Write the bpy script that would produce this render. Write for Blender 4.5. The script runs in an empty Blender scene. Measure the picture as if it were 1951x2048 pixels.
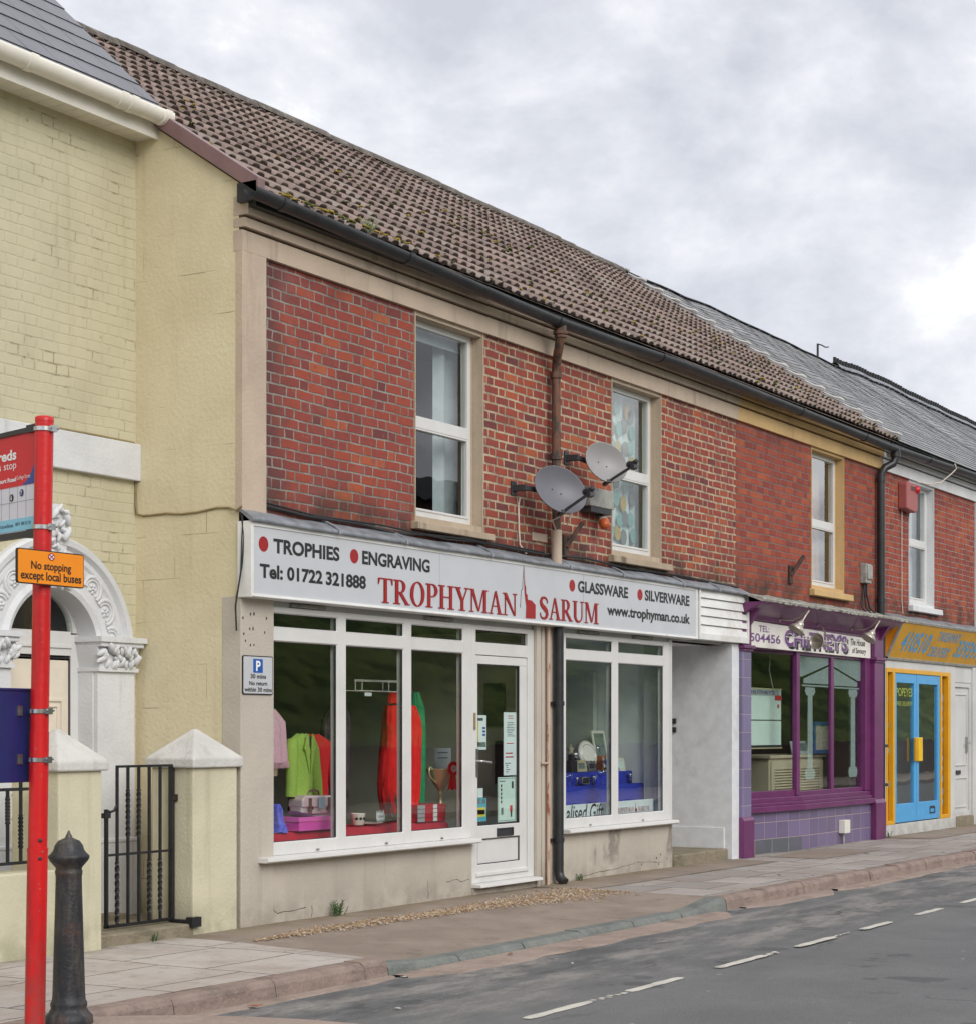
import bpy, bmesh, math, random
from mathutils import Vector, Matrix
random.seed(7)
R = math.radians
sc = bpy.context.scene
col = sc.collection

# ---------------------------------------------------------------- camera
cd = bpy.data.cameras.new('camera')
cam = bpy.data.objects.new('camera', cd)
col.objects.link(cam)
cam.location = (-11.03, -8.86, 1.467)
cam.rotation_euler = (R(90), 0, R(-58.7))
cd.sensor_width = 36
cd.lens = 66.59
cd.shift_y = 0.2129
cd.clip_end = 2000
sc.camera = cam

# ---------------------------------------------------------------- world: overcast sky, soft sun
SUN_EL, SUN_AZ = 32, 206           # degrees; azimuth clockwise from +Y
world = bpy.data.worlds.new('World')
sc.world = world
world.use_nodes = True
wn = world.node_tree
wn.nodes.clear()
def W(t, **k):
    n = wn.nodes.new(t)
    for a, b in k.items():
        setattr(n, a, b)
    return n
wo = W('ShaderNodeOutputWorld')
sky = W('ShaderNodeTexSky', sky_type='NISHITA', sun_disc=False, sun_elevation=R(SUN_EL), sun_rotation=R(SUN_AZ))
bg1 = W('ShaderNodeBackground'); bg1.inputs[1].default_value = 0.06
wn.links.new(sky.outputs[0], bg1.inputs[0])
tc = W('ShaderNodeTexCoord')
sx = W('ShaderNodeSeparateXYZ'); wn.links.new(tc.outputs['Generated'], sx.inputs[0])
def wm(op, a, b=None):
    n = W('ShaderNodeMath', operation=op)
    for i, q in enumerate((a, b)):
        if q is None: continue
        if isinstance(q, (int, float)): n.inputs[i].default_value = q
        else: wn.links.new(q, n.inputs[i])
    return n.outputs[0]
cx = W('ShaderNodeCombineXYZ')
wn.links.new(sx.outputs[0], cx.inputs[0]); wn.links.new(sx.outputs[1], cx.inputs[1])
wn.links.new(wm('MULTIPLY', sx.outputs[2], 1.55), cx.inputs[2])
n1 = W('ShaderNodeTexNoise'); n1.inputs['Scale'].default_value = 7.5; n1.inputs['Detail'].default_value = 8; n1.inputs['Roughness'].default_value = .58; n1.inputs['Distortion'].default_value = .15
wn.links.new(cx.outputs[0], n1.inputs['Vector'])
n2 = W('ShaderNodeTexNoise'); n2.inputs['Scale'].default_value = 3.2; n2.inputs['Detail'].default_value = 3
wn.links.new(cx.outputs[0], n2.inputs['Vector'])
mixv = wm('ADD', wm('MULTIPLY', n1.outputs[0], .7), wm('MULTIPLY', n2.outputs[0], .3))
rp = W('ShaderNodeValToRGB')
wn.links.new(mixv, rp.inputs[0])
e = rp.color_ramp.elements
e[0].position = .37; e[0].color = (.30, .31, .345, 1)
e[1].position = .62; e[1].color = (.90, .90, .90, 1)
for p, c in ((.445, (.36, .37, .40, 1)), (.505, (.425, .432, .452, 1)), (.56, (.56, .563, .572, 1))):
    q = rp.color_ramp.elements.new(p); q.color = c
bg2 = W('ShaderNodeBackground'); bg2.inputs[1].default_value = 2.28
wn.links.new(rp.outputs[0], bg2.inputs[0])
ad = W('ShaderNodeMixShader'); ad.inputs[0].default_value = .92
wn.links.new(bg1.outputs[0], ad.inputs[1]); wn.links.new(bg2.outputs[0], ad.inputs[2])
wn.links.new(ad.outputs[0], wo.inputs[0])

sl = bpy.data.lights.new('sun', 'SUN'); sl.energy = 1.95; sl.angle = R(35); sl.color = (1, .965, .91)
so = bpy.data.objects.new('sun', sl); col.objects.link(so)
sd = Vector((math.sin(R(SUN_AZ)) * math.cos(R(SUN_EL)), math.cos(R(SUN_AZ)) * math.cos(R(SUN_EL)), math.sin(R(SUN_EL))))
so.rotation_euler = sd.to_track_quat('Z', 'Y').to_euler()
sc.view_settings.view_transform = 'Standard'
sc.view_settings.look = 'None'
sc.view_settings.exposure = 0.0
sc.view_settings.gamma = 1
sc.render.film_transparent = False
sc.cycles.max_bounces = 8
sc.cycles.transparent_max_bounces = 12

# ---------------------------------------------------------------- materials
def lin(v):
    v /= 255
    return v / 12.92 if v <= .04045 else ((v + .055) / 1.055) ** 2.4
def S(r, g, b, k=1.0):
    return tuple(min(.88, lin(c) * k) for c in (r, g, b)) + (1,)

class NT:
    """small helper round a material's node tree"""
    def __init__(s, name):
        s.mat = bpy.data.materials.new(name); s.mat.use_nodes = True
        s.t = s.mat.node_tree; s.b = s.t.nodes['Principled BSDF']; s.out = s.t.nodes['Material Output']
        s.g = s.n('ShaderNodeNewGeometry')
        q = s.n('ShaderNodeSeparateXYZ'); s.t.links.new(s.g.outputs['Position'], q.inputs[0])
        s.X, s.Y, s.Z = q.outputs
        s.P = s.g.outputs['Position']
    def n(s, t, **k):
        q = s.t.nodes.new(t)
        for a, b in k.items(): setattr(q, a, b)
        return q
    def set(s, inp, v):
        if isinstance(v, (int, float)):
            inp.default_value = v
        elif isinstance(v, tuple):
            inp.default_value = v
        else: s.t.links.new(v, inp)
    def m(s, op, a, b=None, c=None):
        q = s.n('ShaderNodeMath', operation=op)
        for i, v in enumerate((a, b, c)):
            if v is not None: s.set(q.inputs[i], v)
        return q.outputs[0]
    def vec(s, x, y, z):
        q = s.n('ShaderNodeCombineXYZ')
        for i, v in enumerate((x, y, z)): s.set(q.inputs[i], v)
        return q.outputs[0]
    def noise(s, scale, detail=4, rough=.55, v=None, dist=0):
        q = s.n('ShaderNodeTexNoise'); q.inputs['Scale'].default_value = scale
        q.inputs['Detail'].default_value = detail; q.inputs['Roughness'].default_value = rough; q.inputs['Distortion'].default_value = dist
        s.t.links.new(v if v is not None else s.P, q.inputs['Vector'])
        return q.outputs[0]
    def sv(s, sx_, sy_, sz_):
        return s.vec(s.m('MULTIPLY', s.X, sx_), s.m('MULTIPLY', s.Y, sy_), s.m('MULTIPLY', s.Z, sz_))
    def white(s, v):
        q = s.n('ShaderNodeTexWhiteNoise', noise_dimensions='3D'); s.t.links.new(v, q.inputs[0])
        return q.outputs[0]
    def step(s, v, a, b):
        q = s.n('ShaderNodeMapRange', interpolation_type='SMOOTHSTEP'); s.set(q.inputs[0], v)
        q.inputs[1].default_value = a; q.inputs[2].default_value = b
        return q.outputs[0]
    def mix(s, f, a, b, mode='MIX'):
        q = s.n('ShaderNodeMix', data_type='RGBA', blend_type=mode)
        s.set(q.inputs[0], f); s.set(q.inputs[6], a); s.set(q.inputs[7], b)
        return q.outputs[2]
    def ramp(s, v, stops, const=False):
        q = s.n('ShaderNodeValToRGB'); s.t.links.new(v, q.inputs[0])
        cr = q.color_ramp
        if const: cr.interpolation = 'CONSTANT'
        while len(cr.elements) > len(stops): cr.elements.remove(cr.elements[-1])
        while len(cr.elements) < len(stops): cr.elements.new(.5)
        for e_, (p, c) in zip(cr.elements, stops): e_.position = p; e_.color = c
        return q.outputs[0]
    def bump(s, h, dist=.01, strength=1.0):
        q = s.n('ShaderNodeBump'); q.inputs['Distance'].default_value = dist; q.inputs['Strength'].default_value = strength
        s.t.links.new(h, q.inputs['Height']); s.t.links.new(q.outputs[0], s.b.inputs['Normal'])
    def fin(s, color, rough=.7, metal=0, spec=.5):
        s.set(s.b.inputs['Base Color'], color); s.set(s.b.inputs['Roughness'], rough)
        s.b.inputs['Metallic'].default_value = metal
        s.b.inputs['Specular IOR Level'].default_value = spec
        return s.mat

def plain(name, c, rough=.5, var=.12, scale=9, metal=0, bump=0, spec=.5, dirt=None, dirtamt=.35, dscale=1.6):
    """paint, plastic, metal: a base colour with gentle mottling and optional dirt patches"""
    t = NT(name)
    nz = t.noise(scale, 5)
    a = tuple(x * (1 - var) for x in c[:3]) + (1,); b = tuple(min(.9, x * (1 + var)) for x in c[:3]) + (1,)
    colr = t.mix(t.step(nz, .3, .7), a, b)
    if dirt:
        d = t.step(t.noise(dscale, 6, .65, dist=.6), .5, .72)
        colr = t.mix(t.m('MULTIPLY', d, dirtamt), colr, dirt)
    if bump: t.bump(t.noise(scale * 6, 3), bump)
    r = t.m('ADD', rough - .06, t.m('MULTIPLY', t.noise(scale * .7, 3), .12))
    return t.fin(colr, r, metal, spec)

def brick(name, axis='X', h=.08, P=.35, joint=.0072, mortar=(.4, .36, .3, 1), stops=None, paint=None, soot=.0, bloom=0.0, seed=1.0, mvar=.25, z0=0.0, split=None):
    """Flemish bond brickwork; paint = one colour brushed over everything"""
    t = NT(name)
    U = t.X if axis == 'X' else t.Y
    U = t.m('ADD', U, t.m('MULTIPLY', t.m('SUBTRACT', t.noise(4.5, 3), .5), .055))
    V = t.m('ADD', t.m('ADD', t.Z, -z0), t.m('MULTIPLY', t.m('SUBTRACT', t.noise(2.2, 4), .5), .032))
    vr = t.m('DIVIDE', V, h); row = t.m('FLOOR', vr); fv = t.m('FRACT', vr)
    par = t.m('MULTIPLY', t.m('MODULO', t.m('ABSOLUTE', row), 2), .5)
    jit = t.m('MULTIPLY', t.white(t.vec(row, seed, 3.3)), .10)
    u = t.m('ADD', t.m('ADD', t.m('DIVIDE', U, P), par), jit)
    cell = t.m('FLOOR', u); f = t.m('FRACT', u)
    isH = t.m('GREATER_THAN', f, 2 / 3)
    dx = t.m('MULTIPLY', t.m('MINIMUM', t.m('MINIMUM', f, t.m('SUBTRACT', 1, f)), t.m('ABSOLUTE', t.m('SUBTRACT', f, 2 / 3))), P)
    dy = t.m('MULTIPLY', t.m('MINIMUM', fv, t.m('SUBTRACT', 1, fv)), h)
    d = t.m('MINIMUM', dx, dy)
    rough_edge = t.m('MULTIPLY', t.m('SUBTRACT', t.noise(38, 3), .5), .009)
    d = t.m('ADD', d, rough_edge)
    idv = t.vec(t.m('ADD', t.m('MULTIPLY', cell, 2), isH), row, seed)
    w1 = t.white(idv)
    w2 = t.white(t.vec(row, t.m('ADD', t.m('MULTIPLY', cell, 2), isH), seed + 5.5))
    if split:
        jt = t.mix(t.step(t.X, split - .01, split + .01), (joint,) * 3 + (1,), (joint * 1.35,) * 3 + (1,))
        mk = t.step(t.m('SUBTRACT', d, jt), -.0022, .0022)
    else:
        mk = t.step(d, joint - .0022, joint + .0022)          # 1 on the brick, 0 in the joint
    fine = t.noise(55, 5, .7)
    big = t.noise(.9, 5, .6, dist=.5)
    if paint is None:
        bc = t.ramp(w1, stops)
        bc = t.mix(t.m('MULTIPLY', fine, .38), bc, (.09, .03, .026, 1))
        bc = t.mix(t.m('MULTIPLY', t.step(t.noise(14, 5, .7), .50, .70), .6), bc, (.13, .06, .06, 1))
        bc = t.mix(t.m('MULTIPLY', t.step(t.noise(22, 5, .7), .56, .72), .4), bc, (.50, .20, .12, 1))
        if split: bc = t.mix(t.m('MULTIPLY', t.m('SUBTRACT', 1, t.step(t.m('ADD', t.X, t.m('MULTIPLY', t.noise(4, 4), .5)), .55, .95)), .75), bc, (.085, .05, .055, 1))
        if bloom: bc = t.mix(t.m('MULTIPLY', t.step(t.noise(2.6, 5, .65), .5, .75), bloom), bc, (.30, .155, .15, 1))
        mc = mortar
        if split: mc = t.mix(t.step(t.X, split - .01, split + .01), mortar, (.52, .42, .29, 1))
        mc = t.mix(t.m('MULTIPLY', t.step(t.noise(5, 5, .65), .38, .62), min(1, mvar * 2.6)), mc, (.16, .12, .10, 1))
        c = t.mix(mk, mc, bc)
    else:
        dk = tuple(x * .90 for x in paint[:3]) + (1,)
        c = t.mix(t.m('MULTIPLY', t.step(t.noise(2.1, 5, .6), .35, .75), .8), paint, tuple(x * .86 for x in paint[:3]) + (1,))
        crack = t.m('MULTIPLY', t.m('SUBTRACT', 1, mk), t.step(t.noise(3.0, 4, .7), .52, .66))
        c = t.mix(t.m('MULTIPLY', crack, .6), c, (.2, .16, .09, 1))
        c = t.mix(t.m('MULTIPLY', t.step(t.noise(1, 5, .65, v=t.sv(6, 6, .5)), .52, .74), .28), c, (.30, .26, .15, 1))
        c = t.mix(t.m('MULTIPLY', t.step(t.noise(9, 4, .65), .66, .72), .45), c, (.17, .14, .08, 1))
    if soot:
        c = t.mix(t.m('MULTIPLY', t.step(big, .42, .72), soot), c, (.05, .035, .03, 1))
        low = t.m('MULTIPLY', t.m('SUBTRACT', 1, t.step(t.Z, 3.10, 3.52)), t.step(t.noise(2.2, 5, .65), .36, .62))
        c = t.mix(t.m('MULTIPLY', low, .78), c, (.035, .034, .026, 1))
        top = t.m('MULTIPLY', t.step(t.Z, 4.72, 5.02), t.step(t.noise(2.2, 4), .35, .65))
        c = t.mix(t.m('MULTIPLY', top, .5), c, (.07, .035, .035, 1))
    hgt = t.m('ADD', t.m('MULTIPLY', mk, .6 if paint else 1.0), t.m('MULTIPLY', fine, .45))
    hgt = t.m('ADD', hgt, t.m('MULTIPLY', w2, .35))
    t.bump(hgt, .005 if paint is None else .0045, .9)
    return t.fin(c, .88, 0, .3)

def render_mat(name, c, dirt=(.2, .17, .12, 1), streak=.35, basedirt=None, rough=.85, bump=.004, scale=1.0, zlow=None, smudge=0):
    """painted cement render: mottling, run-down streaks, dirt that settled near the ground"""
    t = NT(name)
    b = t.mix(t.step(t.noise(1.3 * scale, 6, .6, dist=.4), .3, .75), c, tuple(x * .84 for x in c[:3]) + (1,))
    st = t.noise(1.0, 5, .65, v=t.sv(7, 7, .55))
    b = t.mix(t.m('MULTIPLY', t.step(st, .54, .74), streak), b, dirt)
    b = t.mix(t.m('MULTIPLY', t.step(t.noise(26, 4, .7), .66, .74), .3), b, dirt)
    if zlow is not None:
        lo = t.m('MULTIPLY', t.m('SUBTRACT', 1, t.step(t.Z, zlow, zlow + .32)), t.step(t.noise(5, 5, .6), .3, .65))
        b = t.mix(t.m('MULTIPLY', lo, .42), b, basedirt or dirt)
    if smudge:
        sm_ = t.m('MULTIPLY', t.step(t.noise(1, 3, .5, v=t.sv(3.1, 1, 1.2)), .50, .62), t.m('MULTIPLY', t.step(t.Z, .08, .2), t.step(t.noise(9, 4), .25, .6)))
        b = t.mix(t.m('MULTIPLY', sm_, smudge), b, (.17, .145, .125, 1))
    t.bump(t.m('ADD', t.noise(40, 4), t.m('MULTIPLY', t.noise(4, 3), .8)), bump)
    return t.fin(b, rough, 0, .35)

def glass_mat(name, tint=(.93, .96, .95, 1), refl=1.25):
    m_ = bpy.data.materials.new(name); m_.use_nodes = True
    t = m_.node_tree; t.nodes.clear()
    o = t.nodes.new('ShaderNodeOutputMaterial'); mx = t.nodes.new('ShaderNodeMixShader')
    tr = t.nodes.new('ShaderNodeBsdfTransparent'); tr.inputs[0].default_value = tint
    gl = t.nodes.new('ShaderNodeBsdfGlossy'); gl.inputs['Roughness'].default_value = .012; gl.inputs[0].default_value = (.95, .97, 1, 1)
    fr = t.nodes.new('ShaderNodeFresnel'); fr.inputs[0].default_value = 1.5
    mu = t.nodes.new('ShaderNodeMath'); mu.operation = 'MULTIPLY'; mu.inputs[1].default_value = refl; mu.use_clamp = True
    nz = t.nodes.new('ShaderNodeTexNoise'); nz.inputs['Scale'].default_value = 1.7
    g = t.nodes.new('ShaderNodeNewGeometry'); t.links.new(g.outputs['Position'], nz.inputs['Vector'])
    bp = t.nodes.new('ShaderNodeBump'); bp.inputs['Distance'].default_value = .004; bp.inputs['Strength'].default_value = .35
    t.links.new(nz.outputs[0], bp.inputs['Height']); t.links.new(bp.outputs[0], gl.inputs['Normal'])
    bf = t.nodes.new('ShaderNodeMath'); bf.operation = 'SUBTRACT'; bf.inputs[0].default_value = 1; t.links.new(g.outputs['Backfacing'], bf.inputs[1])
    m2 = t.nodes.new('ShaderNodeMath'); m2.operation = 'MULTIPLY'; t.links.new(bf.outputs[0], m2.inputs[1])     # only the outer face mirrors
    t.links.new(fr.outputs[0], mu.inputs[0]); t.links.new(mu.outputs[0], m2.inputs[0]); t.links.new(m2.outputs[0], mx.inputs[0])
    t.links.new(tr.outputs[0], mx.inputs[1]); t.links.new(gl.outputs[0], mx.inputs[2]); t.links.new(mx.outputs[0], o.inputs[0])
    return m_

M = {}
BR = [(0, (.17, .052, .052, 1)), (.09, (.28, .064, .052, 1)), (.5, (.35, .071, .050, 1)), (.85, (.40, .082, .046, 1)), (.96, (.47, .115, .048, 1)), (1, (.53, .16, .065, 1))]
BR2 = [(0, (.27, .056, .044, 1)), (.3, (.35, .066, .042, 1)), (.7, (.41, .080, .042, 1)), (1, (.48, .115, .046, 1))]
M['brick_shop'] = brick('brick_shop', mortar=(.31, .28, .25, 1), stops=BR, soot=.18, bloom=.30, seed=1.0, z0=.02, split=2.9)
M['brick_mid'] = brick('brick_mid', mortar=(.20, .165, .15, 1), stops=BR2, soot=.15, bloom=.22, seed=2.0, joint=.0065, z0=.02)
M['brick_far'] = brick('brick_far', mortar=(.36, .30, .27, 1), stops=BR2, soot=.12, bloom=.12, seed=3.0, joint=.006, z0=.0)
YEL = S(202, 195, 166, .96)
M['brick_yellow'] = brick('brick_yellow', paint=YEL, seed=4.0, joint=.006, h=.078)
def yellow_render():
    t = NT('yellow_render')
    c = t.mix(t.step(t.noise(1.2, 6, .6, dist=.5), .3, .75), S(212, 201, 170, 1.06), S(203, 191, 158, 1.02))
    # scored joints imitating stone blocks, showing only in places
    vr = t.m('DIVIDE', t.Z, .3265); fv = t.m('FRACT', vr); row = t.m('FLOOR', vr)
    ur = t.m('ADD', t.m('DIVIDE', t.Y, .62), t.m('MULTIPLY', t.m('MODULO', row, 2), .5)); fu = t.m('FRACT', ur)
    dz = t.m('MULTIPLY', t.m('MINIMUM', fv, t.m('SUBTRACT', 1, fv)), .3265)
    du = t.m('MULTIPLY', t.m('MINIMUM', fu, t.m('SUBTRACT', 1, fu)), .62)
    line = t.m('SUBTRACT', 1, t.step(t.m('MINIMUM', dz, du), .001, .004))
    vis = t.step(t.noise(1.9, 4, .6), .5, .66)
    lv = t.m('MULTIPLY', line, vis)
    c = t.mix(t.m('MULTIPLY', lv, .42), c, (.20, .155, .07, 1))
    st = t.noise(1, 5, .65, v=t.sv(7, 7, .5))
    c = t.mix(t.m('MULTIPLY', t.step(st, .55, .75), .16), c, (.32, .27, .16, 1))
    lo = t.m('MULTIPLY', t.m('SUBTRACT', 1, t.step(t.Z, .0, .35)), t.step(t.noise(5, 5), .3, .65))
    c = t.mix(t.m('MULTIPLY', lo, .6), c, (.16, .16, .07, 1))
    h_ = t.m('SUBTRACT', t.m('ADD', t.noise(30, 4), t.m('MULTIPLY', t.noise(3, 3), .7)), t.m('MULTIPLY', lv, .9))
    t.bump(h_, .005)
    return t.fin(c, .88, 0, .3)
M['yellow_render'] = yellow_render()
M['cream_render'] = render_mat('cream_render', S(208, 202, 176, 1.0), dirt=(.30, .27, .15, 1), streak=.3, basedirt=(.10, .11, .05, 1), zlow=0)
M['beige_render'] = render_mat('beige_render', S(188, 180, 168, 1.05), dirt=(.24, .20, .16, 1), streak=.22, basedirt=(.16, .13, .10, 1), zlow=0)
M['beige_smudged'] = render_mat('beige_smudged', S(188, 180, 168, 1.05), dirt=(.24, .20, .16, 1), streak=.22, basedirt=(.16, .13, .10, 1), zlow=0, smudge=.7)
M['beige_stone'] = render_mat('beige_stone', S(190, 172, 154, 1.05), dirt=(.15, .115, .09, 1), streak=.5, scale=1.6)
M['sill_stone'] = render_mat('sill_stone', S(164, 148, 128, 1.15), dirt=(.07, .06, .05, 1), streak=.75, scale=4)
M['reveal_paint'] = render_mat('reveal_paint', S(176, 160, 140, 1.15), dirt=(.14, .11, .085, 1), streak=.4, scale=2)
M['ochre_stone'] = render_mat('ochre_stone', S(205, 172, 122, 1.0), dirt=(.3, .19, .1, 1), streak=.4, scale=1.5)
M['white_stone'] = render_mat('white_stone', S(207, 208, 210, 1.14), dirt=(.28, .27, .25, 1), streak=.3)
M['white_paint'] = render_mat('white_paint', S(206, 206, 204, 1.0), dirt=(.36, .34, .30, 1), streak=.28, basedirt=(.2, .18, .14, 1), zlow=.0)
M['upvc'] = plain('upvc', S(208, 207, 205, 1.06), .35, .03, 4, dirt=(.5, .47, .43, 1), dirtamt=.22)
M['seal'] = plain('seal', (.02, .02, .022, 1), .6)
M['glass'] = glass_mat('glass', refl=1.6)
M['glass_shop'] = glass_mat('glass_shop', refl=1.8)
M['black_gutter'] = plain('black_gutter', (.018, .019, .022, 1), .42, .3, 5, bump=.002, dirt=(.06, .06, .055, 1), dirtamt=.5)
M['black_pipe'] = plain('black_pipe', (.022, .023, .026, 1), .38, .25, 7, dirt=(.07, .07, .07, 1))
M['white_gutter'] = plain('white_gutter', S(214, 210, 200, 1.2), .35, .06, 3, dirt=(.42, .38, .3, 1), dirtamt=.4)
M['purple_verge'] = plain('purple_verge', S(125, 98, 98, 1.0), .4, .1, 4)
def rust(name, base, ru, thr=.5):
    t = NT(name)
    f_ = t.step(t.noise(1, 5, .7, v=t.sv(22, 22, 5)), thr - .06, thr + .08)
    c = t.mix(f_, base, ru)
    t.bump(t.noise(60, 4), .003)
    return t.fin(c, .75)
M['rust_pipe'] = rust('rust_pipe', (.055, .045, .042, 1), (.17, .075, .045, 1), .47)
M['rust_white'] = rust('rust_white', S(196, 170, 150, 1.0), (.30, .085, .035, 1), .58)
M['rust_iron'] = rust('rust_iron', (.035, .024, .022, 1), (.10, .045, .03, 1), .5)
M['lead'] = plain('lead', S(128, 132, 138, 1.0), .5, .25, 6, bump=.004, dirt=(.08, .08, .085, 1), dirtamt=.6, dscale=5)
M['capping'] = plain('capping', S(150, 148, 140, 1.1), .8, .3, 12, bump=.01, dirt=(.06, .06, .06, 1), dirtamt=.75, dscale=6)
def tile_mat():
    t = NT('roof_tile')
    tu = t.m('FLOOR', t.m('DIVIDE', t.X, .30)); tv = t.m('FLOOR', t.m('DIVIDE', t.Y, .277))
    w = t.white(t.vec(tu, tv, 2.0))
    c = t.ramp(w, [(0, S(118, 103, 97)), (.4, S(132, 115, 108)), (.75, S(146, 127, 119)), (1, S(146, 135, 128))])
    c = t.mix(t.m('MULTIPLY', t.step(t.noise(7, 6, .7), .45, .72), .5), c, (.14, .105, .095, 1))
    c = t.mix(t.m('MULTIPLY', t.step(t.noise(10, 5, .7, v=t.sv(1, 1, 1.3)), .56, .68), .55), c, S(140, 136, 128))
    c = t.mix(t.step(t.noise(15, 3, .6), .70, .73), c, (.52, .53, .52, 1))
    c = t.mix(t.m('MULTIPLY', t.step(t.noise(5.5, 5, .65), .63, .72), .7), c, (.11, .12, .035, 1))
    t.bump(t.noise(70, 4), .004)
    return t.fin(c, .9, 0, .3)
M['roof_tile'] = tile_mat()
def slate_mat(name, a, b, dx, dy, rough):
    t = NT(name)
    w = t.white(t.vec(t.m('FLOOR', t.m('DIVIDE', t.X, dx)), t.m('FLOOR', t.m('DIVIDE', t.Y, dy)), 1.0))
    c = t.mix(w, a, b)
    c = t.mix(t.m('MULTIPLY', t.step(t.noise(1, 5, .65, v=t.sv(.8, 5, 5)), .48, .7), .55), c, (.10, .10, .088, 1))
    c = t.mix(t.m('MULTIPLY', t.step(t.noise(6, 4, .7), .62, .72), .4), c, (.25, .25, .24, 1))
    t.bump(t.noise(30, 4), .003)
    return t.fin(c, rough, 0, .5)
M['slate_old'] = slate_mat('slate_old', S(108, 108, 110), S(138, 138, 142), .25, .17, .5)
M['slate_new'] = plain('slate_new', S(108, 108, 116, 1.0), .48, .10, 1.4, bump=.001)
M['slate_butt'] = plain('slate_butt', (.06, .06, .06, 1), .8)
M['shade_grime'] = plain('shade_grime', (.13, .095, .07, 1), .9, .3, 9)  # frieze grooves: dirt plus painted shade of the overhanging bands
M['slate_edge'] = plain('slate_edge', (.012, .012, .014, 1), .7)
M['tile_end'] = plain('tile_end', (.085, .068, .06, 1), .95, .35, 18)
M['ridge_tile'] = plain('ridge_tile', S(98, 90, 84), .9, .3, 8, bump=.006, dirt=(.33, .33, .32, 1), dirtamt=.5, dscale=11)
M['moss'] = plain('moss', (.34, .25, .04, 1), .95, .5, 25, bump=.01)
M['moss_green'] = plain('moss_green', (.09, .12, .025, 1), .95, .5, 25, bump=.01)
M['sign_silver'] = plain('sign_silver', S(194, 196, 201, 1.0), .35, .03, 3)
M['sign_frame'] = plain('sign_frame', S(208, 208, 206, 1.2), .35, .05, 4, dirt=(.4, .34, .26, 1), dirtamt=.4)
M['black_vinyl'] = plain('black_vinyl', (.012, .012, .013, 1), .4)
M['red_vinyl'] = plain('red_vinyl', S(166, 14, 20, .85), .4, .04)
M['blue_vinyl'] = plain('blue_vinyl', S(20, 85, 165), .4)
M['purple'] = plain('purple', S(108, 48, 98, .95), .32, .12, 5, dirt=(.10, .03, .085, 1), dirtamt=.4)
M['purple_text'] = plain('purple_text', S(110, 68, 128, 1.05), .4)
def tile_wall(name, c, g, dx, dz, axis='X'):
    t = NT(name)
    U = t.X if axis == 'X' else t.Y
    fu = t.m('FRACT', t.m('DIVIDE', U, dx)); fz = t.m('FRACT', t.m('DIVIDE', t.m('ADD', t.Z, .03), dz))
    d = t.m('MINIMUM', t.m('MULTIPLY', t.m('MINIMUM', fu, t.m('SUBTRACT', 1, fu)), dx), t.m('MULTIPLY', t.m('MINIMUM', fz, t.m('SUBTRACT', 1, fz)), dz))
    mk = t.step(d, .002, .006)
    w = t.white(t.vec(t.m('FLOOR', t.m('DIVIDE', U, dx)), t.m('FLOOR', t.m('DIVIDE', t.m('ADD', t.Z, .03), dz)), 4.0))
    a = t.mix(w, tuple(x * .8 for x in c[:3]) + (1,), tuple(x * 1.15 for x in c[:3]) + (1,))
    a = t.mix(t.m('MULTIPLY', t.step(t.noise(5, 5), .4, .7), .35), a, (.17, .14, .22, 1))
    colr = t.mix(mk, g, a)
    t.bump(mk, .003)
    return t.fin(colr, .3, 0, .5)
M['lilac_tile'] = tile_wall('lilac_tile', S(116, 104, 138, .95), (.42, .33, .33, 1), .3, .199)
M['lilac_pier_tile'] = tile_wall('lilac_pier_tile', S(122, 112, 148, .95), (.36, .30, .36, 1), .31, .21)
M['grey_tile'] = tile_wall('grey_tile', S(88, 92, 98), (.45, .42, .4, 1), .42, .4)
M['sign_cream'] = plain('sign_cream', S(214, 210, 204, 1.2), .5, .04, 4)
M['amber'] = plain('amber', S(200, 148, 22, 1.1), .3, .08, 3)
M['amber_frame'] = plain('amber_frame', S(214, 158, 24, 1.1), .35, .06, 3)
M['orange'] = plain('orange', S(236, 142, 34, 1.1), .35, .05)
M['panel_brown'] = plain('panel_brown', S(150, 96, 30), .5, .2, 6)
M['sky_blue'] = plain('sky_blue', S(74, 152, 204, 1.15), .35, .06)
M['text_blue'] = plain('text_blue', S(74, 142, 186, 1.3), .4)
M['push_yellow'] = plain('push_yellow', S(250, 178, 10, 1.15), .35)
def pole_mat():
    t = NT('bus_red')
    c = t.mix(t.step(t.noise(1, 4, .6, v=t.sv(8, 8, 1.2)), .4, .66), S(206, 24, 27, .95), S(176, 20, 24, .9))
    c = t.mix(t.m('MULTIPLY', t.step(t.noise(40, 4, .7), .655, .70), .8), c, (.20, .16, .15, 1))
    c = t.mix(t.m('MULTIPLY', t.step(t.noise(1, 5, .75, v=t.sv(30, 30, 3)), .60, .72), .55), c, (.12, .02, .02, 1))
    lo = t.m('MULTIPLY', t.m('SUBTRACT', 1, t.step(t.Z, .1, .7)), t.step(t.noise(14, 5, .7), .4, .62))
    c = t.mix(t.m('MULTIPLY', lo, .5), c, (.14, .07, .06, 1))
    t.bump(t.noise(30, 4), .0015)
    return t.fin(c, .36)
M['bus_red'] = pole_mat()
M['flag_red'] = plain('flag_red', S(206, 20, 44, 1.0), .35, .03)
M['flag_blue'] = plain('flag_blue', S(40, 68, 152), .35)
M['flag_pale'] = plain('flag_pale', S(198, 198, 208, 1.2), .4, .03)
M['flag_line'] = plain('flag_line', S(150, 152, 165), .4)
M['flag_sky'] = plain('flag_sky', S(130, 190, 214, 1.1), .4, .03)
M['navy_text'] = plain('navy_text', S(35, 45, 100), .4)
M['white_vinyl'] = plain('white_vinyl', (.85, .85, .86, 1), .4, .01)
M['sign_orange'] = plain('sign_orange', S(232, 136, 18, 1.1), .4, .03)
M['case_blue'] = plain('case_blue', S(32, 36, 92, 1.1), .4, .1)
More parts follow.
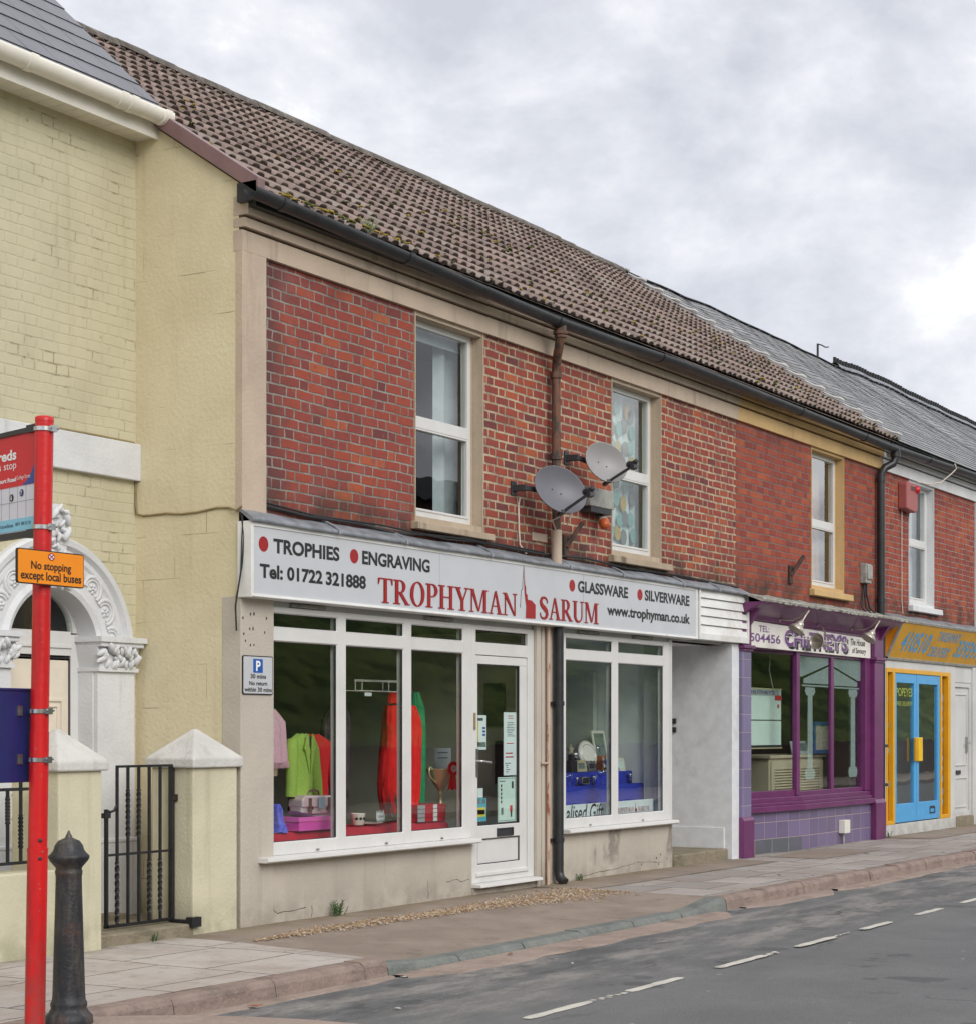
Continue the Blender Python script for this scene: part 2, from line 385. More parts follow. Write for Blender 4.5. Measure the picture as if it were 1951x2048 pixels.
M['steel'] = plain('steel', (.55, .55, .56, 1), .28, .1, 20, metal=1)
M['steel_dull'] = plain('steel_dull', (.42, .42, .40, 1), .42, .12, 20, metal=1)
M['lamp_metal'] = plain('lamp_metal', S(176, 168, 156, 1.1), .3, .1, 8, metal=.6)
M['iron_black'] = plain('iron_black', (.014, .014, .016, 1), .45, .3, 12)
def bollard_mat():
    t = NT('bollard_iron')
    c = t.mix(t.step(t.noise(1, 6, .7, v=t.sv(9, 9, 2.2)), .42, .7), (.026, .028, .033, 1), (.10, .088, .078, 1))
    c = t.mix(t.m('MULTIPLY', t.step(t.noise(8, 5, .7), .56, .66), .5), c, (.11, .055, .04, 1))
    t.bump(t.noise(45, 4), .004)
    return t.fin(c, .5, .35)
M['bollard_iron'] = bollard_mat()
M['dish_dark'] = plain('dish_dark', S(108, 108, 116, 1.05), .45, .06, 4)
M['dish_pale'] = plain('dish_pale', S(148, 146, 146, 1.05), .45, .06, 4)
M['dark_plastic'] = plain('dark_plastic', (.028, .029, .034, 1), .5)
M['grey_box'] = plain('grey_box', S(150, 150, 144, 1.1), .6, .15, 10, dirt=(.10, .10, .09, 1), dirtamt=.6, dscale=7)
M['alarm_red'] = plain('alarm_red', S(152, 84, 80, 1.1), .5, .08)
M['amber_dome'] = plain('amber_dome', S(178, 84, 40, 1.1), .3)
M['white_plastic'] = plain('white_plastic', S(212, 210, 200, 1.15), .4, .04)
M['cable_white'] = plain('cable_white', S(200, 190, 180, 1.1), .6)
M['cable_black'] = plain('cable_black', (.02, .02, .022, 1), .6)
M['cable_tan'] = plain('cable_tan', S(140, 124, 88), .7)
M['cap_white'] = render_mat('cap_white', S(206, 204, 200, 1.0), dirt=(.22, .22, .21, 1), streak=.35, bump=.006, scale=2.5)
M['plaster_white'] = plain('plaster_white', S(200, 202, 205, 1.2), .55, .06, 10, bump=.002, dirt=(.42, .42, .42, 1), dirtamt=.4)
M['door_cream'] = plain('door_cream', S(206, 196, 180, 1.2), .45, .04)
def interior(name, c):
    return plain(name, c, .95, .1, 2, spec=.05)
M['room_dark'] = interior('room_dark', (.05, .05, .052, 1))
M['room_beige'] = interior('room_beige', (.86, .82, .66, 1))
M['room_pale'] = interior('room_pale', (.84, .87, .86, 1))
M['room_brown'] = interior('room_brown', (.12, .09, .07, 1))
M['floor_dark'] = interior('floor_dark', (.07, .065, .06, 1))
M['cloth_red'] = plain('cloth_red', S(176, 22, 44, 1.2), .85, .12, 12, bump=.003)
M['cloth_blue'] = plain('cloth_blue', S(24, 44, 150, 1.25), .85, .12, 12, bump=.003)
M['lime'] = plain('lime', S(158, 186, 84, 1.05), .85, .08, 60)
M['garment_red'] = plain('garment_red', S(186, 24, 28, 1.3), .85, .1, 40)
M['dress_red'] = plain('dress_red', S(232, 26, 26, 1.3), .8, .1, 12)
M['garment_green'] = plain('garment_green', S(36, 140, 92, 1.3), .7, .12, 12)
M['shawl_pink'] = plain('shawl_pink', S(206, 160, 174, 1.3), .9, .12, 80, bump=.004)
M['skin_beige'] = plain('skin_beige', S(186, 160, 134, 1.1), .6)
M['garment_purple'] = plain('garment_purple', S(84, 64, 76, 1.0), .85, .5, 14)
M['bag_pink'] = plain('bag_pink', S(226, 194, 200, 1.2), .25, .05, metal=.3)
M['bag_trim'] = plain('bag_trim', S(120, 86, 84), .4)
M['box_pink'] = plain('box_pink', S(218, 88, 176, 1.2), .5, .04)
M['paper_blue'] = plain('paper_blue', S(160, 178, 190, 1.1), .5, .05)
M['scarf_blue'] = plain('scarf_blue', S(100, 104, 210, 1.1), .7, .25, 40)
M['gold'] = plain('gold', (.88, .76, .48, 1), .3, .05, metal=.55)
M['china'] = plain('china', S(222, 216, 206, 1.1), .3, .02)
M['feather'] = plain('feather', S(70, 60, 56), .8, .4, 40)
M['paper_white'] = plain('paper_white', S(214, 220, 226, 1.2), .7, .03)
M['paper_mint'] = plain('paper_mint', S(200, 218, 210, 1.15), .7, .03)
M['paper_cyan'] = plain('paper_cyan', S(70, 168, 190, 1.1), .6, .06)
M['door_letter'] = plain('door_letter', S(172, 186, 74, .75), .6)
M['paper_yellow'] = plain('paper_yellow', S(220, 200, 60, 1.1), .6)
M['photo_dark'] = plain('photo_dark', S(110, 124, 120), .4, .3, 14)
M['ink'] = plain('ink', S(70, 74, 84), .7)
M['ink_red'] = plain('ink_red', S(190, 70, 70), .7)
M['crystal'] = glass_mat('crystal', (.8, .85, .95, 1), 2.5)
M['book_grey'] = plain('book_grey', S(160, 164, 168, 1.1), .6)
M['clock_wood'] = plain('clock_wood', S(170, 92, 50), .5)
def frost_mat():
    m_ = plain('frost', S(176, 194, 190, 1.05), .6, .05); t = m_.node_tree
    tr = t.nodes.new('ShaderNodeBsdfTransparent'); mx = t.nodes.new('ShaderNodeMixShader'); mx.inputs[0].default_value = .34
    t.links.new(tr.outputs[0], mx.inputs[1]); t.links.new(t.nodes['Principled BSDF'].outputs[0], mx.inputs[2]); t.links.new(mx.outputs[0], t.nodes['Material Output'].inputs[0])
    return m_
M['frost'] = frost_mat()
M['louvre'] = plain('louvre', S(196, 184, 158, 1.15), .6, .05)
M['frame_blue'] = plain('frame_blue', S(60, 100, 150), .5)
M['pic_paper'] = plain('pic_paper', S(190, 182, 168), .6, .2, 16)
M['curtain_grey'] = plain('curtain_grey', S(170, 176, 180, 1.2), .9, .06)
M['curtain_pebble'] = plain('curtain_pebble', S(190, 204, 202, 1.0), .9, .04)
M['pebble_teal'] = plain('pebble_teal', S(108, 160, 152, .9), .9, .08)
M['pebble_ochre'] = plain('pebble_ochre', S(176, 144, 40, .9), .9, .08)
M['pebble_grey'] = plain('pebble_grey', S(108, 110, 106, .85), .9, .08)
M['curtain_lilac'] = plain('curtain_lilac', S(204, 168, 178, 1.0), .9, .06)
M['curtain_brown'] = plain('curtain_brown', S(130, 92, 70), .9, .1)
M['leaf'] = plain('leaf', (.045, .10, .022, 1), .7, .35, 30)
M['leaf_pale'] = plain('leaf_pale', (.16, .21, .10, 1), .8, .3, 30)
M['leaf_dry'] = plain('leaf_dry', (.26, .11, .06, 1), .8, .3, 30)
M['litter'] = plain('litter', (.62, .58, .50, 1), .8, .1)
M['stones'] = None
def gravel_mat():
    t = NT('gravel_stone')
    w = t.white(t.vec(t.m('FLOOR', t.m('MULTIPLY', t.X, 45)), t.m('FLOOR', t.m('MULTIPLY', t.Y, 45)), 1.0))
    c = t.ramp(w, [(0, (.17, .105, .06, 1)), (.4, (.29, .19, .11, 1)), (.75, (.38, .28, .18, 1)), (1, (.52, .45, .36, 1))])
    return t.fin(c, .85)
M['gravel_stone'] = gravel_mat()
def asphalt():
    t = NT('asphalt')
    c = t.mix(t.step(t.noise(.9, 6, .6), .35, .7), (.145, .147, .151, 1), (.19, .19, .193, 1))
    sp = t.noise(120, 2, .6)
    c = t.mix(t.m('MULTIPLY', t.step(sp, .5, .75), .5), c, (.27, .265, .26, 1))
    c = t.mix(t.m('MULTIPLY', t.step(sp, .45, .25), .5), c, (.05, .05, .052, 1))
    # worn, dusty lighter film along the kerb
    near = t.step(t.Y, -4.1, -2.6)
    streak = t.step(t.noise(1.6, 6, .68, v=t.sv(.55, 1.7, 1)), .44, .66)
    c = t.mix(t.m('MULTIPLY', t.m('MULTIPLY', near, streak), .75), c, (.42, .385, .355, 1))
    c = t.mix(t.m('MULTIPLY', t.m('MULTIPLY', near, t.step(t.noise(3, 6, .75, v=t.sv(.5, 1.6, 1)), .48, .6)), .5), c, (.06, .063, .067, 1))
    c = t.mix(t.step(t.noise(11, 2, .5), .755, .77), c, (.5, .48, .45, 1))
    c = t.mix(t.m('MULTIPLY', t.step(t.noise(60, 3, .7), .45, .7), .3), c, (.05, .05, .055, 1))
    vor = t.n('ShaderNodeTexVoronoi', feature='DISTANCE_TO_EDGE'); vor.inputs['Scale'].default_value = .45
    wv = t.n('ShaderNodeVectorMath', operation='ADD'); q = t.n('ShaderNodeTexNoise'); q.inputs['Scale'].default_value = 2.2; q.inputs['Detail'].default_value = 6; t.t.links.new(t.P, q.inputs['Vector'])
    s2 = t.n('ShaderNodeVectorMath', operation='SCALE'); s2.inputs['Scale'].default_value = .8; t.t.links.new(q.outputs['Color'], s2.inputs[0])
    t.t.links.new(t.P, wv.inputs[0]); t.t.links.new(s2.outputs[0], wv.inputs[1]); t.t.links.new(wv.outputs[0], vor.inputs['Vector'])
    ck = t.m('MULTIPLY', t.m('SUBTRACT', 1, t.step(vor.outputs['Distance'], .003, .012)), t.step(t.noise(.6, 3), .5, .62))
    c = t.mix(t.m('MULTIPLY', ck, .6), c, (.04, .04, .042, 1))
    trk = t.step(t.noise(1, 4, .6, v=t.sv(.12, 1.6, 1)), .42, .66)
    c = t.mix(t.m('MULTIPLY', trk, .3), c, (.20, .198, .195, 1))
    c = t.mix(t.m('MULTIPLY', t.step(t.noise(2.4, 3, .5), .64, .70), .5), c, (.06, .062, .066, 1))
    t.bump(t.m('ADD', t.noise(110, 3), t.m('MULTIPLY', t.noise(6, 4), .6)), .012)
    return t.fin(c, .9, 0, .35)
M['asphalt'] = asphalt()
def flags(name, a, b, dx, dy, ox, jc, crackamt=.4):
    """paving slabs in staggered rows across the footway"""
    t = NT(name)
    vx = t.m('DIVIDE', t.m('ADD', t.X, ox), dx); col_ = t.m('FLOOR', vx); fx = t.m('FRACT', vx)
    off = t.white(t.vec(col_, 1.5, 2.5))
    vy = t.m('ADD', t.m('DIVIDE', t.Y, dy), off); fy = t.m('FRACT', vy)
    d = t.m('MINIMUM', t.m('MULTIPLY', t.m('MINIMUM', fx, t.m('SUBTRACT', 1, fx)), dx), t.m('MULTIPLY', t.m('MINIMUM', fy, t.m('SUBTRACT', 1, fy)), dy))
    d = t.m('ADD', d, t.m('MULTIPLY', t.m('SUBTRACT', t.noise(30, 3), .5), .006))
    mk = t.step(d, .003, .009)
    w = t.white(t.vec(col_, t.m('FLOOR', vy), 7.0))
    c = t.mix(w, a, b)
    c = t.mix(t.m('MULTIPLY', t.step(t.noise(1.5, 6, .65), .4, .7), .5), c, (.29, .215, .175, 1))
    c = t.mix(t.m('MULTIPLY', t.step(t.noise(8, 5, .7), .5, .72), .4), c, (.14, .12, .11, 1))
    c = t.mix(t.m('MULTIPLY', t.step(t.noise(140, 2), .55, .75), .25), c, (.42, .4, .38, 1))
    vor = t.n('ShaderNodeTexVoronoi', feature='DISTANCE_TO_EDGE'); vor.inputs['Scale'].default_value = .9
    wv = t.n('ShaderNodeVectorMath', operation='ADD')
    q = t.n('ShaderNodeTexNoise'); q.inputs['Scale'].default_value = 3; t.t.links.new(t.P, q.inputs['Vector'])
    sc_ = t.n('ShaderNodeVectorMath', operation='SCALE'); sc_.inputs['Scale'].default_value = .35
    t.t.links.new(q.outputs['Color'], sc_.inputs[0])
    t.t.links.new(t.P, wv.inputs[0]); t.t.links.new(sc_.outputs[0], wv.inputs[1]); t.t.links.new(wv.outputs[0], vor.inputs['Vector'])
    ck = t.m('MULTIPLY', t.m('SUBTRACT', 1, t.step(vor.outputs['Distance'], .004, .012)), t.step(t.noise(.8, 3), .5, .6))
    c = t.mix(t.m('MULTIPLY', ck, crackamt), c, (.05, .045, .04, 1))
    c = t.mix(mk, jc, c)
    foot_shade = t.m('MULTIPLY', t.step(t.Y, -.28, -.02), t.step(t.noise(4, 5), .35, .6))  # contact shade along the wall foot, put into the slab colour
    c = t.mix(t.m('MULTIPLY', foot_shade, .55), c, (.13, .11, .06, 1))
    t.bump(t.m('ADD', mk, t.m('MULTIPLY', t.noise(50, 4), .5)), .006)
    return t.fin(c, .85, 0, .35)
M['paving'] = flags('paving', (.42, .375, .345, 1), (.50, .455, .42, 1), .915, .66, .15, (.09, .08, .07, 1))
M['paving_far'] = flags('paving_far', (.31, .28, .26, 1), (.43, .39, .36, 1), .76, .62, .4, (.06, .055, .05, 1), .8)
def tarmac():
    t = NT('footway_tarmac')
    c = t.mix(t.step(t.noise(1.4, 6, .65), .35, .7), (.25, .20, .165, 1), (.34, .275, .225, 1))
    c = t.mix(t.m('MULTIPLY', t.step(t.noise(110, 2), .5, .75), .45), c, (.40, .34, .29, 1))
    c = t.mix(t.m('MULTIPLY', t.step(t.noise(5, 5, .7), .55, .72), .4), c, (.11, .09, .075, 1))
    moss_shade = t.m('MULTIPLY', t.step(t.Y, -.45, -.05), t.step(t.noise(3.5, 5), .3, .6))  # mossy tint that paints contact shade where wall meets footway
    c = t.mix(t.m('MULTIPLY', moss_shade, .5), c, (.17, .135, .06, 1))
    t.bump(t.m('ADD', t.noise(110, 3), t.noise(7, 4)), .006)
    return t.fin(c, .9, 0, .3)
M['footway_tarmac'] = tarmac()
def kerbmat(name, a, b, dk):
    t = NT(name)
    c = t.mix(t.step(t.noise(5, 6, .65), .35, .65), a, b)
    c = t.mix(t.m('MULTIPLY', t.step(t.noise(1, 5, .7, v=t.sv(2.5, 2.5, 9)), .5, .68), .55), c, dk)
    c = t.mix(t.m('MULTIPLY', t.step(t.noise(130, 2), .55, .7), .3), c, (.4, .36, .33, 1))
    t.bump(t.m('ADD', t.noise(40, 4), t.m('MULTIPLY', t.noise(8, 3), 1.2)), .009)
    return t.fin(c, .85, 0, .35)
M['kerb_pink'] = kerbmat('kerb_pink', (.30, .225, .19, 1), (.235, .175, .15, 1), (.11, .09, .08, 1))
M['kerb_grey'] = kerbmat('kerb_grey', (.155, .17, .16, 1), (.20, .21, .195, 1), (.09, .095, .09, 1))
M['gutter_strip'] = kerbmat('gutter_strip', (.30, .23, .19, 1), (.36, .28, .24, 1), (.16, .13, .11, 1))
M['step_stone'] = kerbmat('step_stone', (.27, .225, .16, 1), (.20, .175, .12, 1), (.09, .085, .05, 1))
M['marking'] = kerbmat('marking', (.62, .59, .52, 1), (.52, .50, .45, 1), (.32, .31, .28, 1))
M['ground'] = plain('ground', (.09, .095, .07, 1), .95, .3, .5)
def grass_mat():
    t = NT('grass')
    c = t.mix(t.step(t.noise(.7, 7, .7), .40, .62), (.03, .065, .014, 1), (.15, .20, .05, 1))
    c = t.mix(t.m('MULTIPLY', t.step(t.noise(14, 5, .7), .45, .7), .5), c, (.01, .015, .005, 1))
    return t.fin(c, .95, 0, .1)
M['grass'] = grass_mat()

# ---------------------------------------------------------------- mesh helpers
ORG = {}
class MB:
    def __init__(s):
        s.v = []; s.f = []; s.mi = []; s.sm = []; s.cur = 0
    def face(s, pts, smooth=False):
        b = len(s.v); s.v += [tuple(p) for p in pts]; s.f.append(tuple(range(b, b + len(pts)))); s.mi.append(s.cur); s.sm.append(smooth)
    def mesh(s, vs, fs, smooth=False):
        b = len(s.v); s.v += [tuple(p) for p in vs]
        for f in fs: s.f.append(tuple(b + i for i in f)); s.mi.append(s.cur); s.sm.append(smooth)
    def box(s, x0, x1, y0, y1, z0, z1):
        if x0 > x1: x0, x1 = x1, x0
        if y0 > y1: y0, y1 = y1, y0
        if z0 > z1: z0, z1 = z1, z0
        s.mesh([(x, y, z) for x in (x0, x1) for y in (y0, y1) for z in (z0, z1)],
               [(0, 1, 3, 2), (4, 6, 7, 5), (0, 4, 5, 1), (2, 3, 7, 6), (0, 2, 6, 4), (1, 5, 7, 3)])
    def obox(s, c, a, b, d):
        """oriented box: centre and three half vectors"""
        c, a, b, d = map(Vector, (c, a, b, d))
        s.mesh([c + i * a + j * b + k * d for i in (-1, 1) for j in (-1, 1) for k in (-1, 1)],
               [(0, 1, 3, 2), (4, 6, 7, 5), (0, 4, 5, 1), (2, 3, 7, 6), (0, 2, 6, 4), (1, 5, 7, 3)])
    def beam(s, p0, p1, w, h, up=(0, 0, 1)):
        p0, p1 = Vector(p0), Vector(p1); d = (p1 - p0); l = d.length; d.normalize()
        u = Vector(up)
        if abs(d.dot(u)) > .95: u = Vector((1, 0, 0))
        a = d.cross(u).normalized(); b = a.cross(d).normalized()
        s.obox((p0 + p1) / 2, d * l / 2, a * w / 2, b * h / 2)
    def grid(s, rows, closed=False, smooth=True, flip=False):
        n = len(rows[0]); vs = [p for r in rows for p in r]; fs = []
        for i in range(len(rows) - 1):
            for j in range(n if closed else n - 1):
                k = (j + 1) % n
                q = (i * n + j, i * n + k, (i + 1) * n + k, (i + 1) * n + j)
                fs.append(q[::-1] if flip else q)
        s.mesh(vs, fs, smooth)
    def tube(s, path, r, n=8, cap=True):
        P = [Vector(p) for p in path]; rows = []; a = None
        for i, p in enumerate(P):
            d = (P[min(i + 1, len(P) - 1)] - P[max(i - 1, 0)]).normalized()
            if a is None:
                a = d.cross(Vector((0, 0, 1)) if abs(d.z) < .9 else Vector((1, 0, 0))).normalized()
            a = (a - d * a.dot(d)).normalized(); b = d.cross(a)
            rr = r[i] if isinstance(r, (list, tuple)) else r
            rows.append([p + (a * math.cos(2 * math.pi * k / n) + b * math.sin(2 * math.pi * k / n)) * rr for k in range(n)])
        s.grid(rows, True)
        if cap: s.face(rows[0][::-1]); s.face(rows[-1])
    def lathe(s, prof, c, n=24, ax=(0, 0, 1), smooth=True):
        ax = Vector(ax).normalized(); a = ax.cross(Vector((0, 0, 1)) if abs(ax.z) < .9 else Vector((1, 0, 0))).normalized(); b = ax.cross(a); c = Vector(c)
        rows = [[c + ax * z + (a * math.cos(2 * math.pi * k / n) + b * math.sin(2 * math.pi * k / n)) * r for k in range(n)] for r, z in prof]
        s.grid(rows, True, smooth)
    def prism(s, poly, fn, d0, d1):
        """polygon (a,b) pushed from depth d0 to d1; fn(a,b,d) gives the point"""
        A = [fn(a, b, d0) for a, b in poly]; B = [fn(a, b, d1) for a, b in poly]
        s.face(A); s.face(B[::-1])
        for i in range(len(poly)):
            j = (i + 1) % len(poly); s.face([A[j], A[i], B[i], B[j]])
    def wall(s, x0, x1, z0, z1, y, holes=(), depth=0):
        xs = sorted({x0, x1} | {min(max(h[i], x0), x1) for h in holes for i in (0, 1)})
        zs = sorted({z0, z1} | {min(max(h[i], z0), z1) for h in holes for i in (2, 3)})
        for i in range(len(xs) - 1):
            for j in range(len(zs) - 1):
                mx, mz = (xs[i] + xs[i + 1]) / 2, (zs[j] + zs[j + 1]) / 2
                if any(h[0] < mx < h[1] and h[2] < mz < h[3] for h in holes): continue
                s.face([(xs[i], y, zs[j]), (xs[i + 1], y, zs[j]), (xs[i + 1], y, zs[j + 1]), (xs[i], y, zs[j + 1])])
        if depth:
            for a, b, c, d in holes:
                s.face([(a, y, c), (a, y, d), (a, y + depth, d), (a, y + depth, c)])
                s.face([(b, y, d), (b, y, c), (b, y + depth, c), (b, y + depth, d)])
                s.face([(a, y, c), (a, y + depth, c), (b, y + depth, c), (b, y, c)])
                s.face([(a, y, d), (b, y, d), (b, y + depth, d), (a, y + depth, d)])
    def frame(s, x0, x1, z0, z1, y0, y1, w, wb=None, wt=None):
        wb = wb or w; wt = wt or w
        s.box(x0, x0 + w, y0, y1, z0, z1); s.box(x1 - w, x1, y0, y1, z0, z1)
        s.box(x0 + w, x1 - w, y0 + .0004, y1, z0, z0 + wb); s.box(x0 + w, x1 - w, y0 + .0004, y1, z1 - wt, z1)
    def build(s, name, mats, parent=None, loc=None, bevel=0, label=None, kind=None, seg=2):
        mats = mats if isinstance(mats, (list, tuple)) else [mats]
        if parent is not None: o0 = ORG[parent.name]
        elif loc is not None: o0 = Vector(loc)
        else:
            xs, ys, zs = zip(*s.v)
            o0 = Vector(((min(xs) + max(xs)) / 2, (min(ys) + max(ys)) / 2, min(zs)))
        me = bpy.data.meshes.new(name)
        me.from_pydata([(x - o0.x, y - o0.y, z - o0.z) for x, y, z in s.v], [], s.f)
        for m_ in mats: me.materials.append(M[m_])
        me.polygons.foreach_set('material_index', s.mi); me.polygons.foreach_set('use_smooth', s.sm)
        me.update()
        ob = bpy.data.objects.new(name, me); col.objects.link(ob)
        if parent is not None: ob.parent = parent
        else: ob.location = o0
        ORG[ob.name] = o0
        if bevel:
            b = bmesh.new(); b.from_mesh(me); bmesh.ops.remove_doubles(b, verts=b.verts, dist=.0002); bmesh.ops.recalc_face_normals(b, faces=b.faces); b.to_mesh(me); b.free()
            md = ob.modifiers.new('bevel', 'BEVEL'); md.width = bevel; md.segments = seg; md.limit_method = 'ANGLE'; md.angle_limit = R(40)
        if label: ob['label'] = label
        if kind: ob['kind'] = kind
        return ob

def tag(o, label, cat, group=None):
    o['label'] = label; o['category'] = cat
    if group: o['group'] = group
    return o
def thing(name, label, cat, loc=(0, 0, 0), group=None):
    o = bpy.data.objects.new(name, None); o.empty_display_size = .1; col.objects.link(o)
    o.location = loc; ORG[o.name] = Vector(loc)
    return tag(o, label, cat, group)
def dup(root, delta, label):
    """copy of a thing with copies of its parts and sub-parts"""
    r = root.copy(); col.objects.link(r); r.location = Vector(root.location) + Vector(delta); r['label'] = label
    ORG[r.name] = ORG[root.name] + Vector(delta)
    for ch in list(root.children):
        c = ch.copy(); col.objects.link(c); c.parent = r
        for g in list(ch.children):
            d = g.copy(); col.objects.link(d); d.parent = c
    return r

class Plane:
    """a flat face in the place: origin, right and up vectors; d is the distance in front of it"""
    def __init__(s, O, U=(1, 0, 0), V=(0, 0, 1)):
        s.O = Vector(O); s.U = Vector(U).normalized(); s.V = Vector(V).normalized(); s.N = s.U.cross(s.V)
    def pt(s, a, b, d=0): return s.O + s.U * a + s.V * b + s.N * d
    def rect(s, mb, a0, a1, b0, b1, d0=0, d1=.002): mb.obox(s.pt((a0 + a1) / 2, (b0 + b1) / 2, (d0 + d1) / 2), s.U * (a1 - a0) / 2, s.V * (b1 - b0) / 2, s.N * (d1 - d0) / 2)
    def poly(s, mb, pts, d0=0, d1=.002): mb.prism(pts, s.pt, d1, d0)
    def flat(s, mb, pts, d=.002): mb.face([s.pt(a, b, d) for a, b in pts])
    def disc(s, mb, a, b, r, d0=0, d1=.003, n=28, ry=None):
        ry = ry or r
        s.poly(mb, [(a + r * math.cos(2 * math.pi * k / n), b + ry * math.sin(2 * math.pi * k / n)) for k in range(n)], d0, d1)
    def ring(s, mb, a, b, r0, r1, t0=0, t1=360, d=.002, n=32, ry0=None, ry1=None):
        ry0 = ry0 or r0; ry1 = ry1 or r1
        for k in range(n):
            p, q = R(t0 + (t1 - t0) * k / n), R(t0 + (t1 - t0) * (k + 1) / n)
            s.flat(mb, [(a + r0 * math.cos(p), b + ry0 * math.sin(p)), (a + r1 * math.cos(p), b + ry1 * math.sin(p)), (a + r1 * math.cos(q), b + ry1 * math.sin(q)), (a + r0 * math.cos(q), b + ry0 * math.sin(q))], d)
    def text(s, mb, body, a0, a1, b0, b1, d=.002, bold=0, shear=0):
        """a line of lettering fitted to the rectangle a0..a1, b0..b1"""
        cu = bpy.data.curves.new('t', 'FONT'); cu.body = body; cu.offset = bold; cu.shear = shear; cu.resolution_u = 4
        ob = bpy.data.objects.new('t', cu); col.objects.link(ob)
        dg = bpy.context.evaluated_depsgraph_get()
        me = bpy.data.meshes.new_from_object(ob.evaluated_get(dg))
        xs = [v.co.x for v in me.vertices]; ys = [v.co.y for v in me.vertices]
        x0, x1, y0, y1 = min(xs), max(xs), min(ys), max(ys)
        mb.mesh([s.pt(a0 + (v.co.x - x0) / (x1 - x0) * (a1 - a0), b0 + (v.co.y - y0) / (y1 - y0) * (b1 - b0), d) for v in me.vertices],
                [tuple(p.vertices) for p in me.polygons])
        bpy.data.objects.remove(ob); bpy.data.curves.remove(cu); bpy.data.meshes.remove(me)

# serif capitals drawn piece by piece, cap height 1
def ringp(cx_, cy, ro, so_, ri, si, a0, a1, n=14):
    out = []
    for k in range(n):
        p, q = R(a0 + (a1 - a0) * k / n), R(a0 + (a1 - a0) * (k + 1) / n)
        out.append([(cx_ + ri * math.cos(p), cy + si * math.sin(p)), (cx_ + ro * math.cos(p), cy + so_ * math.sin(p)), (cx_ + ro * math.cos(q), cy + so_ * math.sin(q)), (cx_ + ri * math.cos(q), cy + si * math.sin(q))])
    return out
def rc(x0, x1, y0, y1): return [(x0, y0), (x1, y0), (x1, y1), (x0, y1)]
SE = .045
SERIF = {
 'T': (.98, [rc(0, .95, 1 - SE, 1), rc(.375, .575, SE, 1 - SE), rc(.25, .70, 0, SE), [(0, .74), (.035, .74), (.10, 1 - SE), (0, 1 - SE)], [(.915, .74), (.95, .74), (.95, 1 - SE), (.85, 1 - SE)]]),
 'R': (1.10, [rc(.13, .33, SE, 1 - SE), rc(0, .46, 0, SE), rc(0, .46, 1 - SE, 1), rc(.33, .46, .47, .52)] + ringp(.46, .735, .36, .265, .16, .22, -90, 90) + [[(.36, .47), (.57, .49), (1.02, SE), (.80, SE)], rc(.78, 1.12, 0, SE)]),
 'O': (1.08, ringp(.52, .5, .50, .52, .29, .47, 0, 360, 32)),
 'P': (.88, [rc(.13, .33, SE, 1 - SE), rc(0, .47, 0, SE), rc(0, .46, 1 - SE, 1), rc(.33, .46, .44, .49)] + ringp(.46, .72, .39, .28, .18, .23, -90, 90)),
 'H': (1.18, [rc(.13, .33, SE, 1 - SE), rc(.81, 1.01, SE, 1 - SE), rc(.33, .81, .48, .53), rc(0, .46, 0, SE), rc(0, .46, 1 - SE, 1), rc(.68, 1.14, 0, SE), rc(.68, 1.14, 1 - SE, 1)]),
 'Y': (1.06, [[(.08, 1 - SE), (.31, 1 - SE), (.63, .42), (.44, .42)], [(.85, 1 - SE), (.93, 1 - SE), (.63, .42), (.56, .42)], rc(.44, .64, SE, .42), rc(.31, .77, 0, SE), rc(-.02, .44, 1 - SE, 1), rc(.72, 1.06, 1 - SE, 1)]),
 'M': (1.46, [rc(.13, .19, SE, 1 - SE), rc(1.08, 1.28, SE, 1 - SE), [(.13, 1 - SE), (.35, 1 - SE), (.76, .05), (.65, .05)], [(1.02, 1 - SE), (1.08, 1 - SE), (.76, .05), (.69, .05)], rc(0, .33, 0, SE), rc(0, .34, 1 - SE, 1), rc(.95, 1.42, 0, SE), rc(1.02, 1.42, 1 - SE, 1)]),
 'A': (1.10, [[(.49, 1.02), (.54, .92), (.20, SE), (.13, SE)], [(.49, 1.02), (.60, 1.02), (.98, SE), (.76, SE)], rc(.27, .68, .33, .375), rc(0, .33, 0, SE), rc(.66, 1.10, 0, SE)]),
 'N': (1.16, [rc(.15, .21, SE, 1 - SE), [(.08, 1 - SE), (.32, 1 - SE), (1.00, .0), (.90, .0)], rc(.94, 1.00, 0, 1 - SE), rc(0, .36, 0, SE), rc(-.02, .32, 1 - SE, 1), rc(.80, 1.14, 1 - SE, 1)]),
 'U': (1.14, [rc(.13, .33, .32, 1 - SE), rc(.88, .94, .32, 1 - SE), rc(0, .46, 1 - SE, 1), rc(.74, 1.08, 1 - SE, 1)] + [[(.535 - .205 * math.cos(R(180 - a)) * -1 if False else .535 + .205 * math.cos(R(a)) + (.14 * (1 + math.cos(R(a))) / 2), .32 + .255 * math.sin(R(a))), (.535 + .405 * math.cos(R(a)), .32 + .34 * math.sin(R(a))), (.535 + .405 * math.cos(R(a + 10)), .32 + .34 * math.sin(R(a + 10))), (.535 + .205 * math.cos(R(a + 10)) + (.14 * (1 + math.cos(R(a + 10))) / 2), .32 + .255 * math.sin(R(a + 10)))] for a in range(180, 360, 10)]),
}
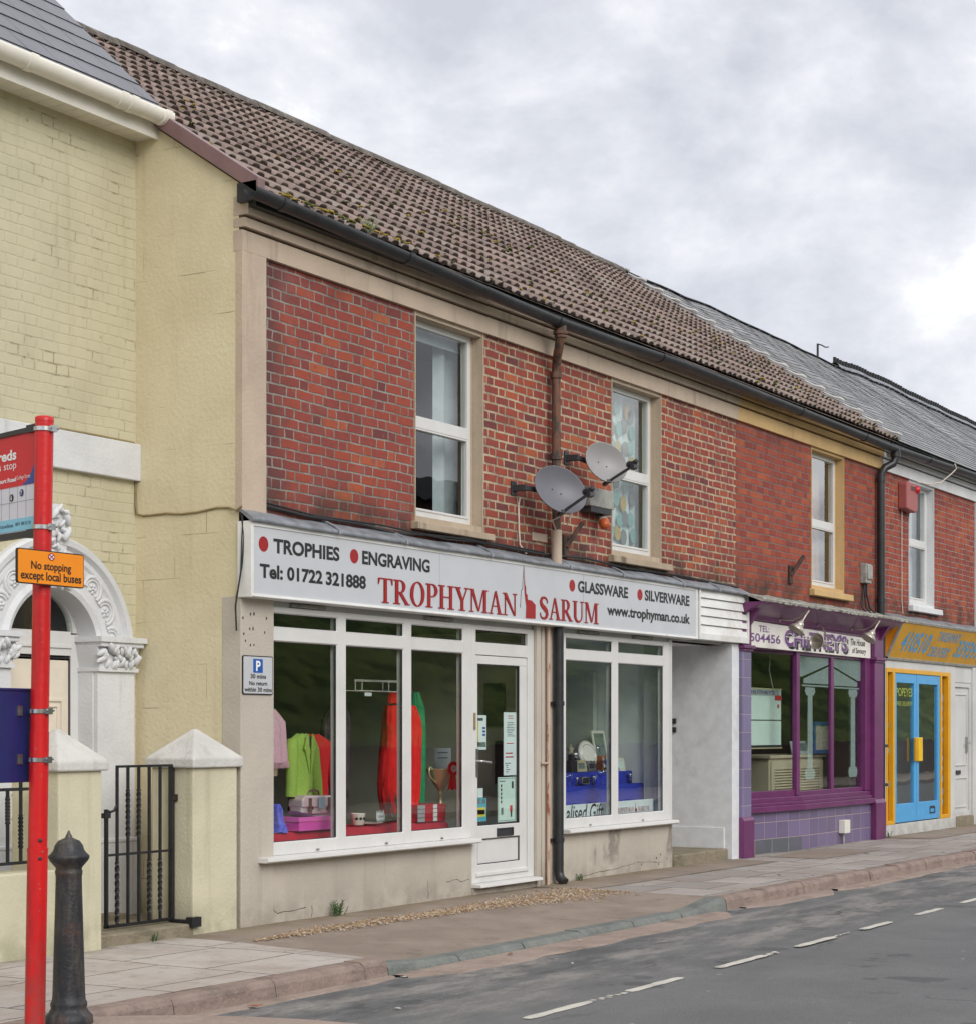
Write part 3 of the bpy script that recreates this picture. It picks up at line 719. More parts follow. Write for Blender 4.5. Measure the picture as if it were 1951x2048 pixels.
def _s():
    c = [(.74, .73, .03), (.72, .87, .035), (.60, .965, .04), (.42, .985, .05), (.24, .94, .075), (.15, .81, .10), (.19, .67, .11), (.34, .56, .115), (.52, .47, .12), (.68, .36, .115), (.73, .23, .105), (.65, .09, .08), (.48, .02, .05), (.30, .02, .04), (.14, .09, .035), (.09, .27, .03)]
    out = []; L = []
    for i, (x, y, w) in enumerate(c):
        x0, y0, _ = c[max(i - 1, 0)]; x1, y1, _ = c[min(i + 1, len(c) - 1)]
        d = math.hypot(x1 - x0, y1 - y0); nx, ny = -(y1 - y0) / d, (x1 - x0) / d
        L.append(((x + nx * w, y + ny * w), (x - nx * w, y - ny * w)))
    for i in range(len(L) - 1): out.append([L[i][0], L[i + 1][0], L[i + 1][1], L[i][1]])
    return out
SERIF['S'] = (.88, _s())
def serif_text(pl, mb, body, a0, a1, b0, b1, d=.002, gap=.04):
    tot = sum(SERIF[ch][0] + gap for ch in body) - gap
    k = (a1 - a0) / tot; h = b1 - b0; x = 0; n = 0
    for ch in body:
        w, pcs = SERIF[ch]
        for pc in pcs:
            n += 1
            p3 = [(a0 + (x + px) * k, b0 + py * h) for px, py in pc]
            ar = sum(p3[i][0] * p3[(i + 1) % len(p3)][1] - p3[(i + 1) % len(p3)][0] * p3[i][1] for i in range(len(p3)))
            pl.flat(mb, p3 if ar > 0 else p3[::-1], d + (n % 7) * .0003)
        x += w + gap

def letter(par, pl, mat, *a, **k):
    mb = MB(); pl.text(mb, *a, **k); return mb.build('lettering', mat, par)
FAC = Plane((0, 0, 0))                 # the shop fronts' common face
def fac(y): return Plane((0, y, 0))
def noise1(x, s=1.0): return math.sin(x * 1.7 * s + 1.3) * .5 + math.sin(x * 3.1 * s + .4) * .3 + math.sin(x * 7.3 * s) * .2

# ================================================================ the setting: ground, road, footway
GZ = -.11                                              # road level
mb = MB(); mb.face([(-300, -300, -.16), (300, -300, -.16), (300, 300, -.16), (-300, 300, -.16)])
mb.build('ground', 'ground', kind='structure')
mb = MB()
rows = []
for i in range(0, 261):
    x = -40 + i * .5
    rows.append([(x, y, GZ + .012 * math.sin(x * .9 + y) * .4 - (.012 if y > -2.3 else 0)) for y in [-9.2 + j * .36 for j in range(20)] + [-1.95]])
mb.grid(rows, smooth=True, flip=True)
mb.build('road', 'asphalt', kind='structure')
mb = MB(); mb.box(-40, 90, -13, -9.2, GZ - .04, .0); mb.build('far_pavement', 'footway_tarmac', kind='structure')

def drop(x):
    """how far the kerb is lowered at x (vehicle crossing between the full-height kerbs)"""
    if x < -1.0 or x > 4.25: return 0
    a = min(1, max(0, (x + 1.0) / .55)) if x < 1 else min(1, max(0, (4.25 - x) / .75))
    return .068 * (a * a * (3 - 2 * a)) if x >= 1 else .03 + .038 * a
def pz(x, y):
    f = min(1, max(0, (-y - .55) / 1.3))
    return -drop(x) * f + .004 * noise1(x * 1.3 + y * 2.1)
def paved(name, mat, x0, x1, y0, y1, off=0, st=.15):
    mb = MB(); nx = max(2, int((x1 - x0) / st)); ny = max(2, int((y1 - y0) / st)); rows = []
    for i in range(nx + 1):
        x = x0 + (x1 - x0) * i / nx
        rows.append([(x, y0 + (y1 - y0) * j / ny, pz(x, y0 + (y1 - y0) * j / ny) + off) for j in range(ny + 1)])
    mb.grid(rows, smooth=True, flip=True)
    return mb.build(name, mat, kind='structure')
paved('pavement', 'paving', -14, -.72, -1.86, .3)
paved('pavement', 'footway_tarmac', -.72, 4.3, -1.86, .3)
paved('pavement', 'paving_far', 4.3, 40, -1.86, .3)
paved('pavement_strip', 'footway_tarmac', 4.3, 8.7, -.62, .25, .004)
paved('pavement_strip', 'footway_tarmac', 9.3, 11.2, -.95, -.25, .004)
paved('pavement_strip', 'footway_tarmac', 13.8, 19, -.75, -.05, .005)
mb = MB(); mb.box(.0, .0, 0, 0, 0, 0)
# kerb stones
mb = MB(); x = -14.0; mb.cur = 0
random.seed(11)
while x < 40:
    grey = -1.0 - .01 <= x < 4.2
    L = .91 if not grey else .87
    if x < -1.0 and x + L > -1.0: L = -1.0 - x
    if -1.01 <= x < 4.2 and x + L > 4.25: L = 4.25 - x
    if L < .1: L = .1
    mb.cur = 1 if grey else 0
    n = 5; jz = random.uniform(-.006, .006); jy = random.uniform(-.008, .008)
    rows = []
    for i in range(n + 1):
        xx = x + .006 + (L - .012) * i / n
        zt = .004 + jz - (drop(min(max(xx, -.999), 4.249)) if grey else 0)
        ww = .006 * noise1(xx * 5)
        rows.append([(xx, -1.85, -.15), (xx, -1.85, zt), (xx, -1.975 + jy, zt), (xx, -1.998 + jy + ww, zt - .012), (xx, -2.012 + jy + ww, zt - .035), (xx, -2.03 + jy + ww, -.15)])
    mb.grid(rows, smooth=False, flip=True)
    mb.face(rows[0]); mb.face(rows[-1][::-1])
    x += L
mb.build('kerb', ['kerb_pink', 'kerb_grey'], kind='structure')
# concrete channel beside the kerb, broken in places
mb = MB()
for x0, x1, w in [(-.95, 4.0, .30), (4.5, 6.6, .20), (6.75, 11.5, .17), (11.6, 30, .16), (-3.2, -1.0, .10)]:
    n = int((x1 - x0) / .18); prev = None
    for i in range(n + 1):
        xx = x0 + (x1 - x0) * i / n; ww = w * (1 + .16 * noise1(xx * 3)) * min(1, .35 + i / 3, .35 + (n - i) / 3)
        cur = [(xx, -2.02, GZ + .006), (xx, -2.03 - ww, GZ + .006), (xx, -2.04 - ww, GZ - .02)]
        if prev: mb.face([prev[0], prev[1], cur[1], cur[0]]); mb.face([prev[1], prev[2], cur[2], cur[1]])
        prev = cur
mb.build('gutter_strip', 'gutter_strip', kind='structure')
# bay markings, worn dashes
mb = MB()
for x0, x1 in [(-2.9 - 1.6, -2.9 - .4), (-2.117, -1.376), (-.873, -.124), (.45, 1.26), (1.861, 2.625), (3.247, 3.94), (4.607, 5.303), (5.914, 6.65), (7.27, 8.0), (8.6, 9.3), (9.95, 10.7), (11.3, 12.0)]:
    n = 14; prev = None
    for i in range(n + 1):
        xx = x0 + (x1 - x0) * i / n; yc = -3.68 + (xx + 2) * .011; w = .036 + .006 * noise1(xx * 9)
        if i in (0, n): w *= .7
        cur = [(xx, yc + w, GZ + .0075), (xx, yc - w, GZ + .0075)]
        if prev: mb.face([prev[0], prev[1], cur[1], cur[0]])
        prev = cur
for x0, x1, w in [(-1.376, -.9, .02), (1.26, 1.5, .018), (2.625, 3.0, .012), (6.65, 6.9, .014)]:
    for i in range(9):
        xa = x0 + (x1 - x0) * (i + random.random() * .4) / 9; yc = -3.68 + (xa + 2) * .011 + random.uniform(-.02, .02)
        mb.face([(xa, yc + w, GZ + .0075), (xa, yc - w, GZ + .0075), (xa + .035, yc - w * .6, GZ + .0075), (xa + .03, yc + w * .8, GZ + .0075)])
mb.build('bay_marking', 'marking', kind='structure')
# raised paving at the bus stop with a rounded corner
mb = MB()
pts = [(-10, -2.04), (-10, -4.6), (-3.3, -4.6), (-3.27, -3.6), (-3.30, -3.1), (-3.38, -2.78), (-3.50, -2.50), (-3.66, -2.26), (-3.86, -2.04)]
mb.prism(pts, lambda a, b, d: (a, b, d), .004, -.16)
mb.build('raised_paving', 'gutter_strip', kind='structure', bevel=.02, seg=3)
# gravel patch
def gband(x):
    if x < 2.2: return -.63 + .03 * noise1(x), .03 + .09 * min(1, (x + .62) / .8)
    k = (x - 2.2) / 2.1
    return -.62 - .16 * k, .12 + .34 * k
mb = MB(); random.seed(5)
for i in range(3600):
    x = -.62 + 4.9 * random.random() ** .75
    yc, w = gband(x); y = yc + random.gauss(0, .5) * w
    if abs(y - yc) > w * 1.25: continue
    r = random.uniform(.006, .014); z = pz(x, y) + .004 + r * .3
    a = random.random() * 3.14; ca, sa = math.cos(a), math.sin(a); sx_, sy_ = random.uniform(.8, 1.4), random.uniform(.7, 1)
    vs = [(x + r * (ca * px * sx_ - sa * py * sy_), y + r * (sa * px * sx_ + ca * py * sy_), z + r * pz_) for px, py, pz_ in ((1, 0, 0), (-1, 0, 0), (0, 1, 0), (0, -1, 0), (.15, .1, .8), (0, 0, -.6))]
    mb.mesh(vs, [(0, 2, 4), (2, 1, 4), (1, 3, 4), (3, 0, 4)])
o = mb.build('gravel', 'gravel_stone', kind='stuff'); o['label'] = 'ochre gravel spread in a long strip on the brown footway'; o['category'] = 'gravel'
# across the road: grass bank seen in the window reflections
mb = MB(); rows = []
for i in range(61):
    x = -50 + i * 2.5
    rows.append([(x, y, z + .25 * noise1(x * .3 + k)) for k, (y, z) in enumerate([(-13, .0), (-14.5, .6), (-17, 1.9), (-21, 3.9), (-27, 6.2), (-34, 7.3), (-60, 7.5)])])
mb.grid(rows, smooth=True, flip=True)
mb.build('grass_bank', 'grass', kind='structure')
mb = MB(); mb.box(-45, 85, -13.1, -12.8, -.05, 1.05); mb.box(-45, 85, -13.14, -12.76, 1.05, 1.12)
tag(mb.build('boundary_wall', 'rust_iron'), 'dark boundary wall below the grass bank mirrored in the shop windows', 'wall')

HB_ = thing('brick_house', 'tall house with chimney behind the grass bank mirrored in the upper left window', 'house', (52, -34, 6))
mb = MB(); mb.box(46, 60, -38, -30, 5.5, 10.2); mb.build('wall', 'rust_iron', HB_)
mb = MB(); mb.prism([(-38.3, 10.2), (-29.7, 10.2), (-34, 12.0)], lambda a, b, d: (d, a, b), 45.8, 60.2); rf_ = mb.build('roof', 'slate_edge', HB_)
mb = MB(); mb.box(48.6, 50.6, -33.6, -32.6, 10.5, 12.9); mb.box(48.5, 50.7, -33.7, -32.5, 12.9, 13.1); mb.tube([(49.2, -33.1, 13.1), (49.2, -33.1, 13.6)], .15); mb.tube([(50.0, -33.1, 13.1), (50.0, -33.1, 13.6)], .15); mb.build('chimney', 'rust_iron', rf_)

# ================================================================ roofs
EZ, EY, RY_, RZ_ = 5.42, -.20, 4.1, 8.30               # eave and ridge of the tiled terrace
SLP = math.atan2(RZ_ - EZ, RY_ - EY)
def sag(x, s): return .028 * noise1(x * .33 + .8) * math.sin(min(1, s / 5.1) * 3.14 * .5) - .02 * math.exp(-((x - 4.3) / 2) ** 2)
def tiled(mb, x0, x1, gauge=.335, pitch=.15):
    L = math.hypot(RZ_ - EZ, RY_ - EY); n = int(L / gauge) + 1
    dv = Vector((0, math.cos(SLP), math.sin(SLP))); nv = Vector((0, -math.sin(SLP), math.cos(SLP)))
    prof = [(0, 0), (.22, .0), (.26, .40), (.32, .78), (.42, .97), (.56, 1.0), (.70, .97), (.80, .78), (.86, .40), (.90, 0)]
    random.seed(int(x0 * 10) + 3)
    for j in range(n):
        s0 = j * gauge; s1 = min(L + .02, s0 + gauge + .05)
        front = []; head = []; lip = []; fill = []
        u = x0; k = 0
        while u < x1 - 1e-4:
            if k % 2 == 0: tj = random.uniform(-.004, .005); ts = random.uniform(-.008, .008)
            for a, h in prof:
                x = u + a * pitch
                if x > x1: break
                base = Vector((x, EY, EZ + sag(x, s0)))
                f = base + dv * (s0 + ts) + nv * (.014 + tj + h * .026)
                front.append(f); lip.append(f - nv * .009); fill.append(f - dv * -.012 - nv * (.012 + h * .034))
                head.append(Vector((x, EY, EZ + sag(x, s1))) + dv * s1 + nv * (.0 + h * .003))
            u += pitch; k += 1
        mb.cur = 1; mb.grid([fill, lip], smooth=False); mb.cur = 0
        mb.grid([lip, front], smooth=False)
        mb.grid([front, head], smooth=True)
def slates(mb, x0, x1, ey, ez, ry, rz, gauge, w, lift=.009, jit=.004, sagf=None, seed=1):
    L = math.hypot(rz - ez, ry - ey); sl_ = math.atan2(rz - ez, ry - ey)
    dv = Vector((0, math.cos(sl_), math.sin(sl_))); nv = Vector((0, -math.sin(sl_), math.cos(sl_)))
    random.seed(seed); n = int(L / gauge) + 1
    for j in range(n):
        s0 = j * gauge; s1 = min(L + .01, s0 + gauge + .04); x = x0 - (w / 2 if j % 2 else 0)
        while x < x1:
            a, b = max(x, x0), min(x + w, x1)
            if b - a > .01:
                q = random.uniform(0, jit); r_ = random.uniform(-.004, .004)
                def P(xx, s, nn): return Vector((xx, ey, ez + (sagf(xx, s) if sagf else 0))) + dv * s + nv * nn
                g = .002
                A, B = P(a + g, s0 + r_, lift + q), P(b - g, s0 + r_, lift + q)
                mb.cur = 0
                mb.face([A, B, P(b - g, s1, .001), P(a + g, s1, .001)])
                mb.cur = 1
                mb.face([P(a + g, s0 + r_, q - .004), P(b - g, s0 + r_, q - .004), B, A])
            x += w
    mb.cur = 1
    q0, q1 = Vector((x0, ey, ez)) - nv * .012, Vector((x1, ey, ez)) - nv * .012
    nn = 24
    for i in range(nn):
        a = x0 + (x1 - x0) * i / nn; b = x0 + (x1 - x0) * (i + 1) / nn
        za = sagf(a, L) if sagf else 0; zb = sagf(b, L) if sagf else 0
        mb.face([Vector((a, ey, ez - .012)), Vector((b, ey, ez - .012)), Vector((b, ry, rz - .012 + zb)), Vector((a, ry, rz - .012 + za))])
    mb.cur = 0
def back_slope(mb, x0, x1, ry, rz, by, bz):
    mb.face([(x0, ry, rz), (x1, ry, rz), (x1, by, bz), (x0, by, bz)])
def half_gutter(name, mat, par, pts, r=.062, joints=()):
    mb = MB(); rows = []
    for p in pts:
        p = Vector(p)
        outer = [(p.x, p.y - r * math.cos(R(a)), p.z - r * math.sin(R(a))) for a in range(-12, 193, 12)]
        inner = [(p.x, p.y - (r - .006) * math.cos(R(a)), p.z - (r - .006) * math.sin(R(a))) for a in range(192, -13, -12)]
        rows.append(outer + inner)
    mb.grid(rows, True, True)
    mb.face(rows[0]); mb.face(rows[-1][::-1])
    for jx in joints:
        for i in range(len(pts) - 1):
            if pts[i][0] <= jx <= pts[i + 1][0]:
                k = (jx - pts[i][0]) / (pts[i + 1][0] - pts[i][0]); y = pts[i][1]; z = pts[i][2] + k * (pts[i + 1][2] - pts[i][2])
                rr = r + .007; rows = [[(jx + dx, y - rr * math.cos(R(a)), z - rr * math.sin(R(a))) for a in range(-14, 195, 13)] for dx in (-.035, .035)]
                mb.grid(rows, smooth=True)
                for dx in (-.035, .035):
                    mb.grid([[(jx + dx, y - (rr - .009) * math.cos(R(a)), z - (rr - .009) * math.sin(R(a))) for a in range(-14, 195, 13)], [(jx + dx, y - rr * math.cos(R(a)), z - rr * math.sin(R(a))) for a in range(-14, 195, 13)]])
    return mb.build(name, mat, par)

def sash(par, x0, x1, z0, z1, reveal, sill, sx0, sx1, sz0, sz1, mid=4.115, y=.10, glass='glass'):
    """first-floor window: painted reveal, uPVC frame in two lights, pane each, stone sill"""
    mb = MB(); mb.wall(x0, x1, z0, z1, .0, [], 0)
    mb = MB(); f = .055
    mb.frame(x0 + .005, x1 - .03, z0 + .05, z1 - .035, y, y + .07, f, .07, f)
    mb.box(x0 + .005 + f, x1 - .03 - f, y - .012, y + .06, mid - .055, mid + .045)
    # opening lower casement, its inner edge
    mb.frame(x0 + .005 + f - .004, x1 - .03 - f + .004, z0 + .05 + .066, mid - .05, y - .008, y + .05, .022)
    w = mb.build('window', 'upvc', par, bevel=.004)
    mb = MB()
    mb.box(x0 - .012, x0 - .0, -.012, y + .0, z0, z1)       # left edge strip
    mb.face([(x1, .0, z0), (x1, .0, z1), (x1, y + .05, z1), (x1, y + .05, z0)]); mb.box(x1 - .03, x1 + .004, y + .0, y + .06, z0, z1)
    mb.box(x1, x1 + .014, -.01, .004, z0, z1)
    mb.box(x0 - .0, x1, .0, y + .06, z1 - .035, z1 + .01)
    mb.box(x0, x1, -.0, y + .06, z0, z0 + .05)
    mb.box(x1 - .004, x1 + .002, .001, y + .02, z0 + .05, z1 - .035)
    mb.build('reveal', reveal, w)
    mb = MB(); mb.box(x0 + .03, x1 - .05, y + .022, y + .03, mid + .03, z1 - .06); mb.box(x0 + .03, x1 - .05, y + .022, y + .03, z0 + .09, mid - .03)
    mb.build('pane', glass, w)
    mb = MB(); mb.prism([(.0, sz1), (-.075, sz1 - .012), (-.08, sz0), (.0, sz0)], lambda a, b, d: (d, a, b), sx0, sx1)
    mb.build('sill', sill, w, bevel=.006)
    return w

def room(mb, x0, x1, y0, y1, z0, z1, floor=None):
    """inward-facing plastered room"""
    c = mb.cur
    mb.face([(x0, y1, z0), (x1, y1, z0), (x1, y1, z1), (x0, y1, z1)])
    mb.face([(x0, y0, z0), (x0, y1, z0), (x0, y1, z1), (x0, y0, z1)])
    mb.face([(x1, y1, z0), (x1, y0, z0), (x1, y0, z1), (x1, y1, z1)])
    mb.face([(x0, y0, z1), (x0, y1, z1), (x1, y1, z1), (x1, y0, z1)])
    if floor is not None: mb.cur = floor
    mb.face([(x0, y0, z0), (x1, y0, z0), (x1, y1, z0), (x0, y1, z0)])
    mb.cur = c

def cornice(par, mat, x0, x1):
    mb = MB()
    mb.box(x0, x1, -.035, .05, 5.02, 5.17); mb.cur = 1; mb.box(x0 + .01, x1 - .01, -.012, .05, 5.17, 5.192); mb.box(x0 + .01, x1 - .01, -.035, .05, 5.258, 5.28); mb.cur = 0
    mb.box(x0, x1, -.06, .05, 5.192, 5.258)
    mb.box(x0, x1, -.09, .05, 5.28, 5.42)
    return mb.build('frieze', [mat, 'shade_grime'], par)

# ================================================================ house one: silver sign, beige frieze
H1 = thing('terraced_shop', 'brick shop with beige frieze, tiled roof and long silver sign over two white windows', 'shop', (4.5, 0, 0))
w1 = (2.352, 3.44, 3.235, 5.02); w2 = (5.926, 7.035, 3.235, 5.02)
mb = MB(); mb.wall(.285, 9.0, 2.9, 5.06, 0, [w1, w2], .16)
mb.build('brick_wall', 'brick_shop', H1)
mb = MB(); mb.box(4.33, 4.61, -.006, .004, 3.245, 3.32); mb.build('patched_brick', 'beige_stone', H1)
mb = MB()                                             # gable end, cream yellow render
gp = [(0.0, -.2), (8.0, -.2), (8.0, 5.45), (RY_, RZ_ - .03), (0.0, EZ + .1)]
mb.face([(0, a, b) for a, b in gp][::-1])
mb.build('gable_wall', 'yellow_render', H1)
mb = MB()
mb.box(-.004, .285, -.035, .03, 3.08, 5.02); mb.build('corner_strip', 'beige_stone', H1, bevel=.004)
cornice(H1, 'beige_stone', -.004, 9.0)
# roof
mb = MB(); tiled(mb, 0.02, 9.0)
mb.face([(0.02, EY, EZ - .03), (9.0, EY, EZ - .03), (9.0, RY_, RZ_ - .05), (0.02, RY_, RZ_ - .05)])
back_slope(mb, 0, 9.0, RY_, RZ_, 8.2, 5.5)
rf1 = mb.build('roof', ['roof_tile', 'tile_end'], H1)
def ridge_caps(x0, x1, par, mat, seed):
    random.seed(seed); mb = MB(); x = x0
    while x < x1:
        b = min(x + .44, x1); dz = random.uniform(-.006, .006) + sag((x + b) / 2, 5.1)
        rows = [[(xx, RY_ + .125 * math.cos(R(a)), RZ_ + dz - .035 + (.105 if xx == b - .006 else .098) * math.sin(R(a))) for a in range(0, 181, 20)] for xx in (x, b - .006)]
        mb.grid(rows, smooth=True); mb.face(rows[0]); mb.face(rows[1][::-1]); x += .44
    return mb.build('ridge', mat, par)
ridge_caps(0.02, 9.0, rf1, 'ridge_tile', 3)
random.seed(21); mb = MB()
def moss_lump(mb, x, s, r):
    c = Vector((x, EY, EZ + sag(x, s))) + Vector((0, math.cos(SLP), math.sin(SLP))) * s + Vector((0, -math.sin(SLP), math.cos(SLP))) * .045
    for k in range(3):
        o = c + Vector((random.uniform(-1, 1) * r * 1.3, random.uniform(-.6, .6) * r, random.uniform(-.2, .3) * r)); q = r * random.uniform(.4, .8)
        rows = [[o + Vector((q * 1.4 * math.sin(R(p)) * math.cos(2 * math.pi * j / 6), q * math.sin(R(p)) * math.sin(2 * math.pi * j / 6), q * .6 * math.cos(R(p)))) for j in range(6)] for p in (5, 45, 90, 135)]
        mb.grid(rows, True)
for i in range(46): mb.cur = 0 if random.random() < .7 else 1; moss_lump(mb, .25 + 1.9 * random.random() ** 1.0, random.uniform(.0, .05), random.uniform(.012, .028))
for i in range(110):
    mb.cur = 0 if random.random() < .5 else 1; moss_lump(mb, random.uniform(.3, 8.9), .335 * random.randint(0, 9) + random.uniform(-.03, .03), random.uniform(.008, .026))
mb.build('moss', ['moss', 'moss_green'], rf1, kind='stuff')
mb = MB()                                             # dark red verge board on the gable
dvx = math.tan(SLP)
mb.prism([(-.22, EZ - .03), (.80, EZ - .03 + 1.02 * dvx), (.80, EZ + .10 + 1.02 * dvx), (-.22, EZ + .10)], lambda a, b, d: (d, a, b), -.05, .03)
mb.build('verge_board', 'purple_verge', H1, bevel=.006)
half_gutter('gutter', 'black_gutter', H1, [(-.15, -.225, 5.405), (1, -.225, 5.375), (2.2, -.225, 5.345), (3.4, -.225, 5.31), (4.4, -.225, 5.29), (5.6, -.225, 5.305), (7.1, -.225, 5.335), (9.0, -.225, 5.325)], joints=(.22, 1.9, 4.42, 6.6))
mb = MB(); mb.box(-.0, 9.0, -.16, -.075, 5.33, 5.415); mb.box(-.05, .0, -.2, -.02, 5.36, 5.50); mb.build('fascia_board', 'black_gutter', H1)
# first-floor windows
wa = sash(H1, *w1, 'reveal_paint', 'sill_stone', 2.288, 3.54, 3.165, 3.235)
wb = sash(H1, *w2, 'reveal_paint', 'sill_stone', 5.851, 7.199, 3.157, 3.235)
mb = MB(); y = .30                                    # folds of a pebble print curtain
rows = [[(x, y + .025 * math.sin(x * 42), z) for x in [5.8 + i * .018 for i in range(76)]] for z in (3.2, 5.05)]
mb.grid(rows, smooth=True)
random.seed(9); pl = fac(.255)
for k in range(64):
    mb.cur = 1 + (0, 1, 2, 0, 2)[k % 5]; a = 5.9 + (k % 7) * .165 + random.uniform(-.05, .05); b = 3.32 + (k // 7) * .185 + random.uniform(-.04, .04)
    pl.disc(mb, a, b, .068, 0, .006, 16, ry=.082)
mb.build('curtain', ['curtain_pebble', 'pebble_teal', 'pebble_ochre', 'pebble_grey'], wb)
mb = MB(); rows = [[(x, .34 + .03 * math.sin(x * 30), z) for x in [3.20 + i * .03 for i in range(12)]] for z in (3.2, 5.05)]; mb.grid(rows, smooth=True)
mb.box(2.36, 3.5, .24, .25, 4.86, 5.02)
mb.build('curtain', 'curtain_grey', wa)
mb = MB()
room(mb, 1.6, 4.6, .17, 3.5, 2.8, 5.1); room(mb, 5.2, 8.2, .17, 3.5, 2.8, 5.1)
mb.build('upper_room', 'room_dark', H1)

# ---- ground floor of house one
mb = MB()
mb.box(-.004, .392, -.02, .16, -.04, 2.46)                           # left pilaster
mb.build('pilaster', 'beige_render', H1, bevel=.006)
mb = MB(); mb.box(.392, 3.262, 0, .2, -.1, .47); mb.build('stall_riser', 'beige_render', H1)
mb = MB(); mb.box(4.932, 7.335, 0, .2, -.12, .468); mb.build('stall_riser', 'beige_smudged', H1)
mb = MB(); mb.box(3.262, 4.36, -.02, .25, -.1, .062); mb.build('threshold', 'beige_render', H1)
mb = MB()
mb.box(4.362, 4.43, -.035, .2, -.1, 2.46); mb.box(4.43, 4.93, 0, .2, -.1, 2.46); mb.box(4.50, 4.545, -.012, .02, -.1, 2.46); mb.box(4.86, 4.90, -.012, .02, -.05, 2.46)
mb.build('pilaster', 'beige_render', H1, bevel=.004)
mb = MB(); mb.box(.39, 7.34, .02, .25, 2.40, 2.95); mb.box(7.34, 9.0, .05, .25, 2.43, 2.95); mb.build('lintel', 'white_paint', H1)

def shopfront(par, x0, x1, cols, name='shop_window'):
    """white uPVC screen: cols = glazed openings; transom lights above"""
    mb = MB(); y0, y1 = -.005, .065
    zb, zt0, zt1, ztop, z0 = .605, 2.148, 2.248, 2.362, .512
    edges = [x0] + [v for c in cols for v in c] + [x1]
    for i in range(0, len(edges), 2): mb.box(edges[i], edges[i + 1], y0, y1, z0, 2.405)
    for a, b in cols:
        mb.box(a, b, y0 + .0005, y1, z0, zb); mb.box(a, b, y0 + .0005, y1, zt0, zt1); mb.box(a, b, y0 + .0005, y1, ztop, 2.405)
    # chamfered inner beads
    for a, b in cols:
        for c, d in ((zb, zt0), (zt1, ztop)):
            fr = [(a, c), (b, c), (b, d), (a, d)]; ins = [(a + .007, c + .007), (b - .007, c + .007), (b - .007, d - .007), (a + .007, d - .007)]
            for k in range(4):
                j = (k + 1) % 4
                mb.face([(fr[k][0], y0 + .001, fr[k][1]), (fr[j][0], y0 + .001, fr[j][1]), (ins[j][0], y0 + .011, ins[j][1]), (ins[k][0], y0 + .011, ins[k][1])])
    w = mb.build(name, 'upvc', par, bevel=.003)
    mb = MB()
    for a, b in cols:
        for c, d in ((zb, zt0), (zt1, ztop)): mb.frame(a + .004, b - .004, c + .004, d - .004, y0 + .011, y0 + .03, .007)
    mb.build('seal', 'seal', w)
    for a, b in cols:
        mb = MB(); mb.box(a + .006, b - .006, y0 + .016, y0 + .020, zb + .006, zt0 - .006); mb.build('pane', 'glass_shop', w)
        mb = MB(); mb.box(a + .006, b - .006, y0 + .016, y0 + .020, zt1 + .006, ztop - .006); mb.build('pane', 'glass_shop', w)
    return w
sw1 = shopfront(H1, .392, 3.262, [(.411, 1.237), (1.351, 2.182), (2.296, 3.12)])
mb = MB(); mb.prism([(.06, .512), (-.115, .508), (-.12, .478), (-.1, .468), (.06, .470)], lambda a, b, d: (d, a, b), .20, 3.255); mb.build('sill', 'upvc', sw1, bevel=.004)
sw2 = shopfront(H1, 4.93, 7.25, [(4.975, 5.945), (6.07, 7.119)])
mb = MB(); mb.prism([(.06, .512), (-.095, .508), (-.10, .478), (-.08, .468), (.06, .470)], lambda a, b, d: (d, a, b), 4.90, 7.30); mb.build('sill', 'upvc', sw2, bevel=.004)
mb = MB(); mb.box(7.252, 7.336, .004, .3, .47, 2.43); mb.build('pilaster', 'white_paint', H1)
# little drain covers on the sills
for x in (.95, 1.9, 2.75, 5.45, 6.6):
    mb = MB(); mb.box(x, x + .035, -.012, -.004, .524, .538); mb.build('drain_cap', 'steel_dull', sw1 if x < 4 else sw2)
for a, b, w_ in ((.638, 1.07, sw1), (2.52, 2.95, sw1), (5.24, 5.655, sw2), (6.42, 6.845, sw2)):
    mb = MB(); mb.box(a, b, -.012, .02, 2.412, 2.437)
    for k in range(3): mb.box(a + .008, b - .008, -.016, -.012, 2.415 + k * .008, 2.4185 + k * .008)
    mb.build('trickle_vent', 'grey_box', w_)
# front door
mb = MB(); y0, y1 = -.004, .06
mb.box(3.264, 3.33, y0, y1, .1, 2.405); mb.box(4.245, 4.358, y0, y1, .1, 2.405)
mb.box(3.33, 4.245, y0 + .0005, y1, 2.362, 2.405); mb.box(3.33, 4.245, y0 + .0005, y1, 2.14, 2.252); mb.box(3.33, 4.245, y0 + .0005, y1, .10, .155)
D1 = mb.build('door', 'upvc', H1, bevel=.004)
mb = MB(); mb.box(3.336, 4.24, -.001 + .006, .055, 2.06, 2.135); mb.box(3.336, 3.374, .005, .055, .16, 2.06); mb.box(4.115, 4.24, .005, .055, .16, 2.06)
mb.box(3.374, 4.115, .0055, .055, .49, .609); mb.box(3.374, 4.115, .0055, .055, .16, .262); mb.box(3.374, 4.115, .022, .045, .262, .49)
mb.box(3.33, 4.245, -.02, .01, .158, .19)
mb.build('door_leaf', 'upvc', D1, bevel=.005)
mb = MB(); mb.frame(3.374, 4.115, .609, 2.06, .012, .03, .011); mb.frame(3.374, 4.115, .262, .49, .010, .024, .008); mb.frame(3.33, 4.236, 2.252, 2.362, .02, .04, .012); mb.build('seal', 'seal', D1)
mb = MB(); mb.box(3.38, 4.11, .022, .028, .615, 2.055); mb.build('pane', 'glass_shop', D1)
mb = MB(); mb.box(3.335, 4.232, .022, .028, 2.256, 2.36); mb.build('pane', 'glass_shop', D1)
mb = MB(); mb.frame(3.70, 3.985, .50, .575, -.008, .008, .012); mb.box(3.712, 3.973, .0, .008, .512, .563); mb.build('letterbox', 'dark_plastic', D1, bevel=.003)
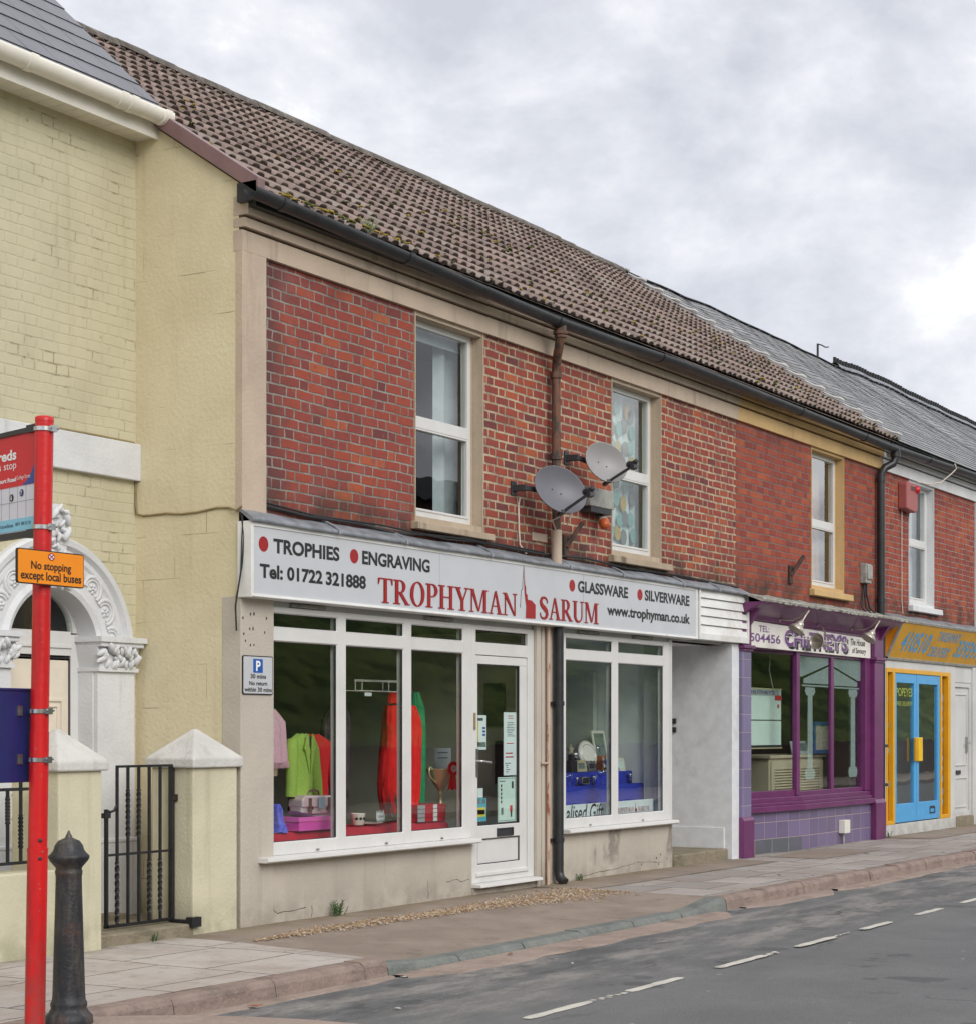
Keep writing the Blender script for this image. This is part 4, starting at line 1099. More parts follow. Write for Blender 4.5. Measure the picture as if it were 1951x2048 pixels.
mb = MB(); mb.box(3.338, 3.366, -.006, .008, 1.05, 1.30); mb.tube([(3.352, -.005, 1.19), (3.352, -.05, 1.19), (3.40, -.055, 1.185), (3.50, -.055, 1.175)], .010); mb.build('handle', 'steel', D1)
mb = MB(); mb.prism([(.02, .10), (-.10, .092), (-.105, .066), (.02, .062)], lambda a, b, d: (d, a, b), 3.255, 4.362); mb.build('door_sill', 'upvc', D1, bevel=.004)
mb = MB(); mb.box(3.29, 3.318, -.012, -.004, 1.47, 1.62); mb.build('latch_plate', 'cable_tan', D1)
# recessed passage at the right
mb = MB()
mb.face([(7.335, 0.3, -.1), (7.335, 1.5, -.1), (7.335, 1.5, 2.45), (7.335, .3, 2.45)])
mb.face([(7.335, 1.5, 0), (8.94, 1.5, 0), (8.94, 1.5, 2.45), (7.335, 1.5, 2.45)])
mb.face([(7.335, 0.05, 2.43), (7.335, 1.5, 2.43), (8.94, 1.5, 2.43), (8.94, .05, 2.43)])
mb.build('passage', 'plaster_white', H1)
mb = MB(); mb.box(8.73, 8.925, -.075, 1.5, -.1, 2.45); mb.box(8.715, 8.74, .02, 1.4, .02, .36); mb.build('pilaster', 'plaster_white', H1, bevel=.004)
mb = MB(); mb.box(7.335, 8.72, -.03, 1.5, -.1, .125); mb.build('step', 'step_stone', H1, bevel=.018, seg=3)
mb = MB(); mb.box(7.6, 8.5, 1.44, 1.49, .13, 2.2); mb.frame(7.52, 8.58, .13, 2.28, 1.42, 1.5, .08); mb.build('back_door', 'door_cream', H1, bevel=.005)
for z in (1.57, 1.47):
    mb = MB(); mb.box(8.70, 8.73, .62, .685, z - .03, z + .03); mb.box(8.69, 8.70, .64, .665, z - .012, z + .014); mb.build('door_bell', 'dark_plastic', H1, bevel=.003)
# rooms behind the glass
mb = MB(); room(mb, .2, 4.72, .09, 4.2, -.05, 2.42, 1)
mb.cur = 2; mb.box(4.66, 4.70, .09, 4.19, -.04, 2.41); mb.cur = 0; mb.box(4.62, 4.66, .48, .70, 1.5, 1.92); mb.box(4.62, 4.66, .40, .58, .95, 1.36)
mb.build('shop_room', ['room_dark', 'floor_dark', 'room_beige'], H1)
mb = MB(); room(mb, 4.78, 7.325, .09, 3.2, -.05, 2.41, 1); mb.cur = 0; mb.box(6.75, 6.8, 2.2, 3.19, 0, 2.4); mb.cur = 2; mb.box(7.22, 7.31, .9, 1.5, 0, 2.1)
mb.build('shop_room', ['room_pale', 'floor_dark', 'white_paint'], H1)
# lead over the sign, wall below the bricks
mb = MB(); n = 60; rows = []
for i in range(n + 1):
    x = -.03 + 9.08 * i / n; q = .010 * noise1(x * 2.2)
    rows.append([(x, .0, 3.105 + q), (x, -.045, 3.09 + q), (x, -.11, 3.055 + q), (x, -.15, 3.035 + q * .6), (x, -.158, 3.005 + q * .5), (x, -.14, 3.0)])
mb.grid(rows, smooth=True, flip=True); mb.face(rows[0]); mb.face(rows[-1][::-1])
for x in (1.05, 2.0, 3.35, 4.8, 5.9, 7.3, 8.2): mb.tube([(x, .0, 3.115), (x, -.11, 3.068), (x, -.16, 3.03), (x, -.162, 3.0)], .012, 6)
mb.build('lead_flashing', 'lead', H1)
# downpipes of house one
mb = MB()
mb.tube([(4.47, -.225, 5.25), (4.47, -.225, 5.14)], .055, 12); mb.tube([(4.47, -.225, 5.20), (4.47, -.225, 5.17)], .068, 12)
mb.tube([(4.47, -.225, 5.15), (4.49, -.20, 5.06), (4.56, -.14, 4.98), (4.62, -.10, 4.92), (4.62, -.095, 4.80), (4.62, -.095, 4.0), (4.63, -.095, 3.35)], .043, 12)
for z in (4.82, 4.05): mb.tube([(4.62, -.095, z - .025), (4.62, -.095, z + .035)], .056, 12)
mb.cur = 1; mb.tube([(4.63, -.095, 3.36), (4.63, -.095, 3.02)], .05, 12)
mb.build('downpipe', ['rust_pipe', 'beige_stone'], H1)
mb = MB()
mb.tube([(4.735, -.06, 2.46), (4.735, -.06, .12), (4.735, -.075, .06), (4.72, -.13, .02)], .047, 14)
for z in (1.72, .42): mb.tube([(4.735, -.06, z - .02), (4.735, -.06, z + .02)], .055, 14); mb.box(4.63, 4.74, -.03, -.005, z - .015, z + .015)
mb.build('downpipe', 'black_pipe', H1)
mb = MB(); mb.tube([(4.585, -.03, 2.46), (4.587, -.03, 1.2), (4.585, -.028, -.02)], .019, 8)
mb.tube([(4.45, -.03, 1.155), (4.60, -.035, 1.15)], .012, 6); mb.build('conduit', 'rust_white', H1)
# rest of the body
mb = MB(); mb.face([(0, 8, 0), (9.0, 8, 0), (9, 8, 5.5), (0, 8, 5.5)]); mb.build('rear_wall', 'brick_mid', H1)

# ================================================================ house two: ochre frieze, purple front
H2 = thing('terraced_shop', 'brick shop with ochre frieze, purple painted front and lilac tiles', 'shop', (11.4, 0, 0))
w3 = (11.308, 12.42, 3.235, 5.02)
mb = MB(); mb.wall(9.0, 13.75, 2.85, 5.06, 0, [w3], .16); mb.build('brick_wall', 'brick_mid', H2)
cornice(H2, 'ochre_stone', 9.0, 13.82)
mb = MB(); tiled(mb, 9.0, 14.02); mb.face([(9.0, EY, EZ - .03), (14.02, EY, EZ - .03), (14.02, RY_, RZ_ - .05), (9.0, RY_, RZ_ - .05)]); back_slope(mb, 9.0, 14.05, RY_, RZ_, 8.2, 5.5)
rf2 = mb.build('roof', ['roof_tile', 'tile_end'], H2)
ridge_caps(9.0, 14.0, rf2, 'ridge_tile', 4)
random.seed(22); mb = MB()
for i in range(80): mb.cur = 0 if random.random() < .4 else 1; moss_lump(mb, random.uniform(9.0, 13.8), .335 * random.randint(0, 6) + random.uniform(-.03, .03), random.uniform(.01, .03))
mb.build('moss', ['moss', 'moss_green'], rf2, kind='stuff')
mb = MB()                                             # scalloped mortar edge against the slates
L = math.hypot(RZ_ - EZ, RY_ - EY); dv = Vector((0, math.cos(SLP), math.sin(SLP))); nv = Vector((0, -math.sin(SLP), math.cos(SLP)))
for j in range(int(L / .335) + 1):
    s0 = j * .335; s1 = min(L, s0 + .335)
    A = Vector((14.02, EY, EZ + sag(14, s0))) + dv * s0; B = Vector((14.02, EY, EZ + sag(14, s1))) + dv * s1
    path = [A + nv * .085, A + dv * .07 + nv * .08, (A + B) / 2 + nv * .05 + Vector((.015, 0, 0)), B + nv * .04]
    mb.tube(path, [.018, .022, .016, .010], 6)
mb.build('verge_mortar', 'cap_white', rf2)
half_gutter('gutter', 'black_gutter', H2, [(9.0, -.225, 5.325), (11, -.225, 5.31), (13.78, -.225, 5.285)], joints=(10.4, 12.6))
mb = MB(); mb.box(9.0, 13.8, -.16, -.075, 5.33, 5.415); mb.build('fascia_board', 'black_gutter', H2)
wc = sash(H2, *w3, 'ochre_stone', 'ochre_stone', 11.242, 12.608, 3.15, 3.24, mid=4.10)
mb = MB(); rows = [[(x, .30 + .03 * math.sin(x * 38), z) for x in [11.2 + i * .02 for i in range(36)]] for z in (3.2, 5.05)]; mb.grid(rows, smooth=True)
mb.cur = 1; rows = [[(x, .34 + .03 * math.sin(x * 38), z) for x in [11.9 + i * .02 for i in range(30)]] for z in (3.2, 5.05)]; mb.grid(rows, smooth=True)
mb.build('curtain', ['curtain_lilac', 'curtain_brown'], wc)
mb = MB(); room(mb, 10.2, 13.4, .17, 3.5, 2.8, 5.1); mb.build('upper_room', 'room_dark', H2)
# purple shop front
def pier(x0, x1, tiled_):
    mb = MB()
    mb.box(x0 - .02, x1 + .02, -.14, .1, -.1, .43 if tiled_ else .49)
    mb.prism([(-.14, .43 if tiled_ else .49), (-.115, .47 if tiled_ else .54), (.1, .47 if tiled_ else .54), (.1, .43 if tiled_ else .49)], lambda a, b, d: (d, a, b), x0 - .02, x1 + .02)
    mb.box(x0 + (.01 if tiled_ else 0), x1 - (.01 if tiled_ else 0), -.09 if tiled_ else -.11, .09, .4, 2.42)
    mb.box(x0 - .03, x1 + .03, -.15, .1, 2.40, 2.44); mb.box(x0 - .015, x1 + .015, -.13, .1, 2.37, 2.40); mb.box(x0, x1, -.11, .1, 2.44, 2.84)
    p = mb.build('pier', 'purple', H2, bevel=.008)
    if tiled_:
        mb = MB(); mb.box(x0, x1, -.105, .1, .47, 2.37); mb.build('tiling', 'lilac_pier_tile', p)
pier(8.935, 9.20, True); pier(13.31, 13.66, False)
mb = MB(); mb.box(9.2, 13.31, -.03, .2, 2.42, 2.86)
mb.prism([(-.03, 2.73), (-.07, 2.75), (-.09, 2.80), (-.33, 2.90), (-.36, 2.93), (.1, 2.93), (.1, 2.73)], lambda a, b, d: (d, a, b), 8.95, 13.80)
for x in (9.10, 13.50): mb.prism([(-.10, 2.66), (-.13, 2.69), (-.24, 2.86), (-.24, 2.90), (-.10, 2.90)], lambda a, b, d: (d, a, b), x, x + .08)
mb.build('cornice', 'purple', H2, bevel=.006)
mb = MB(); rows = []
for i in range(71):
    x = 8.95 + 4.95 * i / 70; q = .012 * noise1(x * 4.1); r_ = random.uniform(-.008, .008)
    rows.append([(x, .0, 3.06 + q), (x, -.16, 3.01 + q + r_), (x, -.355 + r_, 2.972 + q * .6), (x, -.375 + q, 2.955), (x, -.37 + q + r_, 2.93 + r_), (x, -.34, 2.932)])
mb.grid(rows, smooth=False, flip=True); mb.face(rows[0]); mb.build('capping', 'capping', H2)
# window, slightly canted left light
mb = MB(); y0, y1 = -.01, .07; zb, zt = .712, 2.39
mb.box(10.79, 10.895, y0 - .01, y0 + .05, .66, 2.43); mb.box(11.975, 12.075, y0, y0 + .04, .66, 2.43); mb.box(13.12, 13.32, y0 - .04, y1, .66, 2.43)
mb.box(10.9, 13.15, y0 + .002, y1, zt, 2.44); mb.box(10.9, 13.15, y0 + .002, y1, .60, zb)
mb.prism([(9.16, .16), (10.8, .005), (10.8, .09), (9.16, .25)], lambda a, b, d: (a, b, d), zt, 2.44); mb.prism([(9.16, .16), (10.8, .005), (10.8, .09), (9.16, .25)], lambda a, b, d: (a, b, d), .60, .735)
for k, (o, za, zc) in enumerate([(-.11, .49, .56), (-.075, .56, .60), (-.05, .60, .655)]):
    mb.prism([(9.18, .14 + o), (10.84, -.01 + o), (13.30, -.01 + o), (13.30, .05), (10.84, .06), (9.18, .2)], lambda a, b, d: (a, b, d), za, zc)
sw3 = mb.build('shop_window', 'purple', H2, bevel=.006)
for a, b, ya, yb in ((9.15, 10.80, .19, .02), (10.885, 11.985, .012, .012), (12.065, 13.13, .012, .012)):
    mb = MB(); mb.prism([(a, ya), (b, yb), (b, yb + .006), (a, ya + .006)], lambda p, q, d: (p, q, d), zb - .01, zt + .01); mb.build('pane', 'glass_shop', sw3)
mb = MB(); mb.prism([(9.18, .10), (10.84, -.06), (13.32, -.06), (13.32, .1), (9.18, .3)], lambda a, b, d: (a, b, d), .0 if False else -.1, .50)
o = mb.build('stall_riser', 'lilac_tile', H2)
mb = MB(); mb.prism([(9.19, .094), (10.835, -.066), (10.84, -.05), (9.19, .11)], lambda a, b, d: (a, b, d), -.1, .165); mb.build('skirting', 'grey_tile', H2)
# etched temple front on the two right panes
mb = MB(); pl = fac(.018)
for a, b, c_, d_ in ((11.0, 11.94, 2.245, 2.385), (12.10, 13.11, 2.245, 2.385)): pass
def stroke(p, q, w, d=.0):
    dx, dz = q[0] - p[0], q[1] - p[1]; l = math.hypot(dx, dz); nx, nz = -dz / l * w, dx / l * w
    pl.poly(mb, [(p[0] + nx, p[1] + nz), (p[0] - nx, p[1] - nz), (q[0] - nx, q[1] - nz), (q[0] + nx, q[1] + nz)], d, d + .0015)
pl.poly(mb, [(10.92, 2.385), (11.94, 2.385), (11.94, 2.30), (11.05, 2.13), (10.92, 2.13)], 0, .0015)
pl.poly(mb, [(12.10, 2.385), (13.11, 2.385), (13.11, 2.12), (13.0, 2.12), (12.10, 2.29)], 0, .0015)
pl.poly(mb, [(11.1, 2.05), (11.94, 2.05), (11.94, 2.275), (11.1, 2.105)], 0, .0015); pl.poly(mb, [(12.10, 2.04), (12.99, 2.04), (12.99, 2.095), (12.10, 2.265)], 0, .0015)
stroke((11.05, 2.022), (11.94, 2.022), .010); stroke((12.10, 2.015), (13.06, 2.015), .010)
for x in (11.32, 12.83):
    pl.poly(mb, [(x - .15, 2.0), (x + .15, 2.0), (x + .17, 1.95), (x + .12, 1.90), (x - .12, 1.90), (x - .17, 1.95)], 0, .0015)
    pl.poly(mb, [(x - .075, 1.90), (x + .075, 1.90), (x + .085, .98), (x - .085, .98)], 0, .0015)
    pl.poly(mb, [(x - .13, .98), (x + .13, .98), (x + .17, .92), (x + .13, .85), (x - .13, .85), (x - .17, .92)], 0, .0015)
mb.build('etched_columns', 'frost', sw3)
mb = MB(); room(mb, 9.1, 13.6, .36, 4.2, -.05, 2.42, 1); mb.build('shop_room', ['room_brown', 'floor_dark'], H2)
mb = MB()
mb.tube([(13.80, -.225, 5.27), (13.80, -.225, 5.16), (13.78, -.20, 5.08), (13.68, -.12, 5.02), (13.64, -.085, 4.94), (13.64, -.08, 4.85), (13.64, -.08, 3.0)], .054, 14)
mb.tube([(13.80, -.225, 5.24), (13.80, -.225, 5.17)], .07, 14)
for z in (4.86, 3.22): mb.tube([(13.64, -.08, z - .03), (13.64, -.08, z + .03)], .063, 14)
mb.build('downpipe', 'black_pipe', H2)
mb = MB(); mb.tube([(13.80, -.03, 2.75), (13.80, -.03, .02)], .05, 12)
for z in (1.25, .72): mb.box(13.74, 13.92, -.085, -.02, z - .02, z + .02)
mb.build('downpipe', 'black_pipe', H2)
mb = MB(); mb.face([(9, 8, 0), (14, 8, 0), (14, 8, 5.5), (9, 8, 5.5)]); mb.build('rear_wall', 'brick_mid', H2)

# ================================================================ house three: white frieze, slates, amber sign
H3 = thing('terraced_shop', 'brick shop with white frieze, old slate roof and amber takeaway front', 'shop', (16, 0, 0))
w4 = (15.012, 16.10, 3.24, 5.02); w5 = (19.6, 20.7, 3.24, 5.02); w6 = (23.4, 24.5, 3.24, 5.02)
mb = MB(); mb.wall(13.75, 36, 2.85, 5.06, 0.001, [w4, w5, w6], .16); mb.build('brick_wall', 'brick_far', H3)
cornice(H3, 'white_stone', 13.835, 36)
mb = MB(); mb.box(18.12, 18.42, -.03, .03, 3.0, 5.02); mb.build('corner_strip', 'white_stone', H3)
mb = MB(); mb.box(13.76, 13.84, -.02, .05, 5.02, 5.42); mb.build('frieze_end', 'white_stone', H3)
for w_, m_ in ((w4, 4.175), (w5, 4.15), (w6, 4.15)):
    q = sash(H3, *w_, 'white_stone', 'white_stone', w_[0] - .03, w_[1] + .22, 3.155, 3.245, mid=m_)
    mb = MB(); rows = [[(x, .32 + .03 * math.sin(x * 38), z) for x in [w_[0] - .1 + i * .02 for i in range(66)]] for z in (3.2, 5.05)]; mb.grid(rows, smooth=True); mb.build('curtain', 'curtain_grey', q)
def sag3(x, s): return (.05 * noise1(x * .5 + 2) + .02 * noise1(x * 1.7)) * min(1, s / 2.5) * .6 + .02
mb = MB(); slates(mb, 14.0, 36, -.19, 5.40, RY_ + .05, RZ_ + .04, .17, .25, .007, .004, sag3, 8)
back_slope(mb, 14.0, 36, RY_ + .05, RZ_ + .04, 8.2, 5.5)
rf3 = mb.build('roof', ['slate_old', 'slate_butt'], H3)
mb = MB()
def rz3(x): return RZ_ + .04 + sag3(x, 5)
x = 14.0
while x < 22.9:
    rows = [[(xx, RY_ + .05 + .10 * math.cos(R(a)), rz3(xx) - .03 + .045 * math.sin(R(a))) for a in range(0, 181, 30)] for xx in (x, x + .445)]
    mb.grid(rows, smooth=True); x += .45
mb.build('ridge', 'slate_edge', rf3)
mb = MB(); mb.cur = 0
x = 22.9
while x < 36:
    rows = [[(xx, RY_ + .05 + .12 * math.cos(R(a)), rz3(xx) - .02 + .09 * math.sin(R(a))) for a in range(0, 181, 30)] for xx in (x, x + .295)]
    mb.cur = 1; mb.grid(rows, smooth=True); mb.cur = 0
    mb.box(x, x + .3, RY_ + .035, RY_ + .065, rz3(x) + .05, rz3(x) + .085)
    for k in range(2): mb.box(x + .03 + k * .15, x + .105 + k * .15, RY_ + .03, RY_ + .07, rz3(x) + .085, rz3(x) + .18)
    x += .3
mb.build('crest', ['slate_edge', 'lead'], rf3)
half_gutter('gutter', 'black_gutter', H3, [(13.86, -.225, 5.29), (15, -.225, 5.31), (18, -.225, 5.35), (36, -.225, 5.36)], joints=(15.2, 18.5))
mb = MB(); mb.box(13.84, 36, -.16, -.075, 5.30, 5.405); mb.build('fascia_board', 'black_gutter', H3)
mb = MB()
for a in (14.2, 18.8, 22.6): room(mb, a, a + 2.9, .17, 3.5, 2.8, 5.1)
mb.build('upper_room', 'room_dark', H3)
mb = MB()                                             # white surround of the shop front
mb.box(13.84, 14.03, -.01, .2, -.1, 2.46); mb.box(14.03, 16.87, .0, .2, 2.325, 2.46); mb.box(16.87, 17.13, .0, .2, -.1, 2.46); mb.box(17.13, 18.05, .01, .2, 2.19, 2.46)
mb.box(17.98, 18.25, -.02, .2, -.1, 2.46); mb.box(13.84, 18.25, .02, .2, 2.46, 2.95)
mb.box(14.03, 17.13, -.015, .2, -.1, .155)
mb.build('surround', 'white_paint', H3, bevel=.005)
mb = MB(); mb.box(17.13, 18.0, -.03, .25, -.1, .15); mb.build('step', 'step_stone', H3, bevel=.01)
mb = MB(); mb.box(17.13, 17.98, .05, .1, .15, 2.13); mb.frame(17.13, 18.0, .15, 2.19, .02, .09, .07)
mb.frame(17.25, 17.86, .92, 2.02, .035, .06, .02); mb.frame(17.25, 17.86, .28, .74, .035, .06, .02)
D3 = mb.build('door', 'white_paint', H3, bevel=.005)
mb = MB(); mb.box(17.32, 17.52, .03, .05, .79, .85); mb.build('letterbox', 'dark_plastic', D3)
mb = MB(); mb.box(17.80, 17.83, .02, .05, 1.12, 1.36); mb.tube([(17.815, .03, 1.27), (17.815, -.02, 1.27), (17.70, -.02, 1.27)], .01); mb.build('handle', 'steel_dull', D3)
mb = MB()
for a, b in ((14.035, 14.085), (14.30, 14.385), (16.395, 16.46), (16.75, 16.865)): mb.box(a, b, -.02, .07, .155, 2.325)
for a, b in ((14.085, 14.30), (16.46, 16.75)): mb.box(a, b, -.018, .07, .155, .21)
mb.box(14.085, 16.75, -.018, .07, 2.265, 2.325)
TD = mb.build('shop_door', 'amber_frame', H3, bevel=.005)
for a, b in ((14.39, 15.33), (15.345, 16.39)):
    mb = MB(); mb.frame(a, b, .17, 2.26, -.005, .05, .10, .26, .13); mb.build('door_leaf', 'sky_blue', TD, bevel=.004)
    mb = MB(); mb.box(a + .09, b - .09, .02, .026, .42, 2.14); mb.build('pane', 'glass_shop', TD)
    k = b - .12 if a < 15 else a - .02
    mb = MB(); mb.box(k - .02, k + .16 if a > 15 else k + .06, -.05, -.01, 1.02, 1.36); mb.build('push_plate', 'push_yellow' if a > 15 else 'amber', TD, bevel=.01)
mb = MB(); mb.frame(15.92, 16.16, .25, .345, -.012, .0, .02); mb.box(15.94, 16.14, -.008, .0, .36, .325); mb.build('letterbox', 'dark_plastic', TD)
random.seed(4); mb = MB(); mb.box(14.085, 14.30, .045, .055, .21, 2.265); mb.box(16.46, 16.75, .045, .055, .21, 2.265)
mb.cur = 1
for c in (14.19, 16.6):
    z = .4
    while z < 2.2:
        fac(.044).disc(mb, c + random.uniform(-.02, .02), z, random.uniform(.045, .085), 0, .004, 18); z += random.uniform(.13, .2)
mb.build('side_panel', ['panel_brown', 'text_blue'], TD)
mb = MB(); room(mb, 14.0, 17.0, .09, 3, .1, 2.42, 1); mb.build('shop_room', ['room_pale', 'floor_dark'], H3)
mb = MB(); rows = []
for i in range(61):
    x = 13.85 + 22 * i / 60; q = .012 * noise1(x * 3.1)
    rows.append([(x, .0, 3.08 + q), (x, -.12, 3.04 + q), (x, -.245, 2.99 + q), (x, -.25, 2.965 + q * .4), (x, -.2, 2.955)])
mb.grid(rows, smooth=False, flip=True); mb.face(rows[0]); mb.build('capping', 'lead', H3)
mb = MB(); mb.wall(18.2, 36, -.1, 2.95, .0, [(18.9, 21.8, .6, 2.3)], .1); mb.build('shop_wall', 'black_gutter', H3)
mb = MB(); mb.frame(18.9, 21.8, .6, 2.3, -.0, .06, .07); mb.box(20.3, 20.4, 0, .06, .67, 2.23); q = mb.build('shop_window', 'white_paint', H3)
mb = MB(); mb.box(18.95, 21.75, .03, .036, .65, 2.25); mb.build('pane', 'glass_shop', q)
mb = MB(); room(mb, 18.6, 22, .11, 3, -.05, 2.6); mb.face([(14, 8, 0), (36, 8, 0), (36, 8, 5.5), (14, 8, 5.5)]); mb.face([(36, 0, -.1), (36, 8, -.1), (36, 8, 5.4), (36, RY_, RZ_), (36, 0, 5.4)])
mb.build('rear_wall', 'brick_far', H3)

# ================================================================ yellow house with the arched doorway
H4 = thing('terraced_house', 'pale yellow painted brick house with white arched doorway and new slate roof', 'house', (-3, 1.0, 0))
YF = 1.01; AX, AZ, RI, RO = -.915, 2.05, .45, .83
mb = MB()                                              # wall pierced by the arched doorway
x0, x1, zt = -9.0, -.0, 6.05
mb.face([(AX + RI, YF, -.1), (x1, YF, -.1), (x1, YF, AZ), (AX + RI, YF, AZ)])
mb.face([(x0, YF, -.1), (AX - RI, YF, -.1), (AX - RI, YF, AZ), (x0, YF, AZ)])
N = 24; arc = [(AX + RI * math.cos(R(180 * k / N)), AZ + RI * math.sin(R(180 * k / N))) for k in range(N + 1)]
mb.face([(AX + RI, YF, AZ), (x1, YF, AZ), (x1, YF, 3.0), (AX, YF, 3.0)] + [(a, YF, b) for a, b in arc[1:N // 2 + 1]][::-1])
mb.face([(x0, YF, 3.0), (x0, YF, AZ), (AX - RI, YF, AZ)] + [(a, YF, b) for a, b in arc[N // 2:N][::-1]] + [(AX, YF, 3.0)])
mb.face([(x0, YF, 3.0), (x1, YF, 3.0), (x1, YF, zt), (x0, YF, zt)])
mb.face([(-9, 8, 0), (0, 8, 0), (0, 8, 6), (-9, 8, 6)]); mb.face([(-9, YF, 0), (-9, 8, 0), (-9, 8, 6), (-9, YF, 6)][::-1])
mb.build('brick_wall', 'brick_yellow', H4)
mb = MB(); mb.box(-9, -.0, .955, 1.05, 3.375, 3.655); mb.build('string_course', 'white_stone', H4, bevel=.006)
# soffit, gutter, roof
mb = MB(); mb.box(-9, -.0, .80, 1.02, 5.985, 6.01); mb.box(-9, .0, .782, .80, 5.965, 6.13)
for k in range(70): mb.box(-9 + k * .13, -9 + k * .13 + .008, .81, 1.0, 5.981, 5.985)
mb.build('soffit', 'white_gutter', H4)
half_gutter('gutter', 'white_gutter', H4, [(-9, .705, 6.13), (-4, .705, 6.13), (.015, .705, 6.13)], r=.077, joints=(-.05, -.42, -.53, -1.45, -3.2))
mb = MB(); slates(mb, -9.2, .10, .67, 6.085, 4.3, 9.51, .27, .31, .009, .002, None, 5)
back_slope(mb, -9.2, .10, 4.3, 9.51, 8.2, 6.0)
mb.build('roof', ['slate_new', 'slate_edge'], H4)
mb = MB(); mb.face([(.08, .72, 6.07), (.08, 8.0, 6.0), (.08, 4.3, 9.47)]); mb.build('gable_wall', 'slate_edge', H4)
# arch
mb = MB()
prof = [(RI - .0, .02), (RI, -.045), (RI + .035, -.06), (RI + .06, -.045), (RI + .075, -.035), (RO - .15, -.035), (RO - .13, -.05), (RO - .10, -.05), (RO - .085, -.035), (RO - .06, -.07), (RO - .02, -.075), (RO, -.05), (RO, .02)]
rows = []
for k in range(49):
    a = R(-3 + 186 * k / 48); rows.append([(AX + r * math.cos(a), YF + d, AZ + r * math.sin(a)) for r, d in prof])
mb.grid(rows, smooth=False)
rows = [[(AX + r * math.cos(R(180 * k / 40)), y, AZ + r * math.sin(R(180 * k / 40))) for k in range(41)] for r, y in ((RI, YF - .01), (RI, YF + .20))]; mb.grid(rows, smooth=True)
AR = mb.build('arch', 'white_stone', H4)
RM = (RI + RO - .08) / 2 + .01
for k in range(9):                                     # carved scallops with a flower in each
    a = R(9 + 162 * k / 8)
    if abs(k - 4) < 1: continue
    mb = MB(); cx_, cz_ = AX + RM * math.cos(a), AZ + RM * math.sin(a)
    er = Vector((math.cos(a), 0, math.sin(a))); et = Vector((-math.sin(a), 0, math.cos(a))); o = Vector((cx_, YF - .037, cz_))
    for rr, th_, dd in ((.092, .017, .0), (.066, .010, -.002)):
        path = [o + (er * math.cos(R(b)) + et * math.sin(R(b))) * rr + Vector((0, dd, 0)) for b in range(-115, 116, 23)]
        mb.tube(path, th_, 6)
    for b in range(5):
        p = o + (er * math.cos(R(72 * b)) + et * math.sin(R(72 * b))) * .026
        mb.lathe([(.001, .016), (.013, .010), (.017, -.004)], p, 8, (0, -1, 0))
    mb.lathe([(.001, .024), (.010, .016), (.013, 0)], o, 8, (0, -1, 0))
    mb.build('rosette', 'white_stone', AR)
random.seed(3); mb = MB()                              # carved keystone: leaves and scrolls below a rounded plaque
pl = Plane((0, YF - .03, 0))
pl.poly(mb, [(AX + .115 * math.cos(R(a)), 2.96 + .15 * math.sin(R(a))) for a in range(-30, 211, 12)] + [(AX - .10, 2.55), (AX + .10, 2.55)], -.03, .035)
for k in range(40):
    z = 2.5 + .58 * random.random(); w = .10 if z > 2.65 else .13
    c = Vector((AX + random.uniform(-w, w) * .85, YF - .07 - random.random() * .03, z)); q = random.uniform(.014, .036); an = random.random() * 6.28
    u_ = Vector((math.cos(an), 0, math.sin(an))); v_ = Vector((-math.sin(an), 0, math.cos(an)))
    rows = [[c + u_ * (q * 1.7 * math.cos(R(p)) ) + (v_ * math.cos(2 * math.pi * j / 7) * q * .7 + Vector((0, -1, 0)) * math.sin(2 * math.pi * j / 7) * q) * math.sin(R(p)) for j in range(7)] for p in (10, 45, 90, 135, 170)]
    mb.grid(rows, True)
mb.build('keystone', 'white_stone', H4)
def pilaster4(sgn):
    f = lambda x: AX + sgn * (x - AX)
    mb = MB(); mb.box(f(-.475), f(-.07), .955, 1.06, .06, 1.93); mb.box(f(-.49), f(-.05), .94, 1.06, .06, .62); mb.box(f(-.49), f(-.055), .935, 1.06, .62, .65); mb.box(f(-.482), f(-.455), 1.0, 1.21, .06, 1.93)
    p = mb.build('pilaster', 'white_stone', H4, bevel=.006)
    mb = MB(); mb.box(f(-.50), f(-.03), .90, 1.2, 2.09, 2.125); mb.box(f(-.52), f(-.01), .88, 1.2, 2.125, 2.165); mb.box(f(-.49), f(-.055), .93, 1.2, 1.905, 1.935)
    mb.prism([(f(-.47), 1.935), (f(-.075), 1.935), (f(-.04), 2.09), (f(-.505), 2.09)], lambda a, b, d: (a, d, b), .94, 1.2)
    random.seed(6)
    for k in range(34):
        z = random.uniform(1.95, 2.085); c = Vector((f(random.uniform(-.49, -.06)), .93 - (z - 1.95) * .18, z)); q = random.uniform(.014, .034); an = random.uniform(.6, 2.5)
        u_ = Vector((math.cos(an), -.25, math.sin(an))).normalized(); v_ = Vector((-math.sin(an), 0, math.cos(an)))
        rows = [[c + u_ * (q * 1.5 * math.cos(R(p_))) + (v_ * math.cos(2 * math.pi * j / 7) * q * .8 + Vector((0, -1, 0)) * math.sin(2 * math.pi * j / 7) * q) * math.sin(R(p_)) for j in range(7)] for p_ in (10, 50, 90, 130, 170)]
        mb.grid(rows, True)
    for k in range(22): mb.lathe([(.001, .009), (.007, .004), (.008, 0)], (f(-.495 + k * .0215), .90, 2.098), 6, (0, -1, 0))
    mb.build('capital', 'white_stone', p)
pilaster4(1); pilaster4(-1)
mb = MB(); mb.face([(AX - RI, YF - .01, .0), (AX - RI, YF - .01, AZ), (AX - RI, 1.21, AZ), (AX - RI, 1.21, 0)]); mb.face([(AX + RI, YF - .01, .0), (AX + RI, 1.21, 0), (AX + RI, 1.21, AZ), (AX + RI, YF - .01, AZ)])
mb.build('jamb', 'white_stone', H4)
mb = MB(); yd = 1.15
